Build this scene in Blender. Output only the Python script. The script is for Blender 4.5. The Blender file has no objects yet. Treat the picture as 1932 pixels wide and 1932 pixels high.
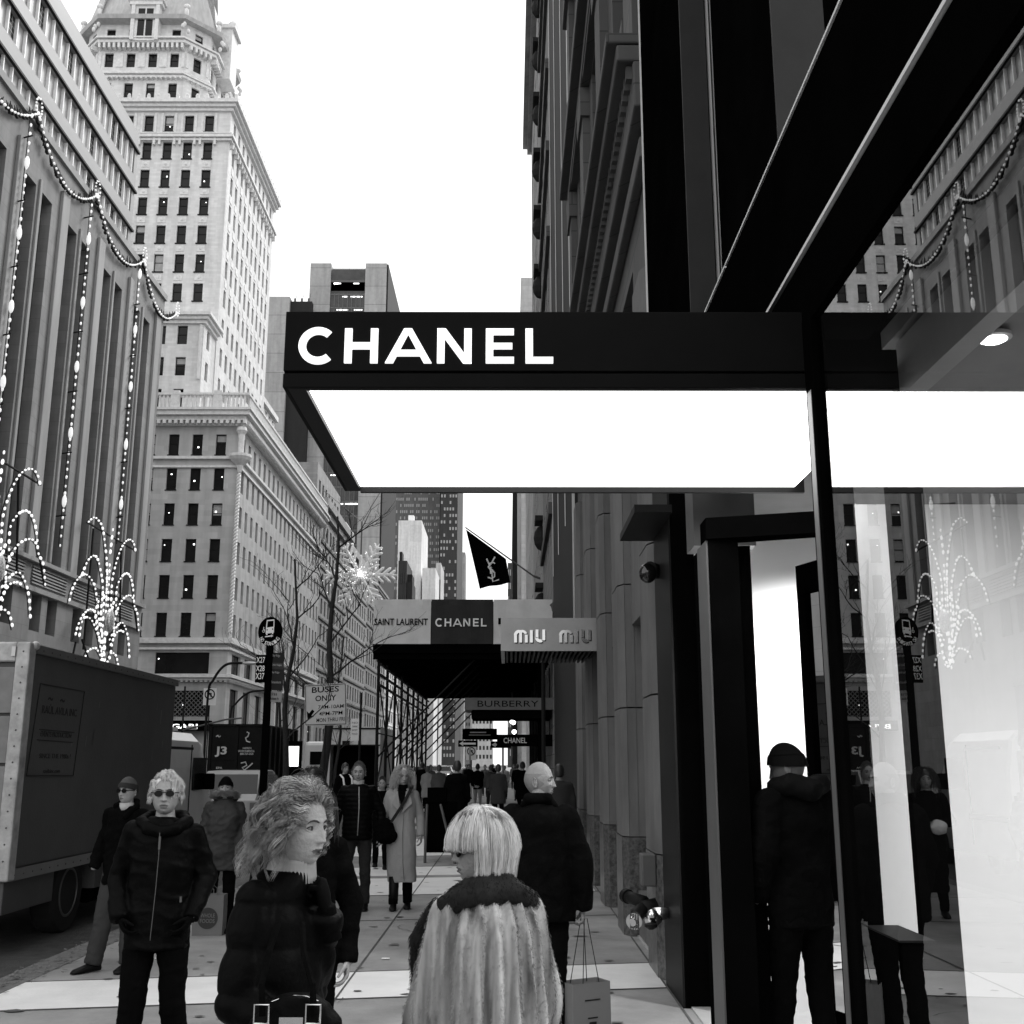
import bpy, bmesh, math, random
import numpy as np
from mathutils import Vector, Matrix, noise
PI = math.pi
rnd = random.Random(7)
sc = bpy.context.scene
C = sc.collection
# ---------------------------------------------------------------- camera
F, CX, CY, CAMZ = 2080.0, 966.0, 966.0, 1.72        # picture measured on a 1932 px square
PITCH = math.atan(476 / F); YAW = 0.00281
cam_d = bpy.data.cameras.new('camera'); cam = bpy.data.objects.new('camera', cam_d); C.objects.link(cam)
cam_d.sensor_width = 36; cam_d.lens = 36 * F / 1932; cam_d.clip_start = 0.05; cam_d.clip_end = 5000
cam.location = (0, 0, CAMZ); cam.rotation_euler = (PI / 2 + PITCH, 0, -YAW)
sc.camera = cam
# ---------------------------------------------------------------- light
sun_el, sun_az = math.radians(42), math.radians(38)   # azimuth from +Y (street direction) towards +X
w = bpy.data.worlds.new('World'); sc.world = w; w.use_nodes = True
nt = w.node_tree; nt.nodes.clear()
sky = nt.nodes.new('ShaderNodeTexSky'); sky.sky_type = 'NISHITA'; sky.sun_disc = False
sky.sun_elevation = sun_el; sky.sun_rotation = sun_az; sky.dust_density = 4; sky.air_density = 1.5
bw = nt.nodes.new('ShaderNodeRGBToBW')
mx = nt.nodes.new('ShaderNodeMix'); mx.data_type = 'RGBA'
bg = nt.nodes.new('ShaderNodeBackground'); bg.inputs['Strength'].default_value = 0.1
wo = nt.nodes.new('ShaderNodeOutputWorld')
nt.links.new(sky.outputs['Color'], bw.inputs['Color'])
mx.inputs['Factor'].default_value = 0.8               # cloud layer evens the sky out
mx.inputs['B'].default_value = (11.5, 11.5, 11.5, 1)
nt.links.new(bw.outputs['Val'], mx.inputs['A'])
nt.links.new(mx.outputs['Result'], bg.inputs['Color'])
nt.links.new(bg.outputs['Background'], wo.inputs['Surface'])
sl = bpy.data.lights.new('sun', 'SUN'); sl.energy = 1.5; sl.angle = math.radians(18); sl.color = (1, 1, 1)
so = bpy.data.objects.new('sun', sl); C.objects.link(so)
sd = Vector((math.sin(sun_az) * math.cos(sun_el), math.cos(sun_az) * math.cos(sun_el), math.sin(sun_el)))
so.rotation_euler = sd.to_track_quat('Z', 'Y').to_euler()
so.location = (0, 0, 100)
sc.view_settings.view_transform = 'Standard'; sc.view_settings.look = 'None'
sc.view_settings.gamma = 1; sc.view_settings.use_curve_mapping = False
sc.view_settings.exposure = 0.5
sc.cycles.use_denoising = True
sc.cycles.max_bounces = 5; sc.cycles.glossy_bounces = 3; sc.cycles.diffuse_bounces = 3; sc.cycles.transmission_bounces = 2; sc.cycles.transparent_max_bounces = 8; sc.cycles.caustics_reflective = False
sc.cycles.sample_clamp_indirect = 4

def ray(u, v):
    x = (u - CX) / F; y = (CY - v) / F
    up = y * math.cos(PITCH) + math.sin(PITCH); fw = math.cos(PITCH) - y * math.sin(PITCH)
    return Vector((x * math.cos(YAW) + fw * math.sin(YAW), fw * math.cos(YAW) - x * math.sin(YAW), up))
def at(u, v, Y):
    r = ray(u, v); return Vector((0, 0, CAMZ)) + r * (Y / r.y)
def atX(u, v, X):
    r = ray(u, v); return Vector((0, 0, CAMZ)) + r * (X / r.x)
def hz(v, Y): return at(960, v, Y).z

# ---------------------------------------------------------------- materials
_m = {}
def mat(name, v, rough=0.7, metal=0.0, var=0.12, scale=3.0, bump=0.0, bscale=None, spec=0.4, stretch=None, detail=6, coat=0.0):
    if name in _m: return _m[name]
    m = bpy.data.materials.new(name); m.use_nodes = True; t = m.node_tree; b = t.nodes['Principled BSDF']
    b.inputs['Roughness'].default_value = rough; b.inputs['Metallic'].default_value = metal
    b.inputs['Specular IOR Level'].default_value = spec; b.inputs['Coat Weight'].default_value = coat
    tc = t.nodes.new('ShaderNodeTexCoord'); mp = t.nodes.new('ShaderNodeMapping')
    if stretch: mp.inputs['Scale'].default_value = stretch
    t.links.new(tc.outputs['Object'], mp.inputs['Vector'])
    n = t.nodes.new('ShaderNodeTexNoise'); n.inputs['Scale'].default_value = scale; n.inputs['Detail'].default_value = detail
    n.inputs['Roughness'].default_value = 0.62
    t.links.new(mp.outputs['Vector'], n.inputs['Vector'])
    r = t.nodes.new('ShaderNodeValToRGB')
    r.color_ramp.elements[0].position = 0.3; r.color_ramp.elements[1].position = 0.72
    lo, hi = v * (1 - var), min(1, v * (1 + var))
    r.color_ramp.elements[0].color = (lo, lo, lo, 1); r.color_ramp.elements[1].color = (hi, hi, hi, 1)
    t.links.new(n.outputs['Fac'], r.inputs['Fac']); t.links.new(r.outputs['Color'], b.inputs['Base Color'])
    if bump:
        n2 = t.nodes.new('ShaderNodeTexNoise'); n2.inputs['Scale'].default_value = bscale or scale * 8; n2.inputs['Detail'].default_value = 5
        t.links.new(mp.outputs['Vector'], n2.inputs['Vector'])
        bp = t.nodes.new('ShaderNodeBump'); bp.inputs['Strength'].default_value = bump; bp.inputs['Distance'].default_value = 0.02
        t.links.new(n2.outputs['Fac'], bp.inputs['Height']); t.links.new(bp.outputs['Normal'], b.inputs['Normal'])
    _m[name] = m; return m
def emat(name, s):
    if name in _m: return _m[name]
    m = bpy.data.materials.new(name); m.use_nodes = True; t = m.node_tree; b = t.nodes['Principled BSDF']
    b.inputs['Base Color'].default_value = (.8, .8, .8, 1)
    b.inputs['Emission Color'].default_value = (1, 1, 1, 1); b.inputs['Emission Strength'].default_value = s
    if name not in ('soffit_glow',): m.cycles.emission_sampling = 'NONE'
    _m[name] = m; return m
def brickmat(name, v, bw_, bh, mortar=0.55, var=0.1, rough=0.75, msize=0.012, off=0.5, bump=0.4, axis='auto', spec=.3):
    """stone or brick courses; u runs along the wall, v is height"""
    if name in _m: return _m[name]
    m = mat(name, v, rough, var=var, scale=1.2, spec=spec); t = m.node_tree; b = t.nodes['Principled BSDF']
    rampo = b.inputs['Base Color'].links[0].from_socket
    tc = t.nodes.new('ShaderNodeTexCoord'); sp = t.nodes.new('ShaderNodeSeparateXYZ'); cb = t.nodes.new('ShaderNodeCombineXYZ')
    t.links.new(tc.outputs['Object'], sp.inputs[0])
    ad = t.nodes.new('ShaderNodeMath'); ad.operation = 'ADD'
    t.links.new(sp.outputs['X'], ad.inputs[0]); t.links.new(sp.outputs['Y'], ad.inputs[1])
    t.links.new(ad.outputs[0], cb.inputs['X']); t.links.new(sp.outputs['Z'], cb.inputs['Y'])
    br = t.nodes.new('ShaderNodeTexBrick'); br.offset = off
    br.inputs['Scale'].default_value = 1; br.inputs['Brick Width'].default_value = bw_; br.inputs['Row Height'].default_value = bh
    br.inputs['Mortar Size'].default_value = msize; br.inputs['Mortar Smooth'].default_value = 0.2
    br.inputs['Color1'].default_value = (1, 1, 1, 1); br.inputs['Color2'].default_value = (.86, .86, .86, 1)
    br.inputs['Mortar'].default_value = (mortar,) * 3 + (1,)
    t.links.new(cb.outputs[0], br.inputs['Vector'])
    mu = t.nodes.new('ShaderNodeMix'); mu.data_type = 'RGBA'; mu.blend_type = 'MULTIPLY'; mu.inputs['Factor'].default_value = 1
    t.links.new(rampo, mu.inputs['A']); t.links.new(br.outputs['Color'], mu.inputs['B'])
    # rain streaks and soot with a vertical grain
    mp = t.nodes.new('ShaderNodeMapping'); mp.inputs['Scale'].default_value = (1.1, 1.1, .12)
    n3 = t.nodes.new('ShaderNodeTexNoise'); n3.inputs['Scale'].default_value = .9; n3.inputs['Detail'].default_value = 7
    t.links.new(tc.outputs['Object'], mp.inputs[0]); t.links.new(mp.outputs[0], n3.inputs['Vector'])
    rr = t.nodes.new('ShaderNodeValToRGB'); rr.color_ramp.elements[0].position = .32; rr.color_ramp.elements[1].position = .6
    rr.color_ramp.elements[0].color = (.74, .74, .74, 1); rr.color_ramp.elements[1].color = (1, 1, 1, 1)
    t.links.new(n3.outputs['Fac'], rr.inputs['Fac'])
    m2 = t.nodes.new('ShaderNodeMix'); m2.data_type = 'RGBA'; m2.blend_type = 'MULTIPLY'; m2.inputs['Factor'].default_value = .8
    t.links.new(mu.outputs['Result'], m2.inputs['A']); t.links.new(rr.outputs['Color'], m2.inputs['B'])
    t.links.new(m2.outputs['Result'], b.inputs['Base Color'])
    return m
def winglass(name='window_glass', v=0.02, rough=0.12, spec=.5):
    return mat(name, v, rough, var=.5, scale=.35, spec=spec, detail=2)

# ---------------------------------------------------------------- objects
def wloc(o):
    p = Vector((0, 0, 0))
    while o: p = p + o.location; o = o.parent
    return p
def props(o, label=None, cat=None, group=None, kind=None):
    if label: o['label'] = label
    if cat: o['category'] = cat
    if group: o['group'] = group
    if kind: o['kind'] = kind
    return o
def empty(name, loc, label=None, cat=None, group=None, rz=0):
    o = bpy.data.objects.new(name, None); C.objects.link(o); o.location = loc; o.rotation_euler.z = rz
    o.empty_display_size = .2
    return props(o, label, cat, group)
def copy_tree(o, parent=None):
    c = o.copy(); C.objects.link(c); c.parent = parent
    for ch in list(o.children): copy_tree(ch, c)
    return c

class MB:
    def __init__(s): s.v = []; s.f = []; s.m = []
    def add(s, vs, fs, mi=0):
        n = len(s.v); s.v += [tuple(p) for p in vs]; s.f += [tuple(i + n for i in f) for f in fs]; s.m += [mi] * len(fs)
        return s
    def quad(s, a, b, c, d, mi=0): return s.add([a, b, c, d], [(0, 1, 2, 3)], mi)
    def poly(s, pts, mi=0): return s.add(pts, [tuple(range(len(pts)))], mi)
    def hexa(s, p, mi=0):
        return s.add(p, [(0, 3, 2, 1), (4, 5, 6, 7), (0, 1, 5, 4), (1, 2, 6, 5), (2, 3, 7, 6), (3, 0, 4, 7)], mi)
    def box(s, x0, x1, y0, y1, z0, z1, mi=0):
        x0, x1 = sorted((x0, x1)); y0, y1 = sorted((y0, y1)); z0, z1 = sorted((z0, z1))
        return s.hexa([(x0, y0, z0), (x1, y0, z0), (x1, y1, z0), (x0, y1, z0), (x0, y0, z1), (x1, y0, z1), (x1, y1, z1), (x0, y1, z1)], mi)
    def obox(s, O, U, N, u0, u1, n0, n1, z0, z1, mi=0):
        O = Vector(O); U = Vector(U); N = Vector(N); Z = Vector((0, 0, 1))
        if U.cross(N).z < 0:      # keep the faces pointing outwards
            q = [(u0, n1), (u1, n1), (u1, n0), (u0, n0)]
        else: q = [(u0, n0), (u1, n0), (u1, n1), (u0, n1)]
        return s.hexa([O + U * a + N * b + Z * z for z in (z0, z1) for a, b in q], mi)
    def prism(s, prof, axis_pts, mi=0, cap=True):
        """extrude: axis_pts = list of lists of points already in place (rings)"""
        n = len(axis_pts[0]); vs = [p for r in axis_pts for p in r]; fs = []
        for k in range(len(axis_pts) - 1):
            for i in range(n):
                j = (i + 1) % n; fs.append((k * n + i, k * n + j, (k + 1) * n + j, (k + 1) * n + i))
        if cap: fs.append(tuple(range(n - 1, -1, -1))); fs.append(tuple((len(axis_pts) - 1) * n + i for i in range(n)))
        return s.add(vs, fs, mi)
    def rings(s, rs, mi=0, cap=True): return s.prism(None, rs, mi, cap)
    def path(s, pts, rad, n=6, mi=0, cap=True):
        pts = [Vector(p) for p in pts]; rs = []
        if not hasattr(rad, '__len__'): rad = [rad] * len(pts)
        a = None
        for i, p in enumerate(pts):
            d = (pts[min(i + 1, len(pts) - 1)] - pts[max(i - 1, 0)])
            if d.length < 1e-9: d = Vector((0, 0, 1))
            d.normalize()
            if a is None: a = d.orthogonal().normalized()
            a = (a - d * a.dot(d))
            if a.length < 1e-6: a = d.orthogonal()
            a.normalize(); b = d.cross(a)
            rs.append([p + (a * math.cos(2 * PI * k / n) + b * math.sin(2 * PI * k / n)) * rad[i] for k in range(n)])
        return s.rings(rs, mi, cap)
    def tube(s, p, q, r, r2=None, n=8, mi=0): return s.path([p, q], [r, r if r2 is None else r2], n, mi)
    def ell(s, c, rx, ry, rz, nu=16, nv=10, mi=0, M=None):
        c = Vector(c); vs = [Vector((0, 0, rz))]
        for i in range(1, nv):
            th = PI * i / nv
            for j in range(nu):
                ph = 2 * PI * j / nu; vs.append(Vector((rx * math.sin(th) * math.cos(ph), ry * math.sin(th) * math.sin(ph), rz * math.cos(th))))
        vs.append(Vector((0, 0, -rz)))
        if M: vs = [M @ v for v in vs]
        vs = [v + c for v in vs]; fs = [(0, 1 + j, 1 + (j + 1) % nu) for j in range(nu)]
        for i in range(nv - 2):
            for j in range(nu):
                a = 1 + i * nu + j; b = 1 + i * nu + (j + 1) % nu; fs.append((a, a + nu, b + nu, b))
        L = len(vs) - 1; fs += [(L, 1 + (nv - 2) * nu + (j + 1) % nu, 1 + (nv - 2) * nu + j) for j in range(nu)]
        return s.add(vs, fs, mi)
    def lathe(s, c, prof, n=24, mi=0):
        c = Vector(c); return s.rings([[c + Vector((r * math.cos(2 * PI * k / n), r * math.sin(2 * PI * k / n), z)) for k in range(n)] for r, z in prof], mi)
    def build(s, name, mats, parent=None, smooth=False, local=False, label=None, cat=None, group=None, kind=None, bevel=0, loc=None, fix=False):
        me = bpy.data.meshes.new(name)
        off = Vector((0, 0, 0))
        if parent is not None and not local: off = wloc(parent)
        if loc is not None: off = off + Vector(loc)
        v = np.array(s.v, dtype=np.float64).reshape(-1, 3) - np.array(off)
        me.from_pydata(v.tolist(), [], s.f)
        if not isinstance(mats, (list, tuple)): mats = [mats]
        for m in mats: me.materials.append(m)
        if len(mats) > 1: me.polygons.foreach_set('material_index', s.m)
        if smooth: me.polygons.foreach_set('use_smooth', [True] * len(s.f))
        me.update()
        if fix:
            bm = bmesh.new(); bm.from_mesh(me); bmesh.ops.recalc_face_normals(bm, faces=bm.faces); bm.to_mesh(me); bm.free()
        o = bpy.data.objects.new(name, me); C.objects.link(o)
        if parent is not None: o.parent = parent
        if loc is not None: o.location = loc
        if bevel:
            b = o.modifiers.new('bevel', 'BEVEL'); b.width = bevel; b.segments = 2; b.limit_method = 'ANGLE'
        return props(o, label, cat, group, kind)

# ---------------------------------------------------------------- lettering
def font_mesh(txt, bold=0.0, shear=0):
    cu = bpy.data.curves.new('t', 'FONT'); cu.body = txt; cu.size = 1; cu.extrude = 0.02; cu.offset = bold; cu.resolution_u = 3; cu.shear = shear
    o = bpy.data.objects.new('t', cu); C.objects.link(o)
    dg = bpy.context.evaluated_depsgraph_get(); dg.update()
    me = o.evaluated_get(dg).to_mesh()
    v = [tuple(p.co) for p in me.vertices]; f = [tuple(p.vertices) for p in me.polygons]
    o.evaluated_get(dg).to_mesh_clear(); bpy.data.objects.remove(o); bpy.data.curves.remove(cu)
    return np.array(v), f
def letters(mb, txt, O, U, N, u0, u1, z0, z1, thick=0.006, bold=0.0, mi=0, Z=(0, 0, 1)):
    v, f = font_mesh(txt, bold)
    if len(v) == 0: return
    a, b = v.min(0), v.max(0); O = Vector(O); U = Vector(U); N = Vector(N); Z = Vector(Z)
    out = []
    for p in v:
        uu = u0 + (p[0] - a[0]) / (b[0] - a[0]) * (u1 - u0); zz = z0 + (p[1] - a[1]) / (b[1] - a[1]) * (z1 - z0)
        nn = thick if p[2] > 0 else 0.0
        out.append(O + U * uu + Z * zz + N * nn)
    mb.add(out, f, mi)
def plate(mb, polys, O, U, N, thick, mi=0, Z=(0, 0, 1)):
    """flat polygons given in (u, z) metres, extruded by thick"""
    O = Vector(O); U = Vector(U); N = Vector(N); Z = Vector(Z)
    for p in polys:
        n = len(p); a = [O + U * x + Z * z for x, z in p]; b = [q + N * thick for q in a]
        fs = [(i, (i + 1) % n, n + (i + 1) % n, n + i) for i in range(n)] + [tuple(range(n, 2 * n)), tuple(range(n - 1, -1, -1))]
        mb.add(a + b, fs, mi)
def arc(cx, cz, r0, r1, a0, a1, n=18, sx=1.0):
    out = []
    for k in range(n):
        t0 = math.radians(a0 + (a1 - a0) * k / n); t1 = math.radians(a0 + (a1 - a0) * (k + 1) / n)
        out.append([(cx + sx * r0 * math.cos(t0), cz + r0 * math.sin(t0)), (cx + sx * r1 * math.cos(t0), cz + r1 * math.sin(t0)),
                    (cx + sx * r1 * math.cos(t1), cz + r1 * math.sin(t1)), (cx + sx * r0 * math.cos(t1), cz + r0 * math.sin(t1))])
    return out
def rect(a, b, c, d): return [(a, c), (b, c), (b, d), (a, d)]
def wide_letters():
    """the six sans capitals, 482 wide and 69 high"""
    P = arc(38, 34.5, 23, 37, 48, 312, 26)
    for x in (88, 137): P.append(rect(x, x + 14, 0, 69))
    P.append(rect(102, 137, 28, 41))
    P += [[(165, 0), (180, 0), (213, 69), (200, 69)], [(238, 0), (253, 0), (215, 69), (202, 69)], rect(184, 234, 14, 26)]
    P += [rect(263, 277, 0, 69), rect(314, 328, 0, 69), [(263, 69), (279, 69), (328, 0), (312, 0)]]
    P += [rect(355, 369, 0, 69), rect(369, 408, 0, 12), rect(369, 405, 28.5, 40), rect(369, 408, 57, 69)]
    P += [rect(430, 444, 0, 69), rect(444, 482, 0, 12)]
    return P

# ---------------------------------------------------------------- facade
def facade(mb, O, U, N, L, H, wins, depth=.25, z0=0, mi=0, mrev=0):
    """wall plane with recessed openings. wins: (u0,u1,z0,z1)"""
    O = Vector(O); U = Vector(U); N = Vector(N); Z = Vector((0, 0, 1))
    us = sorted({0.0, L} | {a for w_ in wins for a in w_[:2]}); zs = sorted({z0, H} | {a for w_ in wins for a in w_[2:4]})
    us = [u for u in us if -1e-6 <= u <= L + 1e-6]; zs = [z for z in zs if z0 - 1e-6 <= z <= H + 1e-6]
    ui = {u: i for i, u in enumerate(us)}; zi = {z: i for i, z in enumerate(zs)}
    hole = set()
    for w_ in wins:
        if w_[0] in ui and w_[1] in ui and w_[2] in zi and w_[3] in zi:
            for i in range(ui[w_[0]], ui[w_[1]]):
                for j in range(zi[w_[2]], zi[w_[3]]): hole.add((i, j))
    P = lambda u, z, n=0: O + U * u + Z * z + N * n
    flip = U.cross(Z).dot(N) < 0
    def q(a, b, c, d, m):
        if flip: mb.quad(d, c, b, a, m)
        else: mb.quad(a, b, c, d, m)
    for j in range(len(zs) - 1):
        i = 0
        while i < len(us) - 1:
            if (i, j) in hole: i += 1; continue
            k = i
            while k < len(us) - 1 and (k, j) not in hole: k += 1
            q(P(us[i], zs[j]), P(us[k], zs[j]), P(us[k], zs[j + 1]), P(us[i], zs[j + 1]), mi); i = k
    for w_ in wins:
        a, b, c, d = w_[:4]
        q(P(a, c), P(a, c, -depth), P(b, c, -depth), P(b, c), mrev); q(P(a, d, -depth), P(a, d), P(b, d), P(b, d, -depth), mrev)
        q(P(a, c, -depth), P(a, c), P(a, d), P(a, d, -depth), mrev); q(P(b, c), P(b, c, -depth), P(b, d, -depth), P(b, d), mrev)
def window(O, U, N, w_, depth, parent, mats, style='sash', fw=.07, lamp=0.0, blind=0.0, r=rnd, mb=None, local_mb=False):
    """glass pane + sash; mats = [glass, frame, blind, lamp]"""
    b = mb or MB(); a, e, c, d = w_[:4]; dp = depth
    b.obox(O, U, N, a, e, -dp - .02, -dp, c, d, 0)
    f = .05
    b.obox(O, U, N, a, a + fw, -dp, -dp + f, c, d, 1); b.obox(O, U, N, e - fw, e, -dp, -dp + f, c, d, 1)
    b.obox(O, U, N, a + fw, e - fw, -dp, -dp + f, d - fw, d, 1); b.obox(O, U, N, a + fw, e - fw, -dp, -dp + f, c, c + fw, 1)
    if style == 'sash':
        m_ = c + (d - c) * .52; b.obox(O, U, N, a + fw, e - fw, -dp, -dp + f * .8, m_, m_ + fw * .8, 1)
    elif style == 'grid':
        nz = max(1, int((d - c) / .8)); nu = max(1, int((e - a) / .55))
        for k in range(1, nz): z = c + (d - c) * k / nz; b.obox(O, U, N, a + fw, e - fw, -dp, -dp + f * .7, z - .02, z + .02, 1)
        for k in range(1, nu): u = a + (e - a) * k / nu; b.obox(O, U, N, u - .02, u + .02, -dp, -dp + f * .7, c + fw, d - fw, 1)
    if blind and r.random() < blind:
        h = (d - c) * r.choice([.2, .25, .3, .5, .9]); b.obox(O, U, N, a + fw, e - fw, -dp, -dp + .004, d - fw - h, d - fw, 2)
    if lamp and r.random() < lamp:
        u = r.uniform(a + .2, e - .2) if e - a > .5 else (a + e) / 2; z = r.uniform(c + .25 * (d - c), d - .2 * (d - c)); s = .07 * r.uniform(.7, 1.3)
        b.obox(O, U, N, u - s, u + s, -dp, -dp + .006, z - s, z + s, 3)
    if mb: return None
    return b.build('window', mats, parent)
# ================================================================ materials
M_asph = mat('asphalt', .05, .85, var=.35, scale=6, bump=.5, bscale=60)
M_pave = mat('pavement_concrete', .27, .8, var=.42, scale=.9, bump=.25, bscale=40, detail=10)
M_pave2 = mat('pavement_pale', .75, .75, var=.1, scale=2.3, bump=.2, bscale=40, detail=10)
M_kerb = mat('kerb_granite', .13, .8, var=.3, scale=9, bump=.3)
M_line = mat('joint', .085, .9, var=.4, scale=3)
M_paint = mat('road_paint', .55, .8, var=.25, scale=5)
M_black = mat('black_metal', .002, .6, var=.3, scale=1.5, spec=.0)
M_fas = mat('fascia_black', .008, .5, var=.2, scale=1.5, spec=.03)
M_blackm = mat('black_matt', .0025, .75, var=.3, scale=2, spec=.0)
M_dark = mat('dark_grey_metal', .014, .5, var=.25, scale=1.5, spec=.08)
M_mid = mat('grey_metal', .1, .45, var=.15, scale=2, metal=.3)
M_light = mat('light_metal', .5, .35, var=.1, scale=2, metal=.5)
M_stoneP = mat('pier_stone', .13, .75, var=.28, scale=2.2, bump=.15, bscale=30, stretch=(1, 1, .35), detail=8)
M_gran = mat('pier_granite', .08, .35, var=.85, scale=26, spec=.5, detail=9)
M_glassd = winglass('window_glass', .01, spec=.25)
M_glassb = winglass('window_glass_pale', .09, .2)
M_frame = mat('window_frame', .01, .6, spec=.1)
M_blind = mat('blind', .3, .8)
M_lampe = emat('lamp_glow', 2.5)
WM = [M_glassd, M_frame, M_blind, M_lampe]
M_bulb = emat('bulb_glow', .6); M_bulb2 = emat('garland_glow', .4)
M_white = mat('white_paint', .8, .6, var=.04, scale=1)

# ================================================================ the ground
g = MB(); g.box(-900, 900, -60, 2200, -1.15, -.15); g.build('road', M_asph, kind='structure')
s = MB()
def slab(x0, x1, y0, y1): s.box(x0, x1, y0, y1, -.145, 0)
slab(-3.9, 4.5, -6, 84); slab(-3.9, 4.5, 117, 900); slab(-30, -23.5, -6, 84); slab(-30, -23.5, 117, 900)
s.build('pavement', M_pave, kind='structure')
k = MB()
for y0, y1 in ((-6, 84), (117, 900)):
    for j in range(int(min(120, y1 - y0) / 2)):
        k.box(-4.2, -3.903, y0 + j * 2 + .01, y0 + j * 2 + 1.99, -.148, .003)
        k.box(-23.497, -23.2, y0 + j * 2 + .01, y0 + j * 2 + 1.99, -.148, .003)
k.build('kerb', M_kerb, kind='structure', bevel=.015)
# pale slabs and joints across the pavement (the paving runs a little skew to the wall)
def skew(x, y): return y + .17 * x
b = MB()
def band(x0, x1, y0, y1, z=.004, mb=b):
    mb.box(x0, x1, 0, 1, z - .003, z); vs = mb.v[-8:]
    mb.v[-8:] = [(p[0], skew(p[0], y0 if p[1] == 0 else y1), p[2]) for p in vs]
band(-3.9, 1.25, 9.1, 10.2); band(-3.9, -.4, 18.6, 20.1); band(-2.6, 1.2, 15.9, 18.2); band(-3.9, 1.2, 22.5, 27.5); band(-3.9, 1.2, 31, 50)
b.build('pavement_bands', M_pave2, kind='structure')
j = MB()
for yy in (5.0, 9.09, 10.21, 13.4, 15.88, 18.22, 20.12, 22.4, 27.6):
    band(-3.9, 1.25, yy - .009, yy + .009, .0075, j)
for xx, y0, y1 in ((-1.3, 2, 50), (1.25, 2, 31)):
    j.box(xx - .008, xx + .008, y0, y1, .0058, .0071)
j.build('pavement_joints', M_line, kind='structure')
# dirt, gum and paper scraps
d = MB()
for k_ in range(230):
    x = rnd.uniform(-3.7, 1.1); y = rnd.uniform(5, 24); r = rnd.uniform(.008, .03) * rnd.choice([1, 1, 1.6]); sx = rnd.uniform(.8, 2.4)
    pts = [(x + sx * r * math.cos(a) * rnd.uniform(.7, 1.2), y + r * math.sin(a) * rnd.uniform(.7, 1.2), .0095) for a in [i * PI / 4 for i in range(8)]]
    d.poly(pts)
d.build('pavement_stains', mat('gum', .09, .9), kind='structure')
d = MB()
for (u_, v_) in ((1240 * .4094 * .657 + 394, (2150 + 1480 * .4094) * .657), (195 * 1.18, 1829), (300, 1810), (1231, 1762)):
    t_ = ray(u_, v_); p = Vector((0, 0, CAMZ)) + t_ * (-CAMZ / t_.z); d.box(p.x - .035, p.x + .035, p.y - .02, p.y + .02, .009, .014)
d.build('paper_scraps', M_white, kind='structure')
# leaves in the gutter
d = MB()
for k_ in range(500):
    x = rnd.gauss(-4.0, .12); y = rnd.uniform(9, 17); a = rnd.uniform(0, PI); r = rnd.uniform(.01, .035)
    z = .012 if x > -4.2 else -.135
    d.quad((x - r * math.cos(a), y - r * math.sin(a), z), (x + r * .5 * math.sin(a), y - r * .5 * math.cos(a), z + .004), (x + r * math.cos(a), y + r * math.sin(a), z + .01), (x - r * .5 * math.sin(a), y + r * .5 * math.cos(a), z + .006))
d.build('gutter_litter', mat('leaf_litter', .12, .9, var=.6, scale=30), kind='stuff')
d = MB()
for x0_, y0_, ang, L_ in ((-2.6, 6.2, .4, 2.2), (-.6, 11.4, 1.9, 1.8), (-3.1, 14.5, .9, 2.0), (.2, 8.1, 2.6, 1.1), (-1.9, 8.0, 1.2, 1.3)):
    x, y = x0_, y0_; a = ang; pts = []
    for k_ in range(14): pts.append((x, y)); a += rnd.uniform(-.5, .5); x += math.cos(a) * L_ / 14; y += math.sin(a) * L_ / 14
    for p, q in zip(pts, pts[1:]): w_ = rnd.uniform(.002, .005); d.quad((p[0] - w_, p[1], .0102), (p[0] + w_, p[1] + w_, .0102), (q[0] + w_, q[1] + w_, .0102), (q[0] - w_, q[1], .0102))
d.build('pavement_cracks', M_line, kind='structure')
# crossing stripes at the avenue
d = MB()
for x in range(-22, -4, 2): d.box(x, x + .9, 80.5, 83.8, -.147, -.143)
for x in range(-22, -4, 2): d.box(x, x + .9, 117.5, 121, -.147, -.143)
for y in range(-5, 78, 6): d.box(-13.8, -13.65, y, y + 3, -.147, -.143)
d.build('road_markings', M_paint, kind='structure')

# ================================================================ canopy over the shop entrance
can = empty('entrance_canopy', (1.3, 5.4, 3.27), 'black flat canopy with large white capitals on its front and a glowing white underside', 'canopy')
Y1, Y2, XL, XR = 4.52, 6.36, -.965, 1.75
zb = hz(733, Y1); zt = hz(592, Y1)
b = MB()
ZR = zb + (zt - zb) * .2
b.box(XL, 1.3, Y1 + .006, Y2, zb + .09, zt)                        # body
b.box(XL - .01, 1.3, Y1 - .014, Y1 + .006, ZR + .006, zt + .004)    # upper fascia
b.box(XL - .01, 1.3, Y1 - .014, Y1 + .006, zb, ZR - .006)
b.box(XL - .01, XL + .006, Y1 + .007, Y2, zb, zt + .004)
b.build('fascia', M_fas, can, bevel=.003)
b = MB()
b.box(XL + .008, XL + .085, Y1 + .008, Y2, zb + .001, zb + .088); b.box(XL + .086, XR, Y1 + .008, Y1 + .036, zb + .001, zb + .088)
b.box(XL + .086, XR, Y2 - .03, Y2, zb - .012, zb + .088)
b.build('soffit_frame', M_dark, can)
b = MB(); b.box(XL + .087, XR - .06, Y1 + .038, Y2 - .033, zb + .02, zb + .08)
b.build('light_panel', emat('soffit_glow', 3.0), can)
b = MB(); b.box(1.305, XR, Y1 + .1, Y2, zb + .1, zb + .3); b.build('inner_box', M_black, can)
# lettering: measured on the photograph at the canopy's own distance
p0 = at(561.5, 686, Y1 - .014); p1 = at(1043.5, 686, Y1 - .014); sc_ = (p1.x - p0.x) / 482
b = MB(); plate(b, [[(x * sc_, z * sc_) for x, z in p] for p in wide_letters()], (p0.x, Y1 - .015, p0.z), (1, 0, 0), (0, -1, 0), .012)
b.build('lettering', emat('letter_glow', .7), can)

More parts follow.
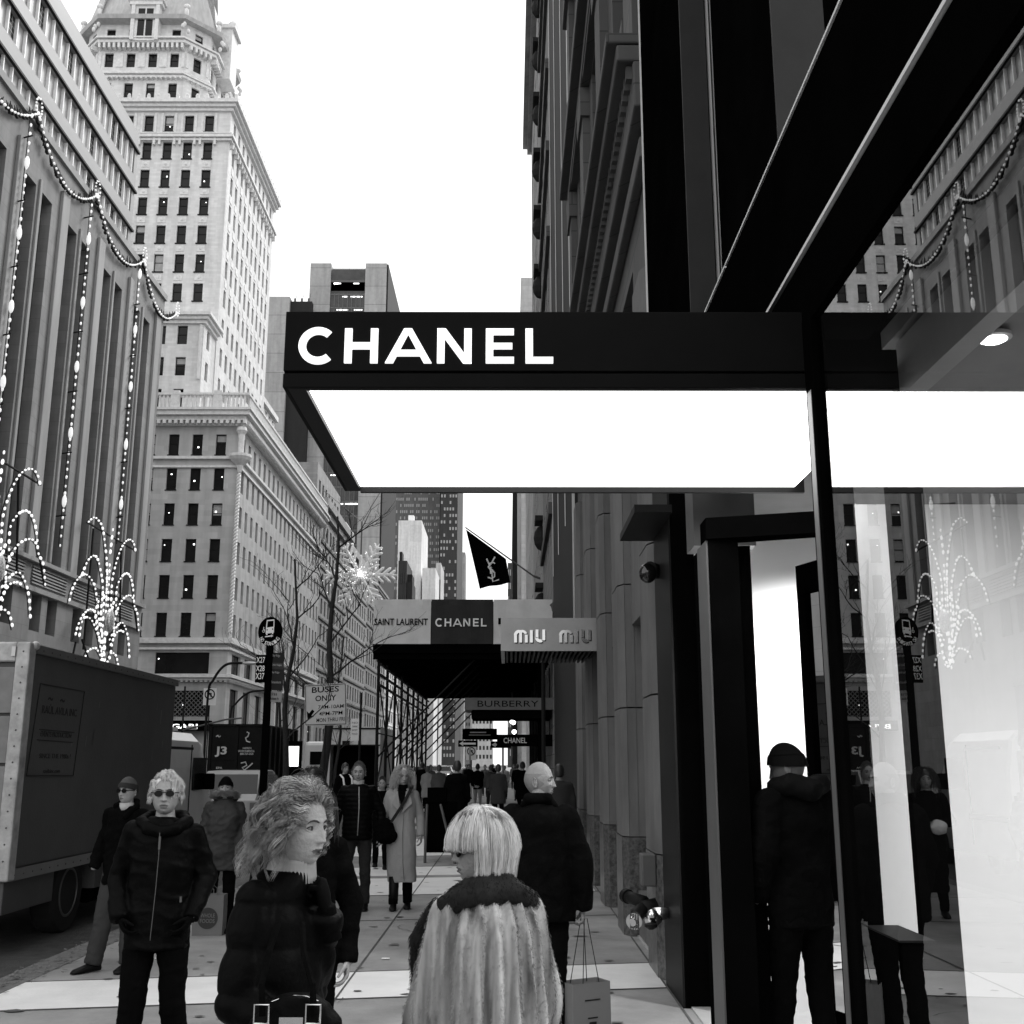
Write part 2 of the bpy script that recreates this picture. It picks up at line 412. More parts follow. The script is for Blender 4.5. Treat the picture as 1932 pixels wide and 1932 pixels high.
# ================================================================ the shop: frames, glass, interior
M_shopglass = bpy.data.materials.new('shop_glass'); M_shopglass.use_nodes = True
t = M_shopglass.node_tree; t.nodes.clear()
o_ = t.nodes.new('ShaderNodeOutputMaterial'); mxs = t.nodes.new('ShaderNodeMixShader'); tr = t.nodes.new('ShaderNodeBsdfTransparent'); gl = t.nodes.new('ShaderNodeBsdfGlossy')
gl.inputs['Roughness'].default_value = 0.0; gl.inputs['Color'].default_value = (1, 1, 1, 1); tr.inputs['Color'].default_value = (.86, .86, .86, 1)
fr = t.nodes.new('ShaderNodeFresnel'); fr.inputs['IOR'].default_value = 1.62
mm = t.nodes.new('ShaderNodeMath'); mm.operation = 'MULTIPLY'; mm.inputs[1].default_value = 1.55; mm.use_clamp = True
t.links.new(fr.outputs[0], mm.inputs[0]); t.links.new(mm.outputs[0], mxs.inputs[0]); t.links.new(tr.outputs[0], mxs.inputs[1]); t.links.new(gl.outputs[0], mxs.inputs[2])
t.links.new(mxs.outputs[0], o_.inputs[0])
shop = empty('boutique', (1.3, 5, 0), 'black steel and glass shop with a bright white interior at the right edge', 'shop')
GX = 1.3
M_edge = mat('pale_edge', .75, .5, var=.03)
b = MB(); b.quad((GX, 4.37, .02), (GX, -2, .02), (GX, -2, 3.56), (GX, 4.37, 3.56)); b.build('window_pane', M_shopglass, shop)
b = MB()
b.box(GX - .025, GX + .035, 4.375, 4.5, 0, 3.6)                                       # corner post
b.build('corner_post', M_black, shop, bevel=.004)
b = MB(); b.box(GX - .029, GX - .026, 4.41, 4.47, 0, 3.26); b.build('post_trim', M_mid, shop)
b = MB(); b.box(GX - .02, GX + .3, -2, 7.4, 3.565, 3.87); b.build('lower_beam', M_black, shop)
b = MB(); b.box(GX - .032, GX + .3, -2, 7.4, 3.882, 3.9); b.build('beam_edge_glint', M_edge, shop)  # pale colour paints in sky light caught by the edge
b = MB(); b.box(GX - .01, GX + .35, -2, 7.4, 3.902, 4.6); b.build('upper_beam', M_black, shop)
b = MB(); b.box(GX - .02, GX + .35, -2, 6.05, 4.602, 4.616); b.box(GX - .02, GX + .35, 6.07, 7.4, 4.602, 4.616); b.build('beam_edge_glint', M_edge, shop)  # same painted sky glint along the upper edge
b = MB(); b.box(GX - .02, GX + .05, -2, 4.36, 0, .02); b.build('bottom_rail', M_black, shop)
# pylons beside the door
b = MB(); b.box(1.28, 1.56, 8.56, 9.44, 0, 4.6, 0); b.build('pylon', M_blackm, shop)
b = MB(); b.box(1.262, 1.278, 8.56, 9.44, 0, 4.6, 0); b.build('pylon_cladding', M_dark, shop)
b = MB(); b.box(1.185, 1.36, 6.42, 6.95, 0, 3.02); b.build('door_jamb', M_blackm, shop)
b = MB(); b.box(1.172, 1.183, 6.44, 6.75, 0, 3.02); b.build('jamb_trim', M_mid, shop)
b = MB(); b.box(1.365, 1.47, 6.6, 6.95, 0, 3.02); b.build('door_jamb', M_blackm, shop)
b = MB(); b.box(1.2, 1.6, 7.0, 7.3, 3.1, 4.6); b.build('transom_panel', M_mid, shop)
b = MB(); b.hexa([(1.17, 6.4, 3.022), (2.5, 6.0, 3.022), (2.5, 6.1, 3.022), (1.17, 6.6, 3.022), (1.17, 6.4, 3.15), (2.5, 6.0, 3.15), (2.5, 6.1, 3.15), (1.17, 6.6, 3.15)]); b.build('lintel', M_black, shop)
# half-open inner glass door, black frame
dr = MB()
def bar(mb, a, c, wx, wy, z0, z1, mi=0):
    pass
DX, DY = 2.02, 7.5; U = Vector((.32, -.947, 0)).normalized(); N = Vector((U.y, -U.x, 0))
O = Vector((DX, DY, 0))
dr.obox(O, U, N, 0, .09, 0, .05, .02, 3.05); dr.obox(O, U, N, .95, 1.04, 0, .05, .02, 3.05); dr.obox(O, U, N, .09, .95, 0, .05, 2.85, 3.05); dr.obox(O, U, N, .09, .95, 0, .05, .02, .22)
door = dr.build('door', M_black, shop)
b = MB(); b.quad(O + U * .95 + N * .025 + Vector((0, 0, .22)), O + U * .09 + N * .025 + Vector((0, 0, .22)), O + U * .09 + N * .025 + Vector((0, 0, 2.85)), O + U * .95 + N * .025 + Vector((0, 0, 2.85)))
b.build('door_pane', M_shopglass, door)
b = MB(); b.tube(O + U * .15 - N * .05 + Vector((0, 0, .7)), O + U * .15 - N * .05 + Vector((0, 0, 2.0)), .014); b.build('handle', M_light, door)
# interior shell
Mwall = mat('interior_white', .82, .7, var=.03, scale=1)
b = MB(); b.box(1.32, 6.5, -2, 12, -.02, .012); b.build('interior_floor', mat('interior_floor', .5, .25), shop)
b = MB(); b.box(1.66, 6.5, -2, 12, 3.52, 3.6); b.build('interior_ceiling', mat('interior_ceiling', .16, .7), shop)
b = MB(); b.box(1.62, 6.5, 5.5, 5.58, .012, 3.02, 0); b.box(1.45, 6.5, 8.4, 8.5, .012, 4.2); b.box(6.4, 6.5, -2, 8.3, .012, 3.5); b.build('interior_wall', Mwall, shop)
b = MB(); b.box(1.46, 1.605, 4.98, 5.04, .012, 3.5); b.build('interior_column', M_black, shop)
b = MB(); b.box(1.775, 1.938, 5.0, 5.06, .012, 3.5); b.build('interior_column', M_black, shop)
b = MB(); b.box(1.68, 1.77, -2, 4.5, 3.26, 3.5); b.build('ceiling_beam', mat('beam_grey', .3, .7), shop)
pl = MB(); pl.box(1.51, 1.63, 4.5, 4.9, .012, 1.05); pl.box(1.5, 1.64, 4.49, 4.91, 1.052, 1.06, 1)
pl.build('plinth', [M_black, M_dark], None, label='small black display plinth with a grey top inside the shop window', cat='plinth')
# ceiling spots, two of them added out of sight to whiten the walls
def spot(x, y, power, label):
    r_ = empty('ceiling_spotlight', (x, y, 3.5), label, 'spotlight', 'spotlights in the shop ceiling')
    b = MB(); b.lathe((0, 0, -.02), [(.06, 0), (.075, .004), (.075, .02)], 20); b.build('lamp_ring', M_light, r_, local=True)
    b = MB(); b.lathe((0, 0, -.03), [(.04, 0), (.055, .008)], 20); b.build('lamp_face', emat('spot_glow', 12), r_, local=True)
    l = bpy.data.lights.new('spot', 'SPOT'); l.energy = power; l.spot_size = math.radians(150); l.spot_blend = .6; l.shadow_soft_size = .1
    lo = bpy.data.objects.new('spot_light', l); C.objects.link(lo); lo.parent = r_; lo.location = (0, 0, -.1)
spot(2.06, 4.4, 45, 'lit round spotlight in the shop ceiling nearest the window glass')
spot(2.35, 7.5, 260, 'added spotlight hidden in the shop ceiling behind the open door')  # added to brighten the wall behind the door
spot(1.72, 4.95, 60, 'lit spotlight in the shop ceiling between the two dark columns')
spot(3.3, 2.9, 420, 'added unseen spotlight deeper inside the shop, evening out its light')  # added for even interior light, out of view

# upper dark building above the shop
up = empty('dark_panel_building', (2, 8, 3.4), 'dark glass and metal building with stepped vertical panels above the shop', 'building')
b = MB(); b.box(1.3, 4.5, 7.4, 9.6, 4.63, 30); b.build('wall', M_black, up)
b = MB(); b.box(1.302, 1.49, 7.37, 7.398, 4.63, 30); b.build('end_panel', mat('panel_grey', .03, .6, var=.15, spec=.15), up)
b = MB(); b.box(1.5, 1.515, 7.34, 7.397, 4.63, 30); b.box(1.53, 1.538, 7.36, 7.397, 4.63, 30); b.build('metal_trim', M_light, up)
b = MB(); b.box(1.54, 1.85, 5.7, 7.33, 4.63, 30); b.box(1.86, 4.5, 6.9, 7.33, 4.63, 30); b.build('wall', M_blackm, up)
b = MB(); b.box(1.542, 1.85, 5.67, 5.698, 4.63, 30); b.build('end_panel', mat('panel_grey', .03, .5), up)
b = MB(); b.box(1.284, 1.299, 9.6, 9.618, 4.63, 30); b.build('metal_trim', M_edge, up)

# ================================================================ stone pier building
pb = empty('stone_pier_building', (1.6, 15, 0), 'stone building with chamfered piers over speckled granite bases along the pavement', 'building')
PY = [9.6, 11.98, 14.33, 16.8, 19.2]
for i, y in enumerate(PY):
    prof = [(1.2, y + .14), (1.26, y), (1.47, y), (1.47, y + .75), (1.2, y + .75)]
    x_off = .04 if i == 0 else 0
    def col(mb, z0, z1, e=0.0):
        mb.rings([[(x - (e if x < 1.4 else 0) + x_off, yy - (e if yy < y + .3 else 0), z) for x, yy in prof] for z in (z0, z1)])
    b = MB(); z = .985
    while z < 5.2: col(b, z, z + 1.32); z += 1.335
    b.build('pier', M_stoneP, pb, fix=True)
    b = MB(); col(b, 0, .975, .006); b.build('pier_base', M_gran, pb, fix=True)
    b = MB(); 
    b.box(1.262 + x_off, 1.266 + x_off, y - .003, y - .001, .98, 5.2); b.box(1.36 + x_off, 1.364 + x_off, y - .003, y - .001, .98, 5.2)
    b.build('pier_joint', M_line, pb)
for i in range(len(PY)):
    y0 = PY[i] + .752; y1 = (PY + [21.2])[i + 1] - .002
    b = MB(); b.box(1.34, 1.6, y0, y1, 3.2, 4.2); b.build('panel', M_stoneP, pb); b = MB(); b.box(1.34, 1.6, y0, y1, 0, .45); b.build('sill', M_stoneP, pb)
for i in range(len(PY)):
    y0 = PY[i] + .752; y1 = (PY + [21.2])[i + 1] - .002
    window((1.6, 0, 0), (0, 1, 0), (-1, 0, 0), (y0, y1, .45, 3.2), .2, pb, WM, 'plain', .06)
b = MB(); b.box(1.48, 4.5, 9.62, 21.2, 4.2, 5.2); b.box(1.8, 4.5, 9.62, 21.2, 0, 4.19); b.build('wall', M_stoneP, pb)
# carved upper storeys
M_st2 = brickmat('weathered_stone', .11, 1.2, .55, mortar=.5)
b = MB(); wins = []
for z0 in (9.9, 14.2, 18.5, 22.8):
    for y0 in (11.0, 14.4, 17.8): wins.append((y0 - 9.62, y0 + 1.7 - 9.62, z0, z0 + 2.9))
wins += [(1.6, 3.4, 5.6, 7.0), (5.2, 7.0, 5.6, 7.0), (8.7, 10.3, 5.6, 7.0)]
facade(b, (1.36, 9.62, 0), (0, 1, 0), (-1, 0, 0), 11.58, 27, wins, .35, 5.2)
b.build('facade', M_st2, pb)
for w_ in wins: window((1.36, 9.62, 0), (0, 1, 0), (-1, 0, 0), w_, .35, pb, WM, 'sash', .1)
b = MB()
for (z, t_, pz) in ((7.45, .22, .1), (8.0, .5, .14), (8.5, .18, .3), (8.7, .12, .4), (12.95, .2, .16), (13.3, .25, .3), (17.4, .3, .2), (21.7, .3, .3), (26.6, .4, .5)):
    b.box(1.36 - pz, 1.36, 9.62, 21.2, z, z + t_)
b.build('cornice', M_st2, pb, bevel=.02)
for y0 in (9.75, 13.3, 16.7, 20.2):
    b = MB(); b.box(1.24, 1.359, y0, y0 + .75, 8.84, 12.94); b.box(1.2, 1.359, y0 - .06, y0 + .81, 12.4, 12.93); b.box(1.24, 1.359, y0, y0 + .75, 13.56, 17.39); b.box(1.26, 1.359, y0, y0 + .75, 17.72, 21.69)
    b.build('pilaster', M_st2, pb)
for y0 in (11.0, 14.4, 17.8):
    b = MB()
    for z0 in (9.9, 14.2, 18.5):
        b.box(1.22, 1.36, y0 - .2, y0 + 1.9, z0 + 2.95, z0 + 3.05); b.box(1.26, 1.36, y0 - .15, y0 + 1.85, z0 - .2, z0)
    b.build('window_hood', M_st2, pb)
b = MB()
for k_ in range(60): y = 9.7 + k_ * .19; b.box(1.16, 1.36, y, y + .09, 8.35, 8.49)
b.build('dentils', M_st2, pb)
b = MB(); b.box(1.5, 4.5, 9.62, 21.2, 5.21, 26.9); b.build('core', M_blackm, pb)
# wall lights on the piers
def wall_light(x, y, z, label):
    r_ = empty('wall_light', (x, y, z), label, 'wall light', 'small metal fittings on the piers')
    b = MB(); b.box(-.03, .03, -.05, .0, -.06, .06); b.build('housing', M_light, r_, local=True, bevel=.006)
    b = MB(); b.lathe((0, -.075, -.02), [(.03, 0), (.035, .03), (.02, .06)], 12); b.build('lamp', M_mid, r_, local=True)
for (u_, v_, Y) in ((1140, 1457, 16.79), (1113, 1457, 19.19)):
    p = at(u_, v_, Y); wall_light(p.x, Y - .005, p.z, 'small metal fitting on the %s pier' % ('second' if u_ > 1130 else 'farther'))
# siamese fire hose connection and boxes on the nearest pier
p = at(1245, 1722, 9.5)
hc = empty('fire_hose_connection', (1.2, 9.75, p.z), 'shiny brass and iron double fire hose inlet sticking out of the nearest pier', 'hose inlet')
b = MB(); b.tube((1.24, 9.78, p.z), (1.1, 9.7, p.z), .085, .07, 16); b.path([(1.12, 9.7, p.z), (1.06, 9.62, p.z - .02), (1.03, 9.5, p.z - .05)], [.06, .055, .05], 14)
b.path([(1.14, 9.74, p.z + .05), (1.06, 9.84, p.z + .07), (1.02, 9.9, p.z + .08)], [.055, .05, .05], 12); b.build('body', M_dark, hc, smooth=True)
b = MB(); b.tube((1.03, 9.5, p.z - .05), (1.015, 9.44, p.z - .06), .062, .066, 16); b.tube((1.02, 9.45, p.z - .06), (1.0, 9.41, p.z - .065), .03, .03, 8)
for a in range(4): b.box(.98 + a * .02, .99 + a * .02, 9.42, 9.47, p.z - .12, p.z + .0)
b.build('cap', mat('brass_shiny', .7, .15, 1.0), hc, fix=True)
b = MB(); b.tube((1.02, 9.9, p.z + .08), (1.0, 9.95, p.z + .085), .06, .06, 16); b.build('cap', M_dark, hc)
p2 = at(1258, 1722, 9.2)
hc2 = empty('fire_hose_valve', (1.25, 9.3, p2.z), 'polished hose valve below the black pylon, the brightest metal on the wall', 'valve')
b = MB(); b.tube((1.3, 9.2, p2.z), (1.14, 9.1, p2.z), .045, .05, 16); b.tube((1.15, 9.12, p2.z - .02), (1.11, 9.06, p2.z - .04), .06, .06, 14); b.ell((1.12, 9.06, p2.z), .045, .045, .045)
b.build('body', mat('chrome', .8, .12, 1.0), hc2, smooth=True)
b = MB(); b.lathe((1.1, 9.02, p2.z - .1), [(.02, 0), (.05, .02), (.05, .04), (.02, .05)], 12); b.build('wheel', M_dark, hc2)
p = at(1236, 1640, 9.7)
b = MB(); b.box(1.12, 1.24, 9.7, 9.9, p.z - .14, p.z + .12); b.build('meter_box', M_mid, None, label='grey metal box on the side of the nearest pier above the hose inlet', cat='box', bevel=.01)
p = at(1244, 1083, 9.2)
cam_h = empty('dome_camera', (1.2, 9.1, p.z), 'black dome security camera on the dark pylon by the piers', 'security camera')
b = MB(); b.tube((1.26, 9.2, p.z + .02), (1.18, 9.12, p.z + .02), .06, .075, 16); b.build('mount', M_dark, cam_h)
b = MB(); b.ell((1.16, 9.1, p.z - .01), .075, .075, .085); b.build('dome', mat('dome_gloss', .01, .05, spec=.8), cam_h, smooth=True)
# slanted black panel at the canopy end
b = MB(); b.box(.97, 1.26, 8.3, 9.44, 3.62, 3.68); b.build('side_awning', M_dark, None, label='small dark metal awning projecting over the pier beside the pylon', cat='awning')

# ================================================================ small metal canopy with stencil capitals
c2 = empty('metal_canopy', (1.3, 16.5, 3.3), 'brushed metal canopy with mirror cut out letters and slatted underside over the pavement', 'canopy')
YA = 15.6; a0 = at(945, 1228, YA); a1 = at(1134, 1166, YA)
b = MB(); b.box(a0.x, a1.x, YA, YA + .05, a0.z, a1.z); b.box(a0.x, a0.x + .05, YA + .051, 17.6, a0.z, a1.z); b.box(a0.x + .051, a1.x, YA + .051, 17.6, a1.z - .06, a1.z - .001); b.build('fascia', mat('brushed_metal', .3, .42, .85, var=.12, scale=3), c2)
b = MB()
for k_ in range(20): x = a0.x + .07 + k_ * (a1.x - a0.x - .1) / 20; b.box(x, x + .03, YA + .06, 17.6, a0.z + .01, a0.z + .12)
b.build('slats', M_dark, c2)
b = MB(); b.box(a0.x + .06, a1.x, YA + .06, 17.6, a0.z + .14, a0.z + .17); b.build('lid', M_blackm, c2)
# stencil letters 145 wide, 23 high
P = []
def em(x):
    P.extend([rect(x, x + 5, 0, 13)] + arc(x + 9, 13, 4, 9.5, 90, 180, 6, 1) + [rect(x + 9, x + 14, 0, 22)] + arc(x + 14, 13, 5, 9.5, 20, 90, 6, 1) + [rect(x + 19, x + 24, 0, 14)])
def uu(x): P.extend([rect(x, x + 5, 8, 23)] + arc(x + 8, 9, 3.5, 9, 180, 300, 8) + [rect(x + 12, x + 17, 4, 23)])
em(0); P.append(rect(28, 33, 0, 22)); uu(38); em(80); P.append(rect(108, 113, 0, 22)); uu(119)
q0 = at(970, 1212.5, YA - .002); q1 = at(1115, 1212.5, YA - .002); s_ = (q1.x - q0.x) / 136
b = MB(); plate(b, [[(x * s_, z * s_) for x, z in p] for p in P], (q0.x, YA - .002, q0.z), (1, 0, 0), (0, -1, 0), .02); b.build('lettering', mat('mirror_letters', .55, .12, 1.0), c2, fix=True)
b = MB(); plate(b, [[(x * s_ + .012, z * s_ - .012) for x, z in p] for p in P], (q0.x, YA - .0015, q0.z), (1, 0, 0), (0, -1, 0), .004); b.build('letter_shadow', M_blackm, c2)  # black copy shifted right and down, drawn as the letters' drop shadow

# ================================================================ taller buildings farther along the right side
def tower(name, label, x0, x1, y0, y1, H, m, cat='building', rows=0, cols=0, group=None, side='L', ww=.5, wh=.55, extra=None, near=False, zb0=0.0, lamp=.03, blind=.15, wmats=None, ncols=None, style='plain', cap=None, margin=1.0, dep=.25):
    """building with windows on the faces the photo can see. side L = face towards -X, R = face towards +X; near = face towards the camera too"""
    r_ = empty(name, ((x0 + x1) / 2, (y0 + y1) / 2, 0), label, cat, group)
    b = MB(); W = []
    def face(O, U, N, L, nc):
        ws = []
        if rows and nc:
            pw = (L - 2 * margin) / nc; ph = (H - zb0 - 1.5) / rows
            for i in range(nc):
                for jj in range(rows):
                    u = margin + pw * (i + .5); z = zb0 + ph * (jj + .5); ws.append((u - pw * ww / 2, u + pw * ww / 2, z - ph * wh / 2, z + ph * wh / 2))
        facade(b, O, U, N, L, H, ws, dep); W.append((O, U, N, ws))
    if side == 'L': face((x0, y0, 0), (0, 1, 0), (-1, 0, 0), y1 - y0, cols)
    else: face((x1, y0, 0), (0, 1, 0), (1, 0, 0), y1 - y0, cols)
    face((x0, y0, 0), (1, 0, 0), (0, -1, 0), x1 - x0, (ncols if ncols else 0) if near else 0)
    # the rest of the box
    if side == 'L': b.quad((x1, y0, 0), (x1, y1, 0), (x1, y1, H), (x1, y0, H))
    else: b.quad((x0, y1, 0), (x0, y0, 0), (x0, y0, H), (x0, y1, H))
    b.quad((x1, y1, 0), (x0, y1, 0), (x0, y1, H), (x1, y1, H)); b.quad((x0, y0, H), (x1, y0, H), (x1, y1, H), (x0, y1, H))
    b.build('wall', m, r_)
    flat = [(O, U, N, w_) for O, U, N, ws in W for w_ in ws]
    flat.sort(key=lambda q: (Vector(q[0]) + Vector(q[1]) * q[3][0]).length)
    wm = wmats or WM
    for O, U, N, w_ in flat[:100]: window(O, U, N, w_, dep, r_, wm, style, .1, lamp=lamp, blind=blind)
    if len(flat) > 100:
        mb = MB()
        for O, U, N, w_ in flat[100:]: window(O, U, N, w_, dep, r_, wm, style, .1, lamp=lamp, blind=blind, mb=mb)
        mb.build('windows_far', wm, r_, kind='stuff')
    if cap:
        b = MB(); e = cap; b.box(x0 - e, x1 + e, y0 - e, y1 + e, H, H + e * 1.2); b.box(x0 - e * .5, x1 + e * .5, y0 - e * .5, y1 + e * .5, H - e, H - .01); b.build('cornice', m, r_)
    return r_
M_darkbrick = brickmat('dark_brick', .018, .4, .12, mortar=.7)
r_ = tower('black_party_wall_building', 'narrow black building with two thin light pipes down its side', 1.3, 14, 21.2, 32, 60, M_darkbrick)
b = MB()
for y, m_ in ((24.5, 0), (28, 0), (31.4, 0)): b.path([(1.28, y, 7), (1.28, y, 34), (1.28, y, 60)], .01, 6)
b.build('pipe', M_light, r_)
b = MB(); b.box(1.26, 1.299, 21.2, 21.5, 4, 60); b.build('edge_strip', M_light, r_)
r_ = tower('textured_stone_building', 'grey stone tower with carved courses next to the sky', 1.3, 18, 32.01, 41, 62, brickmat('pale_course_stone', .3, .8, .4, mortar=.4), rows=16, cols=4)
b = MB()
for z in range(6, 62, 3): b.box(1.18, 1.299, 32.01, 41, z, z + .35)
b.build('string_courses', M_st2, r_)
r_ = tower('carved_stone_house', 'pale stone house with carved brackets past the sidewalk shed', 1.3, 18, 41.01, 58, 37, brickmat('pale_stone_b', .42, .8, .4, mortar=.5), rows=9, cols=6, cap=.5)
for k_ in range(12):
    b = MB(); z = 5 + k_ * 2.6; b.ell((1.25, 41.6, z), .3, .25, .5, 8, 6); b.box(1.0, 1.299, 41.1, 42.2, z + .6, z + .8); b.build('carved_bracket', M_darkbrick, r_)
tower('bright_stone_building', 'bright stone building low beside the sky past the flag', 1.3, 20, 58.01, 84, 25, brickmat('bright_stone', .6, .9, .5, mortar=.7), rows=6, cols=8, cap=.6)
tower('far_side_pale_building', 'pale building across the avenue on the right, seen behind the flag', 1.35, 30, 117, 176, 56, brickmat('bright_stone2', .55, 1, .5, mortar=.75), rows=14, cols=14, near=True, ncols=8)
tower('far_side_dark_building', 'dark ribbed building farther down the right side', .6, 30, 176.1, 260, 46, M_darkbrick, rows=12, cols=10)

# ================================================================ flag
fb = at(1006.6, 1086.8, 46); ft = at(878, 995, 46)
fl = empty('shop_flag', fb, 'black flag with white entwined monogram hanging from a slanted pole', 'flag')
b = MB(); b.tube(fb, ft, .035, .025, 8); b.tube(fb, fb + Vector((.55, 0, -.2)), .05); b.build('pole', M_mid, fl)
q = [at((1050 + x * .3623) * .657, (1350 + y * .3623) * .657, 46) for x, y in ((795, 470), (1112, 703), (1146, 893), (905, 938))]
b = MB(); n = 16
def fp(s, t_):
    p = (q[0] * (1 - s) + q[1] * s) * (1 - t_) + (q[3] * (1 - s) + q[2] * s) * t_
    return p + Vector((0, .12 * math.sin(s * 9 + t_ * 2) * t_, 0))
for i in range(n):
    for jx in range(n):
        b.quad(fp(i / n, jx / n), fp((i + 1) / n, jx / n), fp((i + 1) / n, (jx + 1) / n), fp(i / n, (jx + 1) / n))
o = b.build('cloth', M_blackm, fl, smooth=True)
so_ = o.modifiers.new('solid', 'SOLIDIFY'); so_.thickness = .01
def mz(x, y): return at((1050 + x * .3623) * .657, (1350 + y * .3623) * .657, 45.78)
b = MB()
for pts in ([(958, 702), (985, 760)], [(1026, 688), (995, 742), (972, 770), (985, 788), (998, 770)], [(1024, 742), (1012, 732), (985, 740), (972, 768), (1000, 790), (1022, 815), (1022, 845), (1000, 860), (968, 850)], [(992, 765), (992, 822)], [(1000, 800), (1008, 884), (1058, 868)]):
    b.path([mz(*p) for p in pts], .035, 6)
b.build('monogram', M_white, fl)
# ================================================================ far left: stone department store with recessed window strips
M_lime = brickmat('limestone', .26, 2.4, .9, mortar=.72, msize=.015)
M_limeP = mat('limestone_smooth', .3, .75, var=.2, scale=.6, stretch=(1, 1, .2))
M_band = mat('metal_band', .27, .5, var=.1, scale=.4, stretch=(1, .1, 1))
LX = -29.2
ds = empty('department_store', (-34, 60, 0), 'grey stone department store with tall recessed window strips and a glazed upper block', 'building')
strips = []
y = 61.0 - 6.5 * 7
while y < 84: strips += [(y - .75, y + .75), (y + 1.65, y + 3.15)]; y += 6.53
wins = [(a - 8, b_ - 8, 14.1, 36.6) for a, b_ in strips]
wlow = [(a - 8, b_ - 8, 9.7, 12.0) for a, b_ in strips]
lou = []; yy = 61.0 - 6.5 * 7 - 1.1
while yy < 82: lou.append((yy - 8, yy + 5.4 - 8, 12.5, 13.75)); yy += 6.53
b = MB(); facade(b, (LX, 8, 0), (0, 1, 0), (1, 0, 0), 79.3, 40.4, wins + wlow, .75)
b.quad((-60, 8, 40.4), (LX, 8, 40.4), (LX, 87.3, 40.4), (-60, 87.3, 40.4)); b.quad((LX, 87.3, 0), (-60, 87.3, 0), (-60, 87.3, 40.4), (LX, 87.3, 40.4))
b.build('wall', M_lime, ds)
for (a, b_) in strips:
    w_ = (a - 8, b_ - 8, 14.1, 36.6)
    window((LX, 8, 0), (0, 1, 0), (1, 0, 0), w_, .7, ds, [winglass('store_glass', .03, .15), M_dark, M_blind, M_lampe], 'grid', .06, lamp=0)
    mb = MB()
    for k_ in range(6):
        z = 16.9 + k_ * 3.55; mb.obox((LX, 8, 0), (0, 1, 0), (1, 0, 0), w_[0], w_[1], -.69, -.62, z, z + .95)
    mb.build('spandrel', mat('spandrel_metal', .07, .5, var=.4, scale=2), ds)
    window((LX, 8, 0), (0, 1, 0), (1, 0, 0), (w_[0], w_[1], 9.7, 12), .7, ds, WM, 'sash', .08)
for u0, u1, z0, z1 in lou:
    mb = MB()
    for k_ in range(6): z = z0 + .02 + k_ * .2; mb.hexa([(LX + .002, u0 + 8, z), (LX + .12, u0 + 8, z), (LX + .12, u1 + 8, z), (LX + .002, u1 + 8, z), (LX + .002, u0 + 8, z + .12), (LX + .05, u0 + 8, z + .12), (LX + .05, u1 + 8, z + .12), (LX + .002, u1 + 8, z + .12)])
    mb.build('louvre', M_lime, ds)
b = MB()
for i, (a, b_) in enumerate(strips):
    if i % 2 == 1:
        c = b_ + 1.1; b.box(LX + .001, LX + .22, c, c + 1.1, 13.9, 38.2); 
    else: b.box(LX + .001, LX + .14, b_ + .3, b_ + .6, 14.2, 37.2)
b.build('pilasters', M_limeP, ds, bevel=.04)
b = MB(); b.box(LX + .001, LX + .25, 8, 87.2, 12.0, 12.3); b.box(LX + .001, LX + .3, 8, 87.3, 13.8, 14.05); b.box(LX + .001, LX + .2, 8, 87.3, 40.0, 40.5); b.build('string_course', M_limeP, ds)
# glazed upper block
UX = -32.7; zr = [(hz(340, 88), hz(297, 88)), (hz(411, 88), hz(371, 88)), (hz(487, 88), hz(443, 88))]; ztop = hz(258, 88)
b = MB(); ws = [(0.6, 79, a, c) for a, c in zr]
facade(b, (UX, 8, 0), (0, 1, 0), (1, 0, 0), 79.7, ztop, ws, .3, 40.4)
b.quad((UX, 87.7, 40.4), (-60, 87.7, 40.4), (-60, 87.7, ztop), (UX, 87.7, ztop)); b.quad((-60, 8, ztop), (UX, 8, ztop), (UX, 87.7, ztop), (-60, 87.7, ztop))
b.build('upper_wall', M_band, ds)
Mpane = mat('blinded_glass', .42, .35, var=.45, scale=.7, stretch=(1, 1, .25))
for a, c in zr:
    mb = MB()
    yy = 8.6; 
    while yy < 87:
        m_ = 1 if rnd.random() < (.75 if yy < 62 else .25) else 0
        mb.box(UX - .3, UX - .26, yy, min(yy + 1.3, 87), a, c, 0 if not m_ else 1)
        if m_:
            for q_ in range(1, 5): zz = a + (c - a) * q_ / 5; mb.box(UX - .258, UX - .24, yy, yy + 1.3, zz - .015, zz + .015, 0)
            for q_ in range(1, 3): y_ = yy + 1.3 * q_ / 3; mb.box(UX - .258, UX - .24, y_ - .015, y_ + .015, a, c, 0)
        yy += 1.3
    wb = mb.build('window_band', [Mpane, M_glassd], ds)
    mb = MB(); yy = 8.6
    while yy < 87: mb.box(UX - .24, UX - .02, yy - .06, yy + .06, a, c); yy += 1.3
    mb.build('mullions', mat('pale_mullion', .85, .5), wb)
    mb = MB(); mb.box(UX + .002, UX + .22, 8, 87.7, c + .02, c + .2); mb.build('ledge', M_dark, wb)

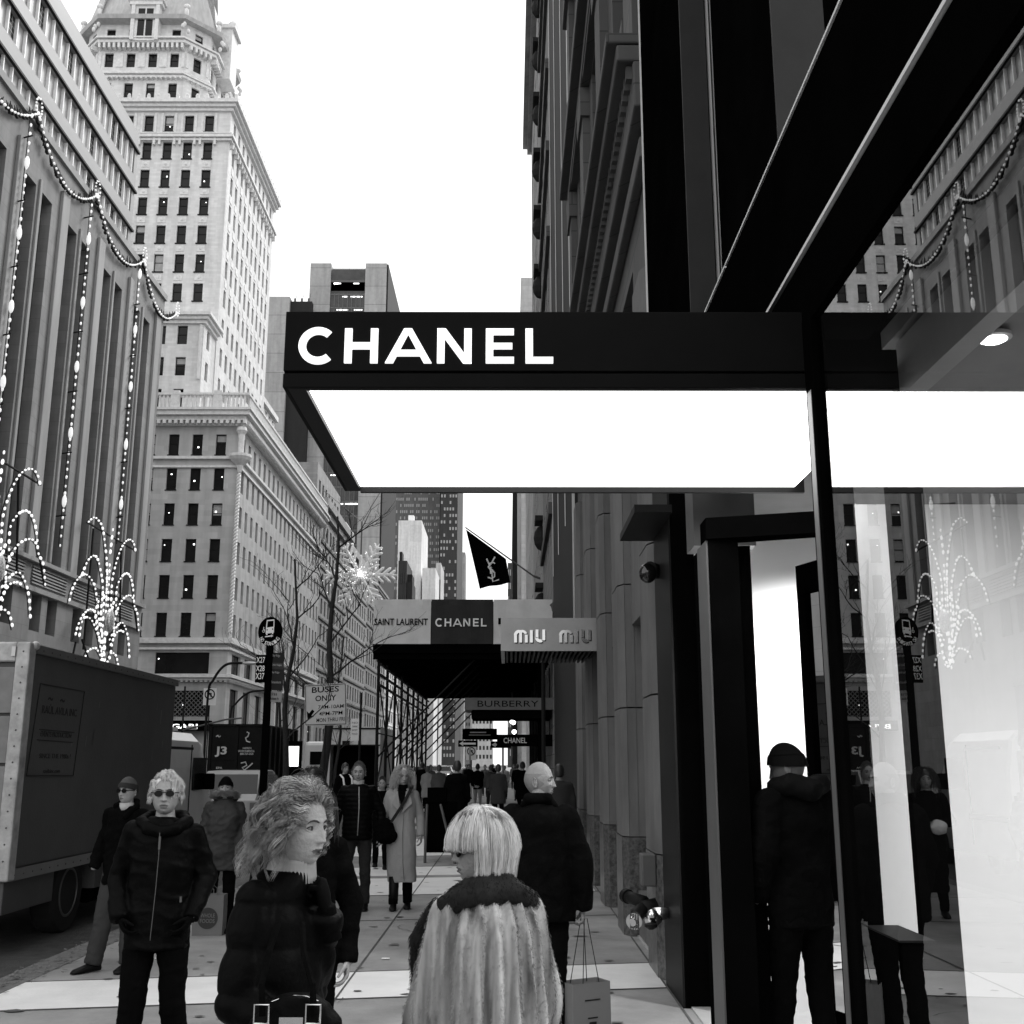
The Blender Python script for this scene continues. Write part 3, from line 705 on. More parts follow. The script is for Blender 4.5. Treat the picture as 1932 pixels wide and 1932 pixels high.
# light garlands
def beads(mb, pts, step, r, rl=1.6, mi=0, jit=.25, rr=rnd):
    pts = [Vector(p) for p in pts]; acc = 0.0; nxt = 0.0
    for i in range(len(pts) - 1):
        d = pts[i + 1] - pts[i]; L = d.length
        if L < 1e-6: continue
        while nxt <= acc + L:
            p = pts[i] + d * ((nxt - acc) / L); s = r * rr.uniform(1 - jit, 1 + jit)
            q_ = d.to_track_quat('Z', 'Y').to_matrix(); mb.ell(p, s, s, s * rl, 8, 5, mi, q_); nxt += step * rr.uniform(.85, 1.15)
        acc += L
def smooth_pts(pts, n=8):
    P_ = [Vector(p) for p in pts]; out = []
    for i in range(len(P_) - 1):
        p0 = P_[max(i - 1, 0)]; p1 = P_[i]; p2 = P_[i + 1]; p3 = P_[min(i + 2, len(P_) - 1)]
        for k_ in range(n):
            t_ = k_ / n; out.append(.5 * ((2 * p1) + (p2 - p0) * t_ + (2 * p0 - 5 * p1 + 4 * p2 - p3) * t_ * t_ + (3 * p1 - p0 - 3 * p2 + p3) * t_ ** 3))
    return out + [P_[-1]]
GXL = -28.75; anchors = [50.2, 60.3, 70.2, 80.4, 89.4]
M_gar = mat('garland_greens', .015, .9)
names = ['cut by the left edge', 'second from the left', 'third from the left', 'nearest the store corner']
for i in range(4):
    a, c = anchors[i], anchors[i + 1]; za = 40.5 if i < 3 else 40.5; zc = 40.5 if i < 3 else 39.9
    r_ = empty('light_garland', (GXL, (a + c) / 2, 39), 'swag of white bulbs along the store roof edge, ' + names[i], 'light garland', 'light swags along the store')
    pts = []
    for k_ in range(25): t_ = k_ / 24; pts.append((GXL, a + (c - a) * t_, za + (zc - za) * t_ - 2.2 * 4 * t_ * (1 - t_)))
    mb = MB(); beads(mb, pts, .42, .075, 1.4); mb.build('bulbs', M_bulb2, r_, smooth=True)
    mb = MB()
    for k_ in range(90):
        t_ = rnd.random(); p = Vector(pts[int(t_ * 24)]); h = rnd.uniform(.2, .9) * (1 if rnd.random() < .4 else .6)
        mb.tube(p + Vector((-.15, rnd.uniform(-.3, .3), -.1)), p + Vector((-.15, rnd.uniform(-.4, .4), h * .7)), .12, .02, 4)
    mb.build('greenery', M_gar, r_)
for i, a in enumerate(anchors[:]):
    z_ = 40.9 if i < 4 else 40.2
    r_ = empty('light_ring', (GXL, a, z_), 'lit oval ring fixed where the swags of lights meet, %s' % ['off the left edge', 'highest ring at the left edge', 'second ring from the left', 'third ring from the left', 'ring at the store corner'][i], 'light ring', 'rings on the store front')
    mb = MB(); pts = [(GXL, a + .42 * math.cos(t_ * PI / 10), z_ + .62 * math.sin(t_ * PI / 10)) for t_ in range(21)]
    beads(mb, pts, .26, .065, 1.0); mb.build('bulbs', M_bulb2, r_, smooth=True)
    if i == 4: continue
    r2 = empty('light_drop', (GXL, a - 1, 28), 'vertical string of bulbs hanging down the store wall, %s' % ['off the left edge', 'nearest the left edge', 'ending above the louvres', 'ending behind the lit fountain'][i], 'light string', 'hanging light strings')
    mb = MB(); zb_ = 15.3 if i != 3 else 17.5
    beads(mb, [(GXL, a - .8, 39.8), (GXL, a - .8, zb_)], .55, .07, 1.7)
    for z in np.arange(zb_ + 3, 39, 4.6): mb.ell((GXL, a - .8, float(z)), .15, .15, .42, 10, 6)
    mb.build('bulbs', M_bulb2, r2, smooth=True)
    mb = MB(); mb.tube((GXL - .1, a - .8, 40), (GXL - .1, a - .8, zb_), .03, n=5)
    for z in np.arange(zb_ + 2, 39, 4.2): mb.tube((LX, a - .8, float(z)), (GXL + .3, a - 1.1, float(z)), .05, n=5)
    mb.build('cable', M_frame, r2)
# fountain of lights
fo = empty('light_fountain', (-28.3, 78, 8.5), 'fountain shaped display of lit bulbs in arching sprays above the truck', 'light display', 'fountain light displays on the store')
A = [[(840, 1400), (848, 1050), (832, 860), (812, 730), (780, 675), (745, 652), (700, 690)],
     [(880, 1350), (890, 1150), (925, 1000), (960, 900), (1000, 840), (1040, 830), (1065, 870), (1075, 925)],
     [(800, 1400), (815, 1200), (795, 1060), (775, 985), (745, 955), (700, 990), (660, 1080), (650, 1120)],
     [(790, 1500), (760, 1240), (740, 1170), (700, 1115), (660, 1105), (610, 1150), (570, 1230), (545, 1340)],
     [(920, 1400), (925, 1220), (960, 1130), (1005, 1095), (1040, 1140), (1058, 1240), (1065, 1350), (1090, 1420), (1100, 1550)],
     [(900, 1500), (940, 1360), (985, 1290), (1030, 1270), (1060, 1300)],
     [(790, 1620), (760, 1430), (740, 1390), (700, 1385), (650, 1440), (615, 1520), (590, 1620)],
     [(800, 1640), (745, 1500), (710, 1450), (665, 1450), (640, 1520), (628, 1600)],
     [(870, 1620), (900, 1560), (940, 1500), (975, 1490), (1005, 1560), (1020, 1650), (1025, 1760)],
     [(880, 1660), (920, 1570), (965, 1550), (990, 1580)],
     [(820, 1800), (770, 1700), (735, 1690), (690, 1720), (672, 1780)],
     [(850, 1800), (880, 1730), (920, 1750), (940, 1850)],
     [(830, 1830), (780, 1600), (750, 1400)], [(860, 1820), (900, 1600), (905, 1500)], [(840, 1830), (800, 1500), (815, 1250)]]
mb = MB(); fr_ = MB()
for a in A:
    pts = smooth_pts([atX(x * .238, 821 + y * .238, -28.3) for x, y in a], 8); beads(mb, pts, .45, .075, 1.6)
    fr_.path([p - Vector((.12, 0, 0)) for p in pts], .035, 5)
for x, y0, y1 in ((850, 1100, 1830), (870, 1030, 1600), (895, 750, 970), (825, 1280, 1830), (838, 1500, 1850), (900, 1330, 1430), (780, 1320, 1400)):
    beads(mb, [atX(x * .238, 821 + y0 * .238, -28.3), atX((x - 25) * .238, 821 + y1 * .238, -28.3)], .5, .08, 1.8)
mb.build('bulbs', M_bulb, fo, smooth=True)
for pts in ([(690, 690), (1070, 915)], [(740, 740), (660, 1700)], [(960, 870), (950, 1500)], [(1090, 1555), (1060, 1340)], [(600, 1640), (570, 1780)], [(650, 1620), (710, 1800)]):
    fr_.path([atX(x * .238, 821 + y * .238, -28.6) for x, y in pts], .07, 5)
fr_.build('frame', M_frame, fo)
p = atX(868 * .238, 821 + 1470 * .238, -28.2)
mb = MB(); mb.ell(p, .25, .75, .85, 20, 14); mb.build('medallion', mat('sparkle_silver', .5, .3, .6, var=.9, scale=9), fo, smooth=True)
fo2 = copy_tree(fo); fo2.location = (fo.location.x, fo.location.y - 17.6, fo.location.z + .7); fo2['label'] = 'second fountain shaped light display cut by the left edge of the photo'

# ================================================================ white corner tower
M_terra = brickmat('cream_terracotta', .74, .9, .3, mortar=.86, var=.06, msize=.01)
M_terraP = mat('terracotta_trim', .68, .7, var=.16, scale=2.5, bump=.5, bscale=6)
M_base = brickmat('pale_limestone', .5, 1.6, .6, mortar=.9, var=.05, msize=.01)
WMc = [M_glassd, M_frame, mat('blind_pale', .38, .8), M_lampe]
ct = empty('corner_tower', (-42, 130, 0), 'tall cream terracotta tower with a steep roof above its wide balustraded corner base', 'building')
allw = []
def W_(O, U, N, ws, dep, lamp, blind):
    for w_ in ws: allw.append((O, U, N, w_, dep, lamp, blind))
def fz(v, Y): return hz(v, Y)
# base block
BY = 115.0; BX = -29.2; BH = hz(800, BY); BE = 168.0; BL = -75.0
rowsB = [(hz(b_, BY), hz(a, BY)) for a, b_ in ((820, 858), (884, 924), (950, 990), (1017, 1059), (1085, 1128), (1156, 1200))]
colsB = [BX - 2.05 - 2.55 * k_ for k_ in range(17)]
b = MB(); ws = []
for x in colsB:
    for z0, z1 in rowsB: ws.append((x - .56 - BL, x + .56 - BL, z0, z1))
zl0, zl1 = hz(1271, BY), hz(1231, BY)
for k_ in range(5): x1 = BX - 1.9 - k_ * 8.2; ws.append((x1 - 5.6 - BL, x1 - BL, zl0, zl1))
zg0, zg1 = hz(1352, BY), hz(1303, BY)
for k_ in range(5): x1 = BX - 1.6 - k_ * 8.2; ws.append((x1 - 6.0 - BL, x1 - BL, zg0, zg1))
facade(b, (BL, BY, 0), (1, 0, 0), (0, -1, 0), BX - BL, BH, ws, .3)
W_((BL, BY, 0), (1, 0, 0), (0, -1, 0), ws, .3, .4, .3)
ws = []; nsd = 20
for i in range(nsd):
    yc = 2.0 + i * (BE - BY - 3.4) / (nsd - 1)
    for z0, z1 in rowsB: ws.append((yc - .55, yc + .55, z0, z1))
for i in range(9):
    y0 = 1.8 + i * 5.7; ws.append((y0, y0 + 3.8, zl0, zl1)); ws.append((y0, y0 + 3.4, 2.2, zg1 + .3))
facade(b, (BX, BY, 0), (0, 1, 0), (1, 0, 0), BE - BY, BH, ws, .3)
W_((BX, BY, 0), (0, 1, 0), (1, 0, 0), ws, .3, .1, .2)
b.quad((BL, BY, BH), (BX, BY, BH), (BX, BE, BH), (BL, BE, BH)); b.quad((BX, BE, 0), (BL, BE, 0), (BL, BE, BH), (BX, BE, BH))
b.build('base_wall', M_base, ct)
b = MB()
def ring(mb, z0, z1, e, x1=BX, y0=BY, xl=BL, ye=BE, mi=0):
    mb.box(xl, x1 + e, y0 - e, y0 - .001, z0, z1, mi); mb.box(x1 + .001, x1 + e, y0, ye, z0, z1, mi)
zc = hz(805, BY)
ring(b, zc, zc + .5, .35); ring(b, zc + .52, zc + 1.0, .7); ring(b, zc + 1.02, zc + 1.5, 1.15); ring(b, zc + 1.52, zc + 1.8, 1.35)
k_ = 0
x = BX + .6
while x > BL + 5: b.box(x - .16, x + .16, BY - .95, BY - .355, zc + .1, zc + .5); x -= .62
y = BY + .2
while y < BE: b.box(BX + .36, BX + .95, y - .14, y + .14, zc + .1, zc + .5); y += .6
b.build('main_cornice', M_terraP, ct)
b = MB(); zt_ = zc + 1.8
ring(b, zt_ + 1.5, zt_ + 1.75, 1.0); 
x = BX + .5
while x > BL + 5:
    b.box(x - .1, x + .1, BY - .9, BY - .75, zt_, zt_ + 1.5) if int(x * 2) % 9 else b.box(x - .45, x + .45, BY - .98, BY - .7, zt_, zt_ + 2.0); x -= .42
y = BY
while y < BE: b.box(BX + .7, BX + .9, y - .1, y + .1, zt_, zt_ + 1.5); y += .42
b.build('balustrade', M_terraP, ct)
b = MB()
for v0, v1, e in ((862, 867, .3), (879, 883, .2), (1204, 1214, .45), (1222, 1226, .3), (1273, 1279, .7), (1280, 1284, .45)):
    ring(b, hz(v1, BY), hz(v0, BY), e)
z = hz(1287, BY); x = BX
while x > BL + 5: b.box(x - .13, x + .13, BY - .4, BY - .001, z, z + .25); x -= .5
y = BY
while y < BE: b.box(BX + .001, BX + .4, y - .13, y + .13, z, z + .25); y += .5
b.build('string_courses', M_terraP, ct)
# twisted corner column
b = MB(); pts = []; z0, z1 = hz(1195, BY), hz(895, BY)
n = 160
for k_ in range(2):
    pts = [(BX + .12 + .13 * math.cos(t_ * .9 + k_ * PI), BY - .12 + .13 * math.sin(t_ * .9 + k_ * PI), z0 + (z1 - z0) * t_ / n) for t_ in range(n + 1)]
    b.path(pts, .13, 6)
b.build('twisted_column', mat('white_terracotta', .75, .6), ct, smooth=True)
b = MB(); zq = hz(892, BY); b.lathe((BX + .2, BY - .2, zq), [(.2, 0), (.35, .7), (1.0, 1.3), (1.2, 1.6), (1.2, 1.9), (.3, 2.0), (.35, 4.2), (.6, 4.6), (.5, 5.0)], 16)
b.build('corner_niche', M_terraP, ct, smooth=False)
# lattice screen and shop letters
b = MB()
for k_ in range(3):
    x1 = BX - 1.6 - k_ * 8.2; x0 = x1 - 6; n = 13
    for i in range(-8, n):
        a0_ = (x0 + i * .46 + 0, zg0); 
        for sgn in (1, -1):
            pa = []; 
            for j_ in range(8):
                z = zg0 + (zg1 - zg0) * j_ / 7; xx = (x0 + i * .46 + (z - zg0)) if sgn > 0 else (x1 - i * .46 - (z - zg0))
                if x0 < xx < x1: pa.append((xx, BY - .02, z))
            if len(pa) > 1: b.path(pa, .045, 4)
b.build('lattice', mat('lattice_metal', .2, .4, .5), ct)
b = MB(); b.box(BX - 7.8, BX - 1.2, BY - .9, BY - .004, hz(1379, BY), hz(1360, BY)); b.build('sign_board', M_black, ct)
b = MB(); letters(b, 'BVLGARI', (0, BY - .905, 0), (1, 0, 0), (0, -1, 0), at(292, 1375, BY).x, at(377, 1375, BY).x, hz(1375.5, BY), hz(1366.5, BY), .02, .02)
b.build('sign_lettering', emat('sign_glow', 1.3), ct)
# mid block
MX = -34.5; MY = 117.0; MH = hz(598, MY)
rowsM = [(hz(b_, MY), hz(a, MY)) for a, b_ in ((615, 650), (674, 709), (734, 770))]
b = MB(); ws = [(x - .57 + 75, x + .57 + 75, z0, z1) for x in [-36.9 - 2.45 * k_ for k_ in range(7)] for z0, z1 in rowsM]
facade(b, (-75, MY, 0), (1, 0, 0), (0, -1, 0), MX + 75, MH, ws, .3, BH); W_((-75, MY, 0), (1, 0, 0), (0, -1, 0), ws, .3, .1, .4)
ws = [(1.4, 2.5, z0, z1) for z0, z1 in rowsM]
facade(b, (MX, MY, 0), (0, 1, 0), (1, 0, 0), 5, MH, ws, .3, BH); W_((MX, MY, 0), (0, 1, 0), (1, 0, 0), ws, .3, 0, .2)
b.quad((-75, MY, MH), (MX, MY, MH), (MX, 122, MH), (-75, 122, MH))
b.build('middle_wall', M_terra, ct)
b = MB()
for z0, z1, e in ((MH - .9, MH - .5, .3), (MH - .48, MH - .1, .6), (MH - .08, MH + .3, .9)): ring(b, z0, z1, e, MX, MY, -60, 122)
b.build('middle_cornice', M_terraP, ct)
b = MB(); b.tube((MX - .3, MY - .05, MH - 7.5), (MX - .3, MY - .05, MH - 1), .2, n=10); b.build('corner_shaft', M_terraP, ct)
# tower shaft
TX = -34.4; TY = 122.0; TE = 147.5; TL = -60.0; TH = hz(203, TY)
vr = [(219, 249), (269, 300), (321, 353), (373, 405), (426, 459), (480, 513), (535, 568)]
rowsT = [(hz(b_, TY), hz(a, TY)) for a, b_ in vr]; dz = (rowsT[1][0] - rowsT[6][0]) / 5
rowsT += [(rowsT[6][0] - dz * k_, rowsT[6][1] - dz * k_) for k_ in range(1, 6) if rowsT[6][0] - dz * k_ > BH + 1]
colsT = [-37.0 - 2.48 * k_ for k_ in range(9)]
b = MB(); ws = [(x - .56 - TL, x + .56 - TL, z0, z1) for x in colsT for z0, z1 in rowsT]
facade(b, (TL, TY, 0), (1, 0, 0), (0, -1, 0), TX - TL, TH, ws, .3, BH); W_((TL, TY, 0), (1, 0, 0), (0, -1, 0), ws, .3, .25, .3)
ws = [(yc - .5, yc + .5, z0, z1) for yc in [2.2 + 2.35 * k_ for k_ in range(10)] for z0, z1 in rowsT]
facade(b, (TX, TY, 0), (0, 1, 0), (1, 0, 0), TE - TY, TH, ws, .3, BH); W_((TX, TY, 0), (0, 1, 0), (1, 0, 0), ws, .3, .0, .2)
b.quad((TL, TY, TH), (TX, TY, TH), (TX, TE, TH), (TL, TE, TH)); b.quad((TX, TE, BH), (TL, TE, BH), (TL, TE, TH), (TX, TE, TH))
b.build('tower_wall', M_terra, ct)
b = MB()
for z0, z1, e in ((TH - .7, TH - .3, .35), (TH - .28, TH + .1, .7), (TH + .12, TH + .6, 1.05), (hz(268, TY) , hz(264, TY), .35), (hz(263, TY), hz(258, TY), .6), (hz(254, TY), hz(252, TY), .3)): ring(b, z0, z1, e, TX, TY, TL, TE)
z = hz(276, TY)
for x in [c_ + s_ for c_ in colsT for s_ in (-.9, .9)] : b.box(x - .14, x + .14, TY - .4, TY - .001, z, z + .9)
y = TY + .6
while y < TE: b.box(TX + .001, TX + .4, y, y + .28, z, z + .9); y += 1.17
x = TX + .8
while x > TL: b.box(x - .2, x + .2, TY - 1.0, TY - .8, TH + .61, TH + 1.0); b.ell((x, TY - .9, TH + 1.05), .2, .15, .25, 8, 5); x -= 1.2
y = TY
while y < TE: b.box(TX + .8, TX + 1.0, y - .2, y + .2, TH + .61, TH + 1.1); y += 1.2
b.build('tower_cornice', M_terraP, ct)
b = MB()
for x in colsT:
    for i in range(1, 6):
        za, zb2 = rowsT[i + 1][1] + .35, rowsT[i][0] - .35; b.box(x - .5, x + .5, TY - .06, TY - .002, za, zb2); b.ell((x, TY - .07, (za + zb2) / 2), .18, .08, .22, 8, 6)
    for s_ in (-.85, .85): b.box(x + s_ - .14, x + s_ + .14, TY - .12, TY - .002, rowsT[0][0] - .3, rowsT[0][1] + .3)
for yc in [2.2 + 2.35 * k_ for k_ in range(10)]:
    for i in range(1, 6): b.box(TX + .002, TX + .06, TY + yc - .5, TY + yc + .5, rowsT[i + 1][1] + .35, rowsT[i][0] - .35)
b.build('relief_panels', M_terraP, ct)
# sills
b = MB()
for x in colsT:
    for z0, z1 in rowsT: b.box(x - .66, x + .66, TY - .12, TY - .001, z0 - .16, z0 - .02)
for x in colsB:
    for z0, z1 in rowsB: b.box(x - .62, x + .62, BY - .08, BY - .001, z0 - .12, z0 - .01)
b.build('sills', M_dark, ct)
# octagonal crown
def octa(e=0.0):
    c = [(-52.3, 124 - e), (-41.2, 124 - e), (-38.8 + e, 126.4), (-38.8 + e, 136.5), (-41.2, 139 + e), (-52.3, 139 + e), (-54.7 - e, 136.5), (-54.7 - e, 126.4)]
    return c
def oring(mb, z0, z1, e=0.0, e1=None, mi=0):
    mb.rings([[(x, y, z0) for x, y in octa(e)], [(x, y, z1) for x, y in octa(e if e1 is None else e1)]], mi)
OY = 124.0
zr2 = {k_: hz(k_, OY) for k_ in (190, 185, 158, 150, 131, 128, 102, 98, 80, 76, 58, 50, 40, 20)}
o8 = octa()
b = MB(); zrow = [(hz(185, OY), hz(158, OY)), (hz(128, OY), hz(102, OY)), (hz(76, OY), hz(57, OY))]; zoct = hz(48, OY)
for i, (p, q_) in enumerate(((o8[7], o8[0]), (o8[0], o8[1]), (o8[1], o8[2]), (o8[2], o8[3]), (o8[3], o8[4]))):
    U = Vector((q_[0] - p[0], q_[1] - p[1], 0)); L = U.length; U.normalize(); N = Vector((U.y, -U.x, 0)); O = Vector((p[0], p[1], 0))
    nc = max(1, int(round(L / 2.5))); ws = [(L * (k_ + .5) / nc - .55, L * (k_ + .5) / nc + .55, a, c) for k_ in range(nc) for a, c in zrow]
    facade(b, O, U, N, L, zoct, ws, .3, TH); W_(O, U, N, ws, .3, .05, .1)
b.build('crown_wall', M_terra, ct)
b = MB()
oring(b, hz(150, OY), hz(146, OY), .45); oring(b, hz(145, OY), hz(142, OY), .7); oring(b, hz(88, OY), hz(83, OY), .8); oring(b, hz(82, OY), hz(79, OY), 1.1); oring(b, hz(138, OY), hz(136, OY), .2)
for i, (p, q_) in enumerate(((o8[7], o8[0]), (o8[0], o8[1]), (o8[1], o8[2]), (o8[2], o8[3]))):
    U = Vector((q_[0] - p[0], q_[1] - p[1], 0)); L = U.length; U.normalize(); N = Vector((U.y, -U.x, 0)); O = Vector((p[0], p[1], 0)); n = int(L / .6)
    for k_ in range(n):
        u = L * (k_ + .5) / n; b.obox(O, U, N, u - .14, u + .14, .02, .85, hz(98, OY), hz(89, OY)); b.obox(O, U, N, u - .1, u + .1, .02, .6, hz(153, OY), hz(150.5, OY))
    nc = max(1, int(round(L / 2.5)))
    for k_ in range(nc + 1):
        u = L * k_ / nc; b.obox(O, U, N, max(.1, u - .45), min(L - .1, u + .45), .01, .1, hz(128, OY), hz(102, OY))
b.build('crown_cornice', M_terraP, ct)
b = MB(); oring(b, zoct, zoct + .5, 1.3, 1.5); oring(b, zoct + .5, zoct + 20, .6, -5.2); b.build('roof', mat('copper_roof', .42, .5, var=.2, scale=1, stretch=(2, 2, .2)), ct, fix=True)
b = MB()
for x, y in octa(.9): b.ell((x, y, zoct + 1.1), .3, .3, .7, 8, 6); b.ell((x, y, zoct + 2.0), .45, .3, .35, 8, 6)
for x, y in octa(1.2)[:4]:
    for k_ in range(3): b.ell((x + rnd.uniform(-.5, .5), y + rnd.uniform(-.3, .3), hz(70, OY) + k_ * .5), .25, .25, .35, 6, 5)
b.build('finials', M_terraP, ct, smooth=True)
b = MB(); xa, xb = at(246, 60, 123).x, at(299, 60, 123).x; za, zb2 = hz(77, 123), hz(12, 123)
b.box(xa, xb, 123, 127, za, zb2); b.box(xa - .3, xb + .3, 122.7, 127.2, zb2, zb2 + .5); b.box(xa - .5, xb + .5, 122.6, 127.4, zb2 + .5, zb2 + .8)
b.add([(xa - .3, 122.8, zb2 + .8), (xb + .3, 122.8, zb2 + .8), ((xa + xb) / 2, 122.8, zb2 + 2.8), (xa - .3, 126, zb2 + .8), (xb + .3, 126, zb2 + .8), ((xa + xb) / 2, 126, zb2 + 2.8)], [(0, 1, 2), (5, 4, 3), (0, 3, 4, 1), (1, 4, 5, 2), (2, 5, 3, 0)])
b.box(xa, xa + .45, 122.75, 123, za, zb2); b.box(xb - .45, xb, 122.75, 123, za, zb2)
dm = b.build('dormer', M_terraP, ct)
b = MB(); mx_ = (xa + xb) / 2
for (c0, c1) in ((mx_ - .95, mx_ - .1), (mx_ + .1, mx_ + .95)): b.box(c0, c1, 122.96, 123.0, za + .3, za + 3.4); b.box(c0, c1, 122.96, 123.0, za + 3.7, za + 4.6)
b.build('window', M_glassd, dm)
b = MB(); b.box(-38.9, -37.0, 129.5, 132.5, zoct - 4, zoct + 3.5); b.box(-38.9, -36.6, 129.2, 132.8, zoct + 3.5, zoct + 4.1); b.ell((-37.4, 131, zoct + 4.8), .7, .7, .9, 10, 7); b.build('dormer', M_terraP, ct)
# window objects: the hundred that show largest one by one, the others as one part
allw.sort(key=lambda q: -((q[3][1] - q[3][0]) * (q[3][3] - q[3][2])) * (abs(Vector(q[2]).y) + .3) / ((Vector(q[0]) + Vector(q[1]) * q[3][0]).length + q[3][2] * .4) ** 2 + (100 if (Vector(q[0]) + Vector(q[1]) * q[3][0]).x < -49.5 else 0))
rw = random.Random(3)
for O, U, N, w_, dep, lp, bl in allw[:100]: window(O, U, N, w_, dep, ct, WMc, 'sash' if w_[1] - w_[0] < 2 else 'plain', .1, lamp=lp, blind=bl if w_[1] - w_[0] < 2 else 0, r=rw)
mb = MB()
for O, U, N, w_, dep, lp, bl in allw[100:]: window(O, U, N, w_, dep, ct, WMc, 'sash' if w_[1] - w_[0] < 2 else 'plain', .1, lamp=lp, blind=bl if w_[1] - w_[0] < 2 else 0, r=rw, mb=mb)
mb.build('windows_small', WMc, ct, kind='stuff')
# rear wing of the tower
b = MB(); b.box(-60, -36, 152, 162, BH, hz(757, 152)); b.box(-60, -35.5, 151.5, 162.5, hz(757, 152), hz(757, 152) + .8); b.build('rear_wing', M_terra, ct)
b = MB()
for k_ in range(4):
    for j_ in range(4): b.box(-36.001, -35.96, 153 + k_ * 2.4, 154.1 + k_ * 2.4, BH + 2 + j_ * 3.5, BH + 4.2 + j_ * 3.5)
b.build('rear_windows', M_glassd, ct, kind='stuff')
b = MB(); b.box(-38, -31.5, 155, 163, BH, BH + 5); b.build('penthouse', M_stoneP, ct)

# ================================================================ buildings beyond on the left
L2 = [(168.02, 196, 41, .36, 'grey stone corner block with a dark roof cornice beside the tower base', 9, 8), (196.02, 225, 39, .42, 'pale house with arched upper windows beyond the tower base', 8, 8),
      (225.02, 262, 40, .3, 'grey office house half hidden by the bare trees', 8, 9), (262.02, 292, 30, .62, 'bright white narrow house left of the scaffold shed', 7, 6),
      (292.02, 335, 27, .25, 'old brick house with arched windows beside the scaffold shed', 6, 8), (335.02, 420, 34, .3, 'farthest grey house on the left side of the street', 8, 12)]
for i, (y0, y1, H, val, lab, nr, nc) in enumerate(L2):
    r_ = tower('street_house', lab, -60, -29.2, y0, y1, H, brickmat('house_stone_%d' % i, val, 1.2, .5, mortar=.7), rows=nr, cols=nc, side='R', cap=1.1 if i in (0, 1) else .5, zb0=4, ww=.45, wh=.6, lamp=.02)
    b = MB()
    for k_ in range(2, nr): z = 4 + (H - 5.5) / nr * k_; b.box(-29.199, -29.0, y0, y1, z - .15, z + .15)
    b.build('string_courses', M_stoneP if i != 3 else M_white, r_)
r_ = tower('upper_block', 'taller windowed block rising behind the grey corner block', -62, -30.5, 170, 194, hz(872, 170), brickmat('up_stone', .33, 1, .4, mortar=.7), rows=12, cols=7, side='R', near=True, ncols=8)
tower('white_block', 'small white block above the pale house roofs', -48, -31, 205, 216, hz(985, 205), M_white, side='R')
M_ret = brickmat('tower_panel', .4, 14, 5, mortar=.4, msize=.06, off=0)
T2Y = 260
of = empty('office_tower', (-40, 275, 0), 'grey office tower with a dark glass centre rising behind the black canopy', 'building')
xs_ = [at(u_, 500, T2Y).x for u_ in (586, 625, 690, 733)]; h_ = hz(497, T2Y)
b = MB(); b.box(xs_[0], xs_[1], T2Y, 292, 0, h_); b.box(xs_[2], xs_[3] - .4, T2Y, 292, 0, h_); b.box(xs_[1], xs_[2], T2Y + 2, 292, 0, h_ - .5); b.build('wall', M_ret, of)
b = MB(); b.box(xs_[3] - .39, xs_[3], T2Y + .2, 292, 0, h_ - .2); b.build('side_glass', M_darkbrick, of)
b = MB()
nrow = 34
for k_ in range(nrow):
    z = h_ - 8 - k_ * 3.6; b.box(xs_[1] + .1, xs_[2] - .1, T2Y + .5, T2Y + .8, z, z + 3.0)
    if k_ % 5 in (1, 2) and k_ < 6: pass
for z0 in (h_ - 7.4,): b.box(xs_[1] + .1, xs_[2] - .1, T2Y + .5, T2Y + .8, z0, h_ - 1.5)
b.build('glass_centre', winglass('office_glass', .035, .1), of)
b = MB()
for k_ in range(nrow): z = h_ - 5 - k_ * 3.6 - .0; b.box(xs_[1], xs_[2], T2Y + .4, T2Y + .9, z - .0, z + .5)
for k_ in range(9): x = xs_[1] + (xs_[2] - xs_[1]) * k_ / 8; b.box(x - .1, x + .1, T2Y + .3, T2Y + .5, 0, h_ - 8)
b.build('floor_edges', M_mid, of)
b = MB()
for k_ in range(70): x = rnd.uniform(xs_[1] + .5, xs_[2] - 2); z = h_ - 4.6 - 3.6 * rnd.randint(0, 26); b.box(x, x + rnd.uniform(.8, 2.2), T2Y + .45, T2Y + .49, z - .9, z - .6)
b.build('ceiling_lights', emat('office_light', 1.6), of)
r_ = empty('grey_slab_building', (-58, 262, 0), 'plain grey slab building with a dark louvred top behind the cream tower', 'building')
b = MB(); b.box(-72, at(545, 600, 255).x, 255, 290, 0, hz(560, 255)); b.build('wall', M_ret, r_)
b = MB(); b.box(at(545, 600, 255).x + .02, at(586, 600, 255).x, 256, 258, 0, hz(566, 255)); b.build('louvred_side', M_darkbrick, r_)
b = MB()
for k_ in range(3): x = -53.5 + k_ * 1.7; z = hz(566, 255); b.path([(x, 257, z), (x, 257, z + 1.2)], .3, 6); b.path([(x, 257, z), (x + .5, 257, z + 2.6)], .06, 4)
b.build('antennas', M_mid, r_)
# distant towers in the gap
def grid_tower(name, label, u0, u1, vt, Y, depth, val, rows, cols, lab_extra=None, gm=None, wv=.03, u2=None, invert=False):
    x0, x1 = at(u0, vt, Y).x, at(u1, vt, Y).x; H = hz(vt, Y)
    r_ = empty(name, ((x0 + x1) / 2, Y, 0), label, 'building')
    b = MB(); b.box(x0, x1, Y, Y + depth, 0, H); b.build('wall', gm or brickmat('far_%s' % label[:12], val, 8, 4, mortar=.8), r_)
    if rows:
        b = MB(); pw = (x1 - x0) / cols; ph = (H - 6) / rows
        for i in range(cols):
            for j_ in range(rows):
                if invert and rnd.random() < .35: continue
                b.box(x0 + pw * (i + .22), x0 + pw * (i + .78), Y - .15, Y - .01, 4 + ph * (j_ + .3), 4 + ph * (j_ + .75))
        b.build('windows', mat('far_window_%s' % ('pale' if invert else 'dark'), .35 if invert else wv, .4), r_, kind='stuff')
    return r_
grid_tower('glass_grid_tower', 'tall grey tower with a fine window grid in the distance', 753, 834, 700, 520, 40, .13, 60, 22, invert=True)
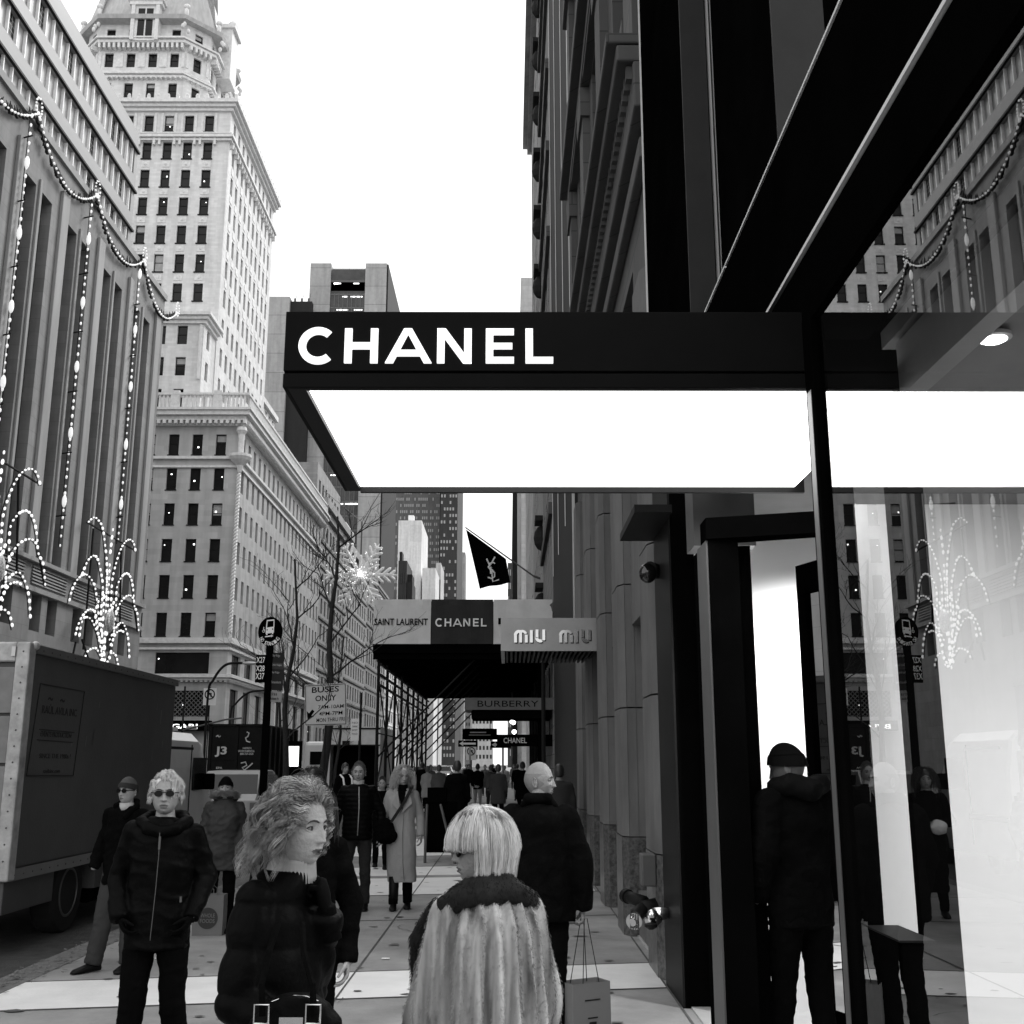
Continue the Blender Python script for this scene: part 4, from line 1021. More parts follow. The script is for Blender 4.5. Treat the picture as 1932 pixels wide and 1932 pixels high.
grid_tower('dark_grid_tower', 'darker narrow tower attached to the right of the grid tower', 834.5, 866, 720, 505, 60, .045, 56, 6, invert=True)
r_ = grid_tower('white_slab_tower', 'blank white slab building in front of the distant grid tower', 752, 796, 982, 380, 30, .8, 0, 0, gm=brickmat('white_slab', .8, 12, 6, mortar=.85))
b = MB(); b.box(-36, -34, 385, 388, hz(982, 380), hz(982, 380) + 3); b.build('roof_box', M_white, r_)
grid_tower('white_lower_block', 'lower white block beside the blank white slab', 797, 822, 1072, 372, 20, .75, 0, 0)
grid_tower('pale_block', 'pale grey block with a roof terrace between the white slab and the grid tower', 822.5, 832, 1062, 400, 20, .55, 4, 3)
r_ = grid_tower('stepped_dark_tower', 'dark stepped old tower low in front of the white slab', 752, 768, 1058, 340, 20, .04, 8, 4)
b = MB(); x0 = at(752, 1058, 340).x; b.box(x0 + 2.6, x0 + 4.2, 342, 350, 0, hz(1058, 340) - 4)
b.box(at(768, 1100, 340).x, at(778, 1100, 340).x, 340, 352, 0, hz(1098, 340)); b.box(at(753, 1058, 340).x, at(758, 1058, 340).x, 341, 346, 0, hz(1040, 340)); b.build('wing', M_darkbrick, r_)
grid_tower('braced_tower', 'slender tower with white diagonal braces beside the grid tower', 867, 878, 1042, 700, 20, .35, 0, 0)
grid_tower('distant_dark_tower', 'small dark tower low behind the flag', 958, 978, 1062, 640, 30, .06, 14, 6, invert=True)
grid_tower('distant_pale_tower', 'pale blocks far down the street seen below the scaffold', 890, 930, 1300, 900, 40, .6, 8, 6)
grid_tower('distant_grey_tower', 'grey block far down the street behind the traffic lights', 840, 888, 1330, 800, 40, .2, 8, 10)
grid_tower('distant_street_wall', 'low dark block closing the far end of the street', 800, 842, 1345, 700, 40, .12, 8, 8)
# slender corner mast
# ================================================================ sidewalk shed
sh = empty('sidewalk_shed', (-1.3, 42, 0), 'dark scaffold shed over the pavement with three banner panels on its front', 'sidewalk shed')
SY0, SY1, SXL, SXR = 32.0, 52.0, -3.95, 1.22
zA, zB = hz(1215, SY0), hz(1131, SY0)
b = MB(); b.box(SXL, SXR, SY0 + .1, SY1, zA - .25, zA - .1); b.box(SXL, SXL + .06, SY0 + .1, SY1, zA - .1, zB); b.box(SXL + .1, SXR, SY0 + .08, SY0 + .14, zA - .1, zB - .05)
for k_ in range(22): y = SY0 + .2 + k_ * .93; b.box(SXL, SXR, y, y + .12, zA - .42, zA - .255)
b.build('deck', M_blackm, sh)
us = (705, 813.5, 931, 1043)
bm_ = [mat('banner_pale', .62, .8, var=.06, bump=.6, bscale=1.5), mat('banner_black', .012, .7, bump=.6, bscale=1.5), mat('banner_pale', .34)]
for i in range(3):
    x0, x1 = at(us[i], 1170, SY0).x, at(us[i + 1], 1170, SY0).x
    mb = MB(); n = 14
    for a in range(n):
        for c in range(8):
            P_ = lambda i_, j_: (x0 + (x1 - x0 - .01) * i_ / n, SY0 + .018 * math.sin(i_ * 1.1 + j_ * .7) * (0 if j_ in (0, 8) else 1), zA + (zB - zA) * j_ / 8)
            mb.quad(P_(a, c), P_(a + 1, c), P_(a + 1, c + 1), P_(a, c + 1))
    bn = mb.build('banner', bm_[i], sh, smooth=True)
    mb = MB(); Y_ = SY0 - .03
    if i == 0: letters(mb, 'SAINT LAURENT', (0, Y_, 0), (1, 0, 0), (0, -1, 0), at(706, 1180, Y_).x, at(807, 1180, Y_).x, hz(1179.5, Y_), hz(1167, Y_), .01, .012); mb.build('lettering', M_blackm, bn)
    if i == 1:
        pA, pB = at(821, 1182, Y_), at(918, 1182, Y_); s_ = (pB.x - pA.x) / 482
        plate(mb, [[(x * s_, z * s_ * 1.1) for x, z in p] for p in wide_letters()], (pA.x, Y_, pA.z), (1, 0, 0), (0, -1, 0), .01); mb.build('lettering', M_white, bn)
    if i == 2:
        mb.box(at(940, 1175, Y_).x, at(945, 1175, Y_).x, Y_ - .01, Y_, hz(1178, Y_), hz(1166, Y_)); mb.build('lettering', M_blackm, bn)
np_ = 9
for k_ in range(np_):
    y = SY0 + .4 + k_ * 2.4
    for x in (-3.8, 1.0):
        if x > 0 and k_ % 2: continue
        mb = MB(); mb.tube((x, y, 0), (x, y, zA - .25), .045 if x < 0 else .06, n=8); mb.box(x - .12, x + .12, y - .12, y + .12, .009, .03); mb.tube((x, y, 1.0), (x, y, 1.12), .07, n=8); mb.build('post', M_dark, sh)
for k_ in range(np_):
    y = SY0 + .4 + k_ * 2.4
    if k_ % 2 == 0 or k_ < 4:
        mb = MB(); mb.tube((-3.8, y + .1, 1.9 + .0 * k_), (-.9, y + .1, zA - .3), .03, n=6); mb.build('brace', M_dark, sh)
mb = MB()
for z in (4.55, 4.25, 3.95): mb.tube((-3.72, SY0 + .2, z), (-3.72, SY1 - .2, z), .04, n=6)
for z in (1.1, 2.6): mb.tube((-3.8, SY0 + .2, z), (-3.8, SY1 - .2, z), .022, n=6)
mb.build('rail', M_dark, sh)
for k_ in range(4):
    y = SY0 + .4 + k_ * 4.8; mb = MB(); mb.tube((-3.76, y, 1.2), (-3.76, y + 4.6, 4.5), .022, n=6); mb.tube((-3.84, y + 4.7, 1.2), (-3.84, y, 4.5), .022, n=6); mb.build('brace', M_dark, sh)
mb = MB(); mb.box(.86, 1.0, SY0 + 1.8, SY0 + 2.0, 0, zA - .3); mb.build('post', M_blackm, sh)
# third canopy, below the shed
c3 = empty('stone_grey_canopy', (1.3, 34, 3.4), 'dull grey canopy with engraved serif capitals under the scaffold shed', 'canopy')
YB = 33.0; a0 = at(876.5, 1339, YB); a1 = at(1043, 1316.5, YB)
mb = MB(); mb.box(a0.x, a1.x, YB, YB + 2.2, a0.z, a1.z); mb.build('fascia', mat('canopy_grey', .12, .6), c3)
mb = MB(); mb.box(a0.x + .2, a1.x - .05, YB + .1, YB + 2.2, a0.z - .25, a0.z - .002); mb.build('underside', M_blackm, c3)
mb = MB(); letters(mb, 'BURBERRY', (0, YB - .002, 0), (1, 0, 0), (0, -1, 0), at(901, 1330, YB).x, at(1016, 1330, YB).x, hz(1333.5, YB), hz(1322, YB), .01, -.003)
mb.build('lettering', M_blackm, c3)
# lamps under the shed and beyond
lampd = [(.1, 33.4, 3.12), (.1, 34.6, 3.0), (.25, 60, 3.9), (.35, 74, 3.8), (.5, 96, 4.0), (.6, 118, 4.0)]
for i, (x, y, z) in enumerate(lampd):
    r_ = empty('hanging_lamp', (x, y, z), ['bright lamp right under the grey canopy', 'second lamp close under the grey canopy', 'topmost bright bulb in the row past the canopy', 'second bright bulb in the row past the canopy', 'third bright bulb in the row past the canopy', 'lowest bulb in the row past the canopy'][i], 'lamp', 'bright bulbs in a row above the crowd')
    mb = MB(); mb.ell((0, 0, 0), .075 * y / 40, .075 * y / 40, .075 * y / 40, 12, 8); mb.build('bulb', emat('lamp_white', 8), r_, smooth=True, local=True)
    mb = MB(); mb.tube((0, 0, .1), (0, 0, .7), .02); mb.build('cord', M_frame, r_, local=True)
# ================================================================ vehicles
M_tyre = mat('tyre', .012, .85); M_truck = mat('truck_paint', .085, .6, var=.15, scale=1.2, bump=.15, bscale=25, spec=.2)
M_carglass = winglass('car_glass', .006, .1, .3); M_vanw = mat('van_white', .75, .3, var=.05, spec=.5, coat=.4)
def wheel(parent, x, y, z, r, w=.24, name='wheel', local=False):
    b = MB()
    prof = [(r * .62, -w / 2), (r * .95, -w / 2), (r, -w * .35), (r, w * .35), (r * .95, w / 2), (r * .62, w / 2)]
    def lat(mb, prof, mi=0, n=28): mb.rings([[(x + d, y + q * math.cos(2 * PI * k / n), z + q * math.sin(2 * PI * k / n)) for k in range(n)] for q, d in prof], mi)
    lat(b, prof); o = b.build(name, M_tyre, parent, smooth=False, fix=True, local=local)
    b = MB(); lat(b, [(r * .6, w * .1), (r * .62, w * .52), (r * .56, w * .54), (r * .5, w * .2), (r * .2, w * .12), (r * .18, w * .4), (.02, w * .42)]); b.build('rim', M_mid, o, fix=True, local=local)
    return o
TXR, TY0, TY1, TZ0, TZ1 = -5.0, 11.5, 16.75, .58, 2.93
tk = empty('box_truck', (-6.2, 14.5, -.15), 'dark grey box truck with faded lettering and pale corner posts parked at the left kerb', 'truck')
b = MB(); b.box(-7.4, TXR, TY0, TY1, TZ0 + .1, TZ1); b.build('box_body', M_truck, tk, bevel=.03)
b = MB(); b.box(TXR + .001, TXR + .035, TY0, TY1, TZ1 - .07, TZ1 + .02); b.box(TXR + .001, TXR + .04, TY0, TY1, TZ0, TZ0 + .11); b.build('side_rails', mat('rail_metal', .16, .4, .3), tk)
b = MB(); b.box(TXR - .1, TXR + .045, TY0 - .05, TY0 + .12, TZ0, TZ1 + .03); b.box(-7.45, -7.3, TY0 - .05, TY0 + .12, TZ0, TZ1 + .03); b.box(-7.3, TXR - .1, TY0 - .04, TY0 - .002, TZ1 - .18, TZ1 + .03); b.build('corner_posts', mat('post_metal', .42, .45, .3, var=.35, scale=6), tk, bevel=.02)
b = MB()
for k_ in range(4): b.box(-7.3, TXR - .1, TY0 - .03, TY0 - .002, TZ0 + .15 + k_ * .5, TZ0 + .62 + k_ * .5)
b.build('rear_door', mat('door_grey', .2, .6, var=.25), tk, bevel=.008)
for x in (-5.6, -6.2): b = MB(); b.tube((x, TY0 - .06, TZ0 + .1), (x, TY0 - .06, TZ1 - .2), .018, n=8); b.box(x - .05, x + .05, TY0 - .075, TY0 - .045, 1.25, 1.32); b.box(x - .03, x + .25, TY0 - .085, TY0 - .07, 1.27, 1.3); b.build('latch', M_mid, tk)
b = MB()
for yy in np.arange(TY0 + .1, TY1, .22):
    b.ell((TXR + .042, float(yy), TZ0 + .055), .006, .01, .01, 6, 4); b.ell((TXR + .037, float(yy), TZ1 - .03), .006, .01, .01, 6, 4)
for z in np.arange(TZ0 + .2, TZ1, .16): b.ell((TXR - .02, TY0 - .052, float(z)), .01, .006, .01, 6, 4)
b.build('rivets', M_mid, tk)
b = MB()
for y0, y1 in ((TY0, 12.75), (14.0, TY1)): b.box(TXR - .2, TXR - .01, y0, y1, .26, TZ0 - .002)
b.build('skirt', M_truck, tk, bevel=.01)
b = MB(); b.box(-7.3, -5.25, TY0 + .1, TY1, .3, TZ0 - .002); b.box(-6.9, -5.8, 12, 18.4, .1, .3); b.tube((TXR - .15, 14.1, .18), (TXR - .15, 15.2, .18), .1, n=12); b.build('chassis', M_blackm, tk)
b = MB(); b.box(-7.2, -5.75, TY1 + .1, TY1 + 1.3, .2, 1.7); b.box(-7.2, -5.75, TY1 + 1.3, TY1 + 1.9, .2, 1.2); b.build('cab', M_truck, tk, bevel=.12)
b = MB(); b.hexa([(-7.35, TY1 + .002, 2.0), (-5.04, TY1 + .002, 2.0), (-5.3, TY1 + .75, 2.0), (-7.1, TY1 + .75, 2.0), (-7.35, TY1 + .002, TZ1), (-5.04, TY1 + .002, TZ1), (-5.3, TY1 + .45, TZ1 - .2), (-7.1, TY1 + .45, TZ1 - .2)]); b.build('fairing', M_blackm, tk, bevel=.04)
wheel(tk, TXR - .2, 13.35, .29, .44, .26); wheel(tk, -7.2, 13.35, .29, .44, .26); wheel(tk, -5.9, 17.9, .29, .44, .26)
b = MB(); b.box(TXR - .14, TXR - .1, TY0 - .06, TY0 - .02, TZ1 - .12, TZ1 - .02); b.ell((TXR + .03, TY0 + .1, TZ1), .05, .06, .05); b.build('marker_lamp', M_light, tk)
# lettering and frame on the side, slightly darker than the paint
def sidept(x, y): return atX(x * .3364 * .657, (1700 + y * .3364) * .657, TXR)
c = [sidept(*q) for q in ((342, 783), (718, 850), (622, 1568), (222, 1568))]
M_let = mat('faded_letter', .012, .7)
b = MB()
for i in range(4): b.tube(c[i] + Vector((.004, 0, 0)), c[(i + 1) % 4] + Vector((.004, 0, 0)), .007, n=4)
l1 = [sidept(*q) for q in ((335, 1172), (632, 1200), (315, 1262), (622, 1285))]
b.tube(l1[0], l1[1], .006, n=4); b.tube(l1[2], l1[3], .006, n=4); b.build('frame_line', M_let, tk)
b = MB()
def side_text(txt, x0, x1, y0, y1, bold=.0):
    a = sidept(x0, y0); c_ = sidept(x1, y1); letters(b, txt, (TXR + .003, 0, 0), (0, 1, 0), (1, 0, 0), a.y, c_.y, (a.z + c_.z) / 2 - abs(hz_((y0, y1), x0)) / 2, (a.z + c_.z) / 2 + abs(hz_((y0, y1), x0)) / 2, .002, bold)
def hz_(yy, x): return sidept(x, yy[0]).z - sidept(x, yy[1]).z
side_text('RAÚL AVILA INC', 362, 652, 965, 1050, .008); side_text('·EVENTS·PRODUCTION·', 340, 610, 1195, 1240); side_text('SINCE THE 1980s !', 335, 598, 1380, 1420, .0); side_text('ravilainc.com', 368, 508, 1510, 1545)
side_text('~   ~', 410, 550, 905, 935)
b.build('lettering', M_let, tk)
b = MB()
for (x, y, l) in ((720, 1320, .12), (785, 1290, .16), (1365, 1130, .2), (1335, 1010, .1), (1440, 850, .05), (840, 990, .08), (1380, 1330, .1), (1290, 1440, .2), (600, 1320, .05)):
    p = sidept(x, y); b.quad(p + Vector((.004, 0, 0)), p + Vector((.004, .02, 0)), p + Vector((.004, .05 * rnd.random(), l)), p + Vector((.004, .035 - .05 * rnd.random(), l)))
b.build('scratches', M_mid, tk)

def van(name, x0, x1, y0, y1, z1, m, label):
    r_ = empty(name, ((x0 + x1) / 2, (y0 + y1) / 2, -.15), label, 'van')
    b = MB(); prof = []
    n = 16
    def sect(y, e, zt, zb_=.15):
        xm = (x0 + x1) / 2; hw = (x1 - x0) / 2 - e
        pts = [(-hw, zb_), (-hw * 1.0, .9), (-hw * .97, zt * .72), (-hw * .88, zt * .93), (-hw * .72, zt), (hw * .72, zt), (hw * .88, zt * .93), (hw * .97, zt * .72), (hw, .9), (hw, zb_)]
        return [(xm + p[0], y, p[1]) for p in pts]
    b.rings([sect(y0, .03, z1 - .04), sect(y0 + .08, 0, z1), sect(y1 - 1.5, 0, z1), sect(y1 - 1.2, .02, z1 - .06), sect(y1 - .5, .06, z1 * .62), sect(y1, .1, z1 * .5)])
    b.build('body', m, r_, smooth=False, fix=True, bevel=.03)
    b = MB(); b.box(x1 - .012, x1 + .004, y1 - 2.2, y1 - 1.3, 1.25, z1 * .8); b.box(x0 + .2, x0 + .95, y0 - .005, y0 + .01, 1.25, z1 * .85); b.box(x1 - .95, x1 - .2, y0 - .005, y0 + .01, 1.25, z1 * .85); b.build('window', M_carglass, r_)
    b = MB(); b.box(x1 + .001, x1 + .018, y0 + .1, y1 - 2.3, .75, .84); b.box(x1 - .0, x1 + .012, y0 + 1.6, y0 + 1.63, .3, z1 * .9); b.box(x1 - .02, x1 + .012, y0 + .2, y1 - 2.3, z1 * .86, z1 * .88); b.build('trim', M_dark, r_)
    for yy in (y0 + .8, y1 - .8):
        for xx in (x0 + .12, x1 - .12): wheel(r_, xx, yy, .17, .33, .22)
    for xx in (x0 + .06, x1 - .2): b = MB(); b.box(xx, xx + .12, y0 - .012, y0 + .02, .8, 1.2); b.build('tail_light', mat('lamp_dark', .15, .2), r_)
    b = MB(); b.box(x1, x1 + .2, y1 - 1.45, y1 - 1.35, 1.25, 1.55); b.build('mirror', M_blackm, r_, bevel=.03)
    return r_
van('white_van', -7.85, -5.85, 19.2, 23.2, 2.3, M_vanw, 'tall white van parked in front of the dark box truck')

def suv(name, x, y, rz, label, m, group=None, L=4.7, W=1.9, H=1.72, lights=0):
    r_ = empty(name, (x, y, -.15), label, 'car', group, rz)
    b = MB(); h = W / 2
    def sec(yy, zt, hw, zt_w):  # body below the belt and greenhouse above
        return [(-hw, yy, .28), (-hw * 1.0, yy, .7), (-hw * .98, yy, min(zt, .98)), (-zt_w, yy, zt), (zt_w, yy, zt), (hw * .98, yy, min(zt, .98)), (hw, yy, .7), (hw, yy, .28)]
    # front at -L/2
    b.rings([sec(-L / 2, .75, h * .85, h * .7), sec(-L / 2 + .2, .95, h * .97, h * .8), sec(-L * .22, 1.05, h, h * .85), sec(-L * .08, H - .05, h, h * .7), sec(0, H, h, h * .72), sec(L * .3, H - .02, h, h * .72), sec(L * .44, 1.15, h, h * .8), sec(L / 2, 1.0, h * .93, h * .8), sec(L / 2 + .02, .5, h * .9, h * .75)])
    b.build('body', m, r_, local=True, fix=True, bevel=.04)
    b = MB(); g_ = h * .985
    for s_ in (-1, 1):
        pts = [(s_ * g_ * 1.005, -L * .17, 1.03), (s_ * g_ * 1.005, L * .41, 1.03), (s_ * h * .78, L * .31, H - .12), (s_ * h * .78, -L * .06, H - .12)]
        b.poly([(p[0] * 1.01, p[1], p[2]) for p in (pts if s_ > 0 else pts[::-1])])
    b.quad((-h * .84, -L * .205 - .02, 1.1), (h * .84, -L * .205 - .02, 1.1), (h * .7, -L * .095 - .02, H - .12), (-h * .7, -L * .095 - .02, H - .12))
    b.quad((h * .8, L * .437 + .02, 1.15), (-h * .8, L * .437 + .02, 1.15), (-h * .68, L * .315 + .03, H - .1), (h * .68, L * .315 + .03, H - .1))
    b.build('window', M_carglass, r_, local=True)
    for s_ in (-1, 1):
        for yy in (-L * .31, L * .31): wheel(r_, 0, 0, 0, .34, .22, local=True).location = (s_ * (h - .1), yy, .34)
        b = MB(); b.box(s_ * h * .55, s_ * h * .85, -L / 2 - .03, -L / 2 + .05, .62, .76); b.build('headlight', emat('headlight_glow', 7) if lights else M_light, r_, local=True)
        b = MB(); b.box(s_ * h * .7, s_ * h * .93, L / 2 - .06, L / 2 + .04, .78, .95); b.build('tail_light', M_mid, r_, local=True)
    b = MB(); b.box(-.28, .28, L / 2 + .022, L / 2 + .04, .6, .74); b.build('number_plate', M_white, r_, local=True)
    b = MB(); b.box(-h * .9, h * .9, L / 2 + .0, L / 2 + .08, .3, .5); b.build('bumper', M_dark, r_, local=True, bevel=.03)
    return r_
# its back faces the camera, so it is turned round: front towards +Y
suv('estate_car', -7.05, 30.5, PI, 'dark station wagon with a pale roof behind the man in the fur hood', mat('car_silver', .22, .3, .3, spec=.5), lights=0)
# open top container truck
ctk = empty('container_truck', (-11.5, 50, -.15), 'black container truck with white painted scrawls seen from behind', 'truck')
b = MB(); b.box(-12.8, -10.3, 48, 55, .75, 3.36); 
for k_ in range(7): b.box(-10.299, -10.2, 48.2 + k_, 48.35 + k_, .8, 3.3)
for x in (-12.75, -11.62, -10.42): b.box(x, x + .1, 47.93, 47.999, .8, 3.36)
b.box(-12.8, -10.3, 47.93, 47.999, 3.3, 3.4); b.box(-12.8, -10.3, 47.95, 47.998, 1.9, 1.98); b.build('container', mat('black_paint', .006, .5, var=.5, scale=3, spec=.1), ctk)
b = MB(); b.box(-12.6, -10.5, 48.2, 57, .3, .7); b.build('chassis', M_blackm, ctk)
for yy in (49.5, 51, 56): wheel(ctk, -12.5, yy, .35, .5, .3); wheel(ctk, -10.55, yy, .35, .5, .3)
b = MB()
def rp(x, y): return at((480 + x * .3313) * .657, (1900 + y * .3313) * .657, 47.9)
def rtext(t_, x0, x1, y0, y1, bold=.0):
    a, c_ = rp(x0, y1), rp(x1, y0); letters(b, t_, (0, 47.9, 0), (1, 0, 0), (0, -1, 0), a.x, c_.x, a.z, c_.z, .01, bold)
rtext('J3', 412, 520, 735, 825, .03); rtext('ENVIRONMENTAL', 618, 760, 766, 784, .012); rtext('888-727-2325', 632, 748, 790, 808, .012); rtext('HARPRETH', 655, 730, 742, 758, .01); rtext('EPA', 425, 478, 912, 930, .01); rtext('BIC # G3373', 640, 748, 940, 958, .01)
for pts in ([(690, 610), (710, 620), (700, 650), (680, 660), (690, 690), (720, 700)], [(640, 880), (680, 870), (690, 900), (650, 920), (670, 940), (720, 900), (740, 880)], [(425, 650), (440, 640), (450, 655), (465, 645)]): b.path([rp(*p) for p in smooth_pts([(p[0], p[1], 0) for p in pts], 3) and pts], .03, 5)
b.build('lettering', mat('chalk_white', .6, .8), ctk)
# open white delivery truck
wt = empty('delivery_truck', (-6.8, 53, -.15), 'white delivery truck with an open black cargo space seen from behind', 'truck')
xa, xb = at(622, 1380, 50).x, at(718, 1380, 50).x; zt_ = hz(1371, 50)
b = MB(); b.box(xa, xb, 50.9, 56, .6, zt_); b.box(xa, xb, 50, 50.9, zt_ - .8, zt_); b.box(xa, xa + .06, 50, 50.9, .6, zt_ - .8); b.box(xb - .06, xb, 50, 50.9, .6, zt_ - .8); b.build('box_body', mat('truck_white', .6, .5), wt)
b = MB(); b.box(xa + .07, xb - .07, 50.85, 50.899, .7, zt_ - .81); b.box(xa, xb, 49.9, 50.898, .45, .6); b.build('cargo_opening', M_blackm, wt)
b = MB(); b.box(xa, xb, 49.96, 49.999, zt_ - .12, zt_ - .05); b.box(xa, xb, 49.96, 49.999, zt_ - .84, zt_ - .78); b.box(xa + .6, xa + .9, 49.85, 49.99, zt_ - .8, zt_ - .62); b.box(xa + 1.3, xa + 1.4, 49.85, 49.99, zt_ - .8, zt_ - .6); b.build('trim', M_dark, wt)
b = MB(); b.box(xa + .7, xa + 1.3, 50.3, 50.8, .6, 1.5); b.build('crate', M_dark, wt)
for xx in (xa + .25, xb - .25): wheel(wt, xx, 51.2, .3, .45, .28)
# bus far off
bs = empty('city_bus', (-10.5, 66, -.15), 'white bus seen from behind left of the delivery truck', 'bus')
xa, xb = at(574, 1400, 62).x, at(574, 1400, 62).x + 2.5
b = MB(); b.box(xa, xb, 62, 73, .3, hz(1399, 62)); b.build('body', M_vanw, bs, bevel=.2)
b = MB(); b.box(xa + .35, xb - .35, 61.97, 61.999, 1.7, 2.4); b.build('rear_window', M_carglass, bs)
b = MB(); b.box(xa + .5, xa + .95, 61.96, 61.999, 1.1, 1.2); b.box(xa + .2, xb - .2, 61.95, 61.999, .3, .5); b.build('trim', M_dark, bs)
for yy in (65, 71): wheel(bs, xb - .2, yy, .35, .5, .3); wheel(bs, xa + .2, yy, .35, .5, .3)
b = MB(); b.box(xa + .1, xa + .25, 61.95, 61.999, .8, 1.1); b.build('tail_light', M_mid, bs)
# cars waiting farther on
proto = suv('waiting_car', -9.6, 74, .0, 'pale waiting car with lit headlights nearest the crossing', mat('car_pale', .35, .3, .2, spec=.5), 'cars with lit headlights down the street', lights=1)
cl = ['dark car', 'car second in the line']
for i, (x, y, rz) in enumerate([(-9.0, 92, .1), (-12.6, 97, 0), (-9.4, 121, 0), (-12.4, 126, 0), (-7.6, 133, 0), (-9.6, 142, 0), (-12.8, 150, 0), (-7.4, 155, 0), (-10.0, 170, 0), (-13.4, 82, 0), (-17, 88, 0)]):
    c_ = copy_tree(proto); c_.location = (x, y, -.15); c_.rotation_euler.z = rz
    c_['label'] = 'car with lit headlights %s' % ['crossing the avenue behind the posts', 'in the far lane beyond the avenue crossing', 'just past the avenue in the near lane', 'just past the avenue in the middle lane', 'nearest the kerb past the avenue', 'third back in the near lane past the avenue', 'third back in the middle lane', 'close to the kerb far down the street', 'farthest down the street', 'in the middle lane before the avenue', 'in the far lane before the avenue'][i]

# ================================================================ street furniture
# bus stop pole
BX_, BY_ = at(508, 1240, 18).x, 18.0
bp = empty('bus_stop_sign', (BX_, BY_, 0), 'tall bus stop sign with round bus emblem and dark route panels at the kerb', 'bus stop sign')
def z18(v): return hz(v, BY_)
b = MB(); b.box(BX_ - .055, BX_ + .055, BY_ - .02, BY_ + .05, .009, z18(1215)); b.build('pole', M_blackm, bp)
cz = (z18(1167) + z18(1217)) / 2; rr = (z18(1167) - z18(1222)) / 2; rx = rr * .82
b = MB(); U8 = lambda a, s=1.0, y=0: (BX_ + rx * s * math.cos(a), BY_ - .03 - y, cz + rr * s * math.sin(a))
ringp = [U8(2 * PI * k_ / 40) for k_ in range(40)]; b.rings([ringp, [(p[0], p[1] + .05, p[2]) for p in ringp]]); b.build('roundel', M_black, bp, fix=True)
b = MB()
def e8(x, y, s=.0): return (BX_ + (x - 920) * .2330 * .657 / 2080 * BY_, BY_ - .036 - s, cz + (515 - y) * .2330 * .657 / 2080 * BY_)
def pl8(mb, pts, s=0): mb.rings([[e8(x, y, s + .004) for x, y in pts], [e8(x, y, s) for x, y in pts]])
pl8(b, [(868, 470), (968, 455), (968, 530), (868, 545)]); pl8(b, [(876, 375), (966, 365), (968, 380), (878, 390)]); pl8(b, [(874, 380), (884, 380), (880, 475), (868, 475)]); pl8(b, [(958, 370), (968, 370), (970, 460), (960, 460)])
pl8(b, [(875, 545), (890, 545), (890, 560), (875, 560)]); pl8(b, [(945, 530), (960, 530), (960, 548), (945, 548)]); pl8(b, [(862, 575), (945, 562), (945, 575), (862, 588)]); pl8(b, [(935, 552), (962, 570), (935, 588)])
b.path([e8(840, 460), e8(840, 490), e8(852, 495), e8(856, 515)], .006, 5); b.path([e8(840 + 14 * math.cos(t_), 512 + 14 * math.sin(t_)) for t_ in np.linspace(.3, 5.3, 14)], .005, 5)
b.build('bus_emblem', M_white, bp, fix=True)
b = MB(); pl8(b, [(878, 490), (890, 488), (890, 503), (878, 505)], .005); pl8(b, [(945, 480), (957, 478), (957, 493), (945, 495)], .005)
b.build('emblem_lamps', M_black, bp, fix=True)
b = MB()
for k_, ch in enumerate('NO STANDING'):
    if ch == ' ': continue
    a = math.radians(215 + k_ * 11); q = U8(a, .84, .006); T_ = Vector((-math.sin(a) * .82, 0, math.cos(a))).normalized()
    letters(b, ch, q, T_, (0, -1, 0), -.018, .018, -.03, .03, .003, .01, Z=(-T_.z, 0, T_.x))
b.build('ring_lettering', M_white, bp)
M_panel = mat('panel_blue_grey', .035, .35, spec=.4)
b = MB(); x0, x1 = at(483, 1260, 18).x, at(502, 1260, 18).x; b.box(x0, x1, BY_ - .03, BY_, z18(1288), z18(1236)); b.build('route_panel', M_black, bp)
b = MB()
for t_, v0, v1 in (('X27', 1240, 1251), ('X28', 1256, 1267), ('X37', 1270, 1282)): letters(b, t_, (0, BY_ - .033, 0), (1, 0, 0), (0, -1, 0), at(484, 1260, 18).x, at(500, 1260, 18).x, z18(v1), z18(v0), .004, .004)
b.build('route_numbers', M_white, bp)
# right wing is turned a little
PX = at(509, 1260, 18).x; PX2 = at(537, 1260, 18).x; U = Vector((PX2 - PX, .18, 0)).normalized(); N = Vector((U.y, -U.x, 0))
b = MB(); b.obox((PX, BY_, 0), U, N, 0, (PX2 - PX), -.01, .01, z18(1302), z18(1231)); b.build('destination_panel', M_panel, bp)
b = MB(); b.obox((PX, BY_, 0), U, N, 0, (PX2 - PX) * .95, -.01, .012, z18(1324), z18(1304)); b.build('street_panel', mat('pale_sign', .4, .5), bp)
b = MB(); b.obox((PX, BY_, 0), U, N, .01, (PX2 - PX) - .01, .011, .014, z18(1262), z18(1250)); b.build('panel_stripe', M_mid, bp)
b = MB(); wv = PX2 - PX
for t_, v0, v1, f in (('Bay Ridge', 1234, 1240, .55), ('Dyker Heights', 1252, 1257, .7), ('Bay Ridge', 1266, 1271, .55), ('Bensonhurst', 1284, 1289, .7)): letters(b, t_, (PX, BY_, 0) + N * .0155 if False else Vector((PX, BY_, 0)) + N * .0155, U, N, .03, wv * f + .03, z18(v1), z18(v0), .002, .002)
b.build('destinations', mat('sign_letter', .5, .6), bp)
b = MB()
for t_, v0, v1, f in (('E 57 St &', 1307, 1312, .5), ('Madison Av', 1315, 1320, .65)): letters(b, t_, Vector((PX, BY_, 0)) + N * .013, U, N, .02, wv * f + .02, z18(v1), z18(v0), .002, .01)
b.build('street_lettering', M_blackm, bp)

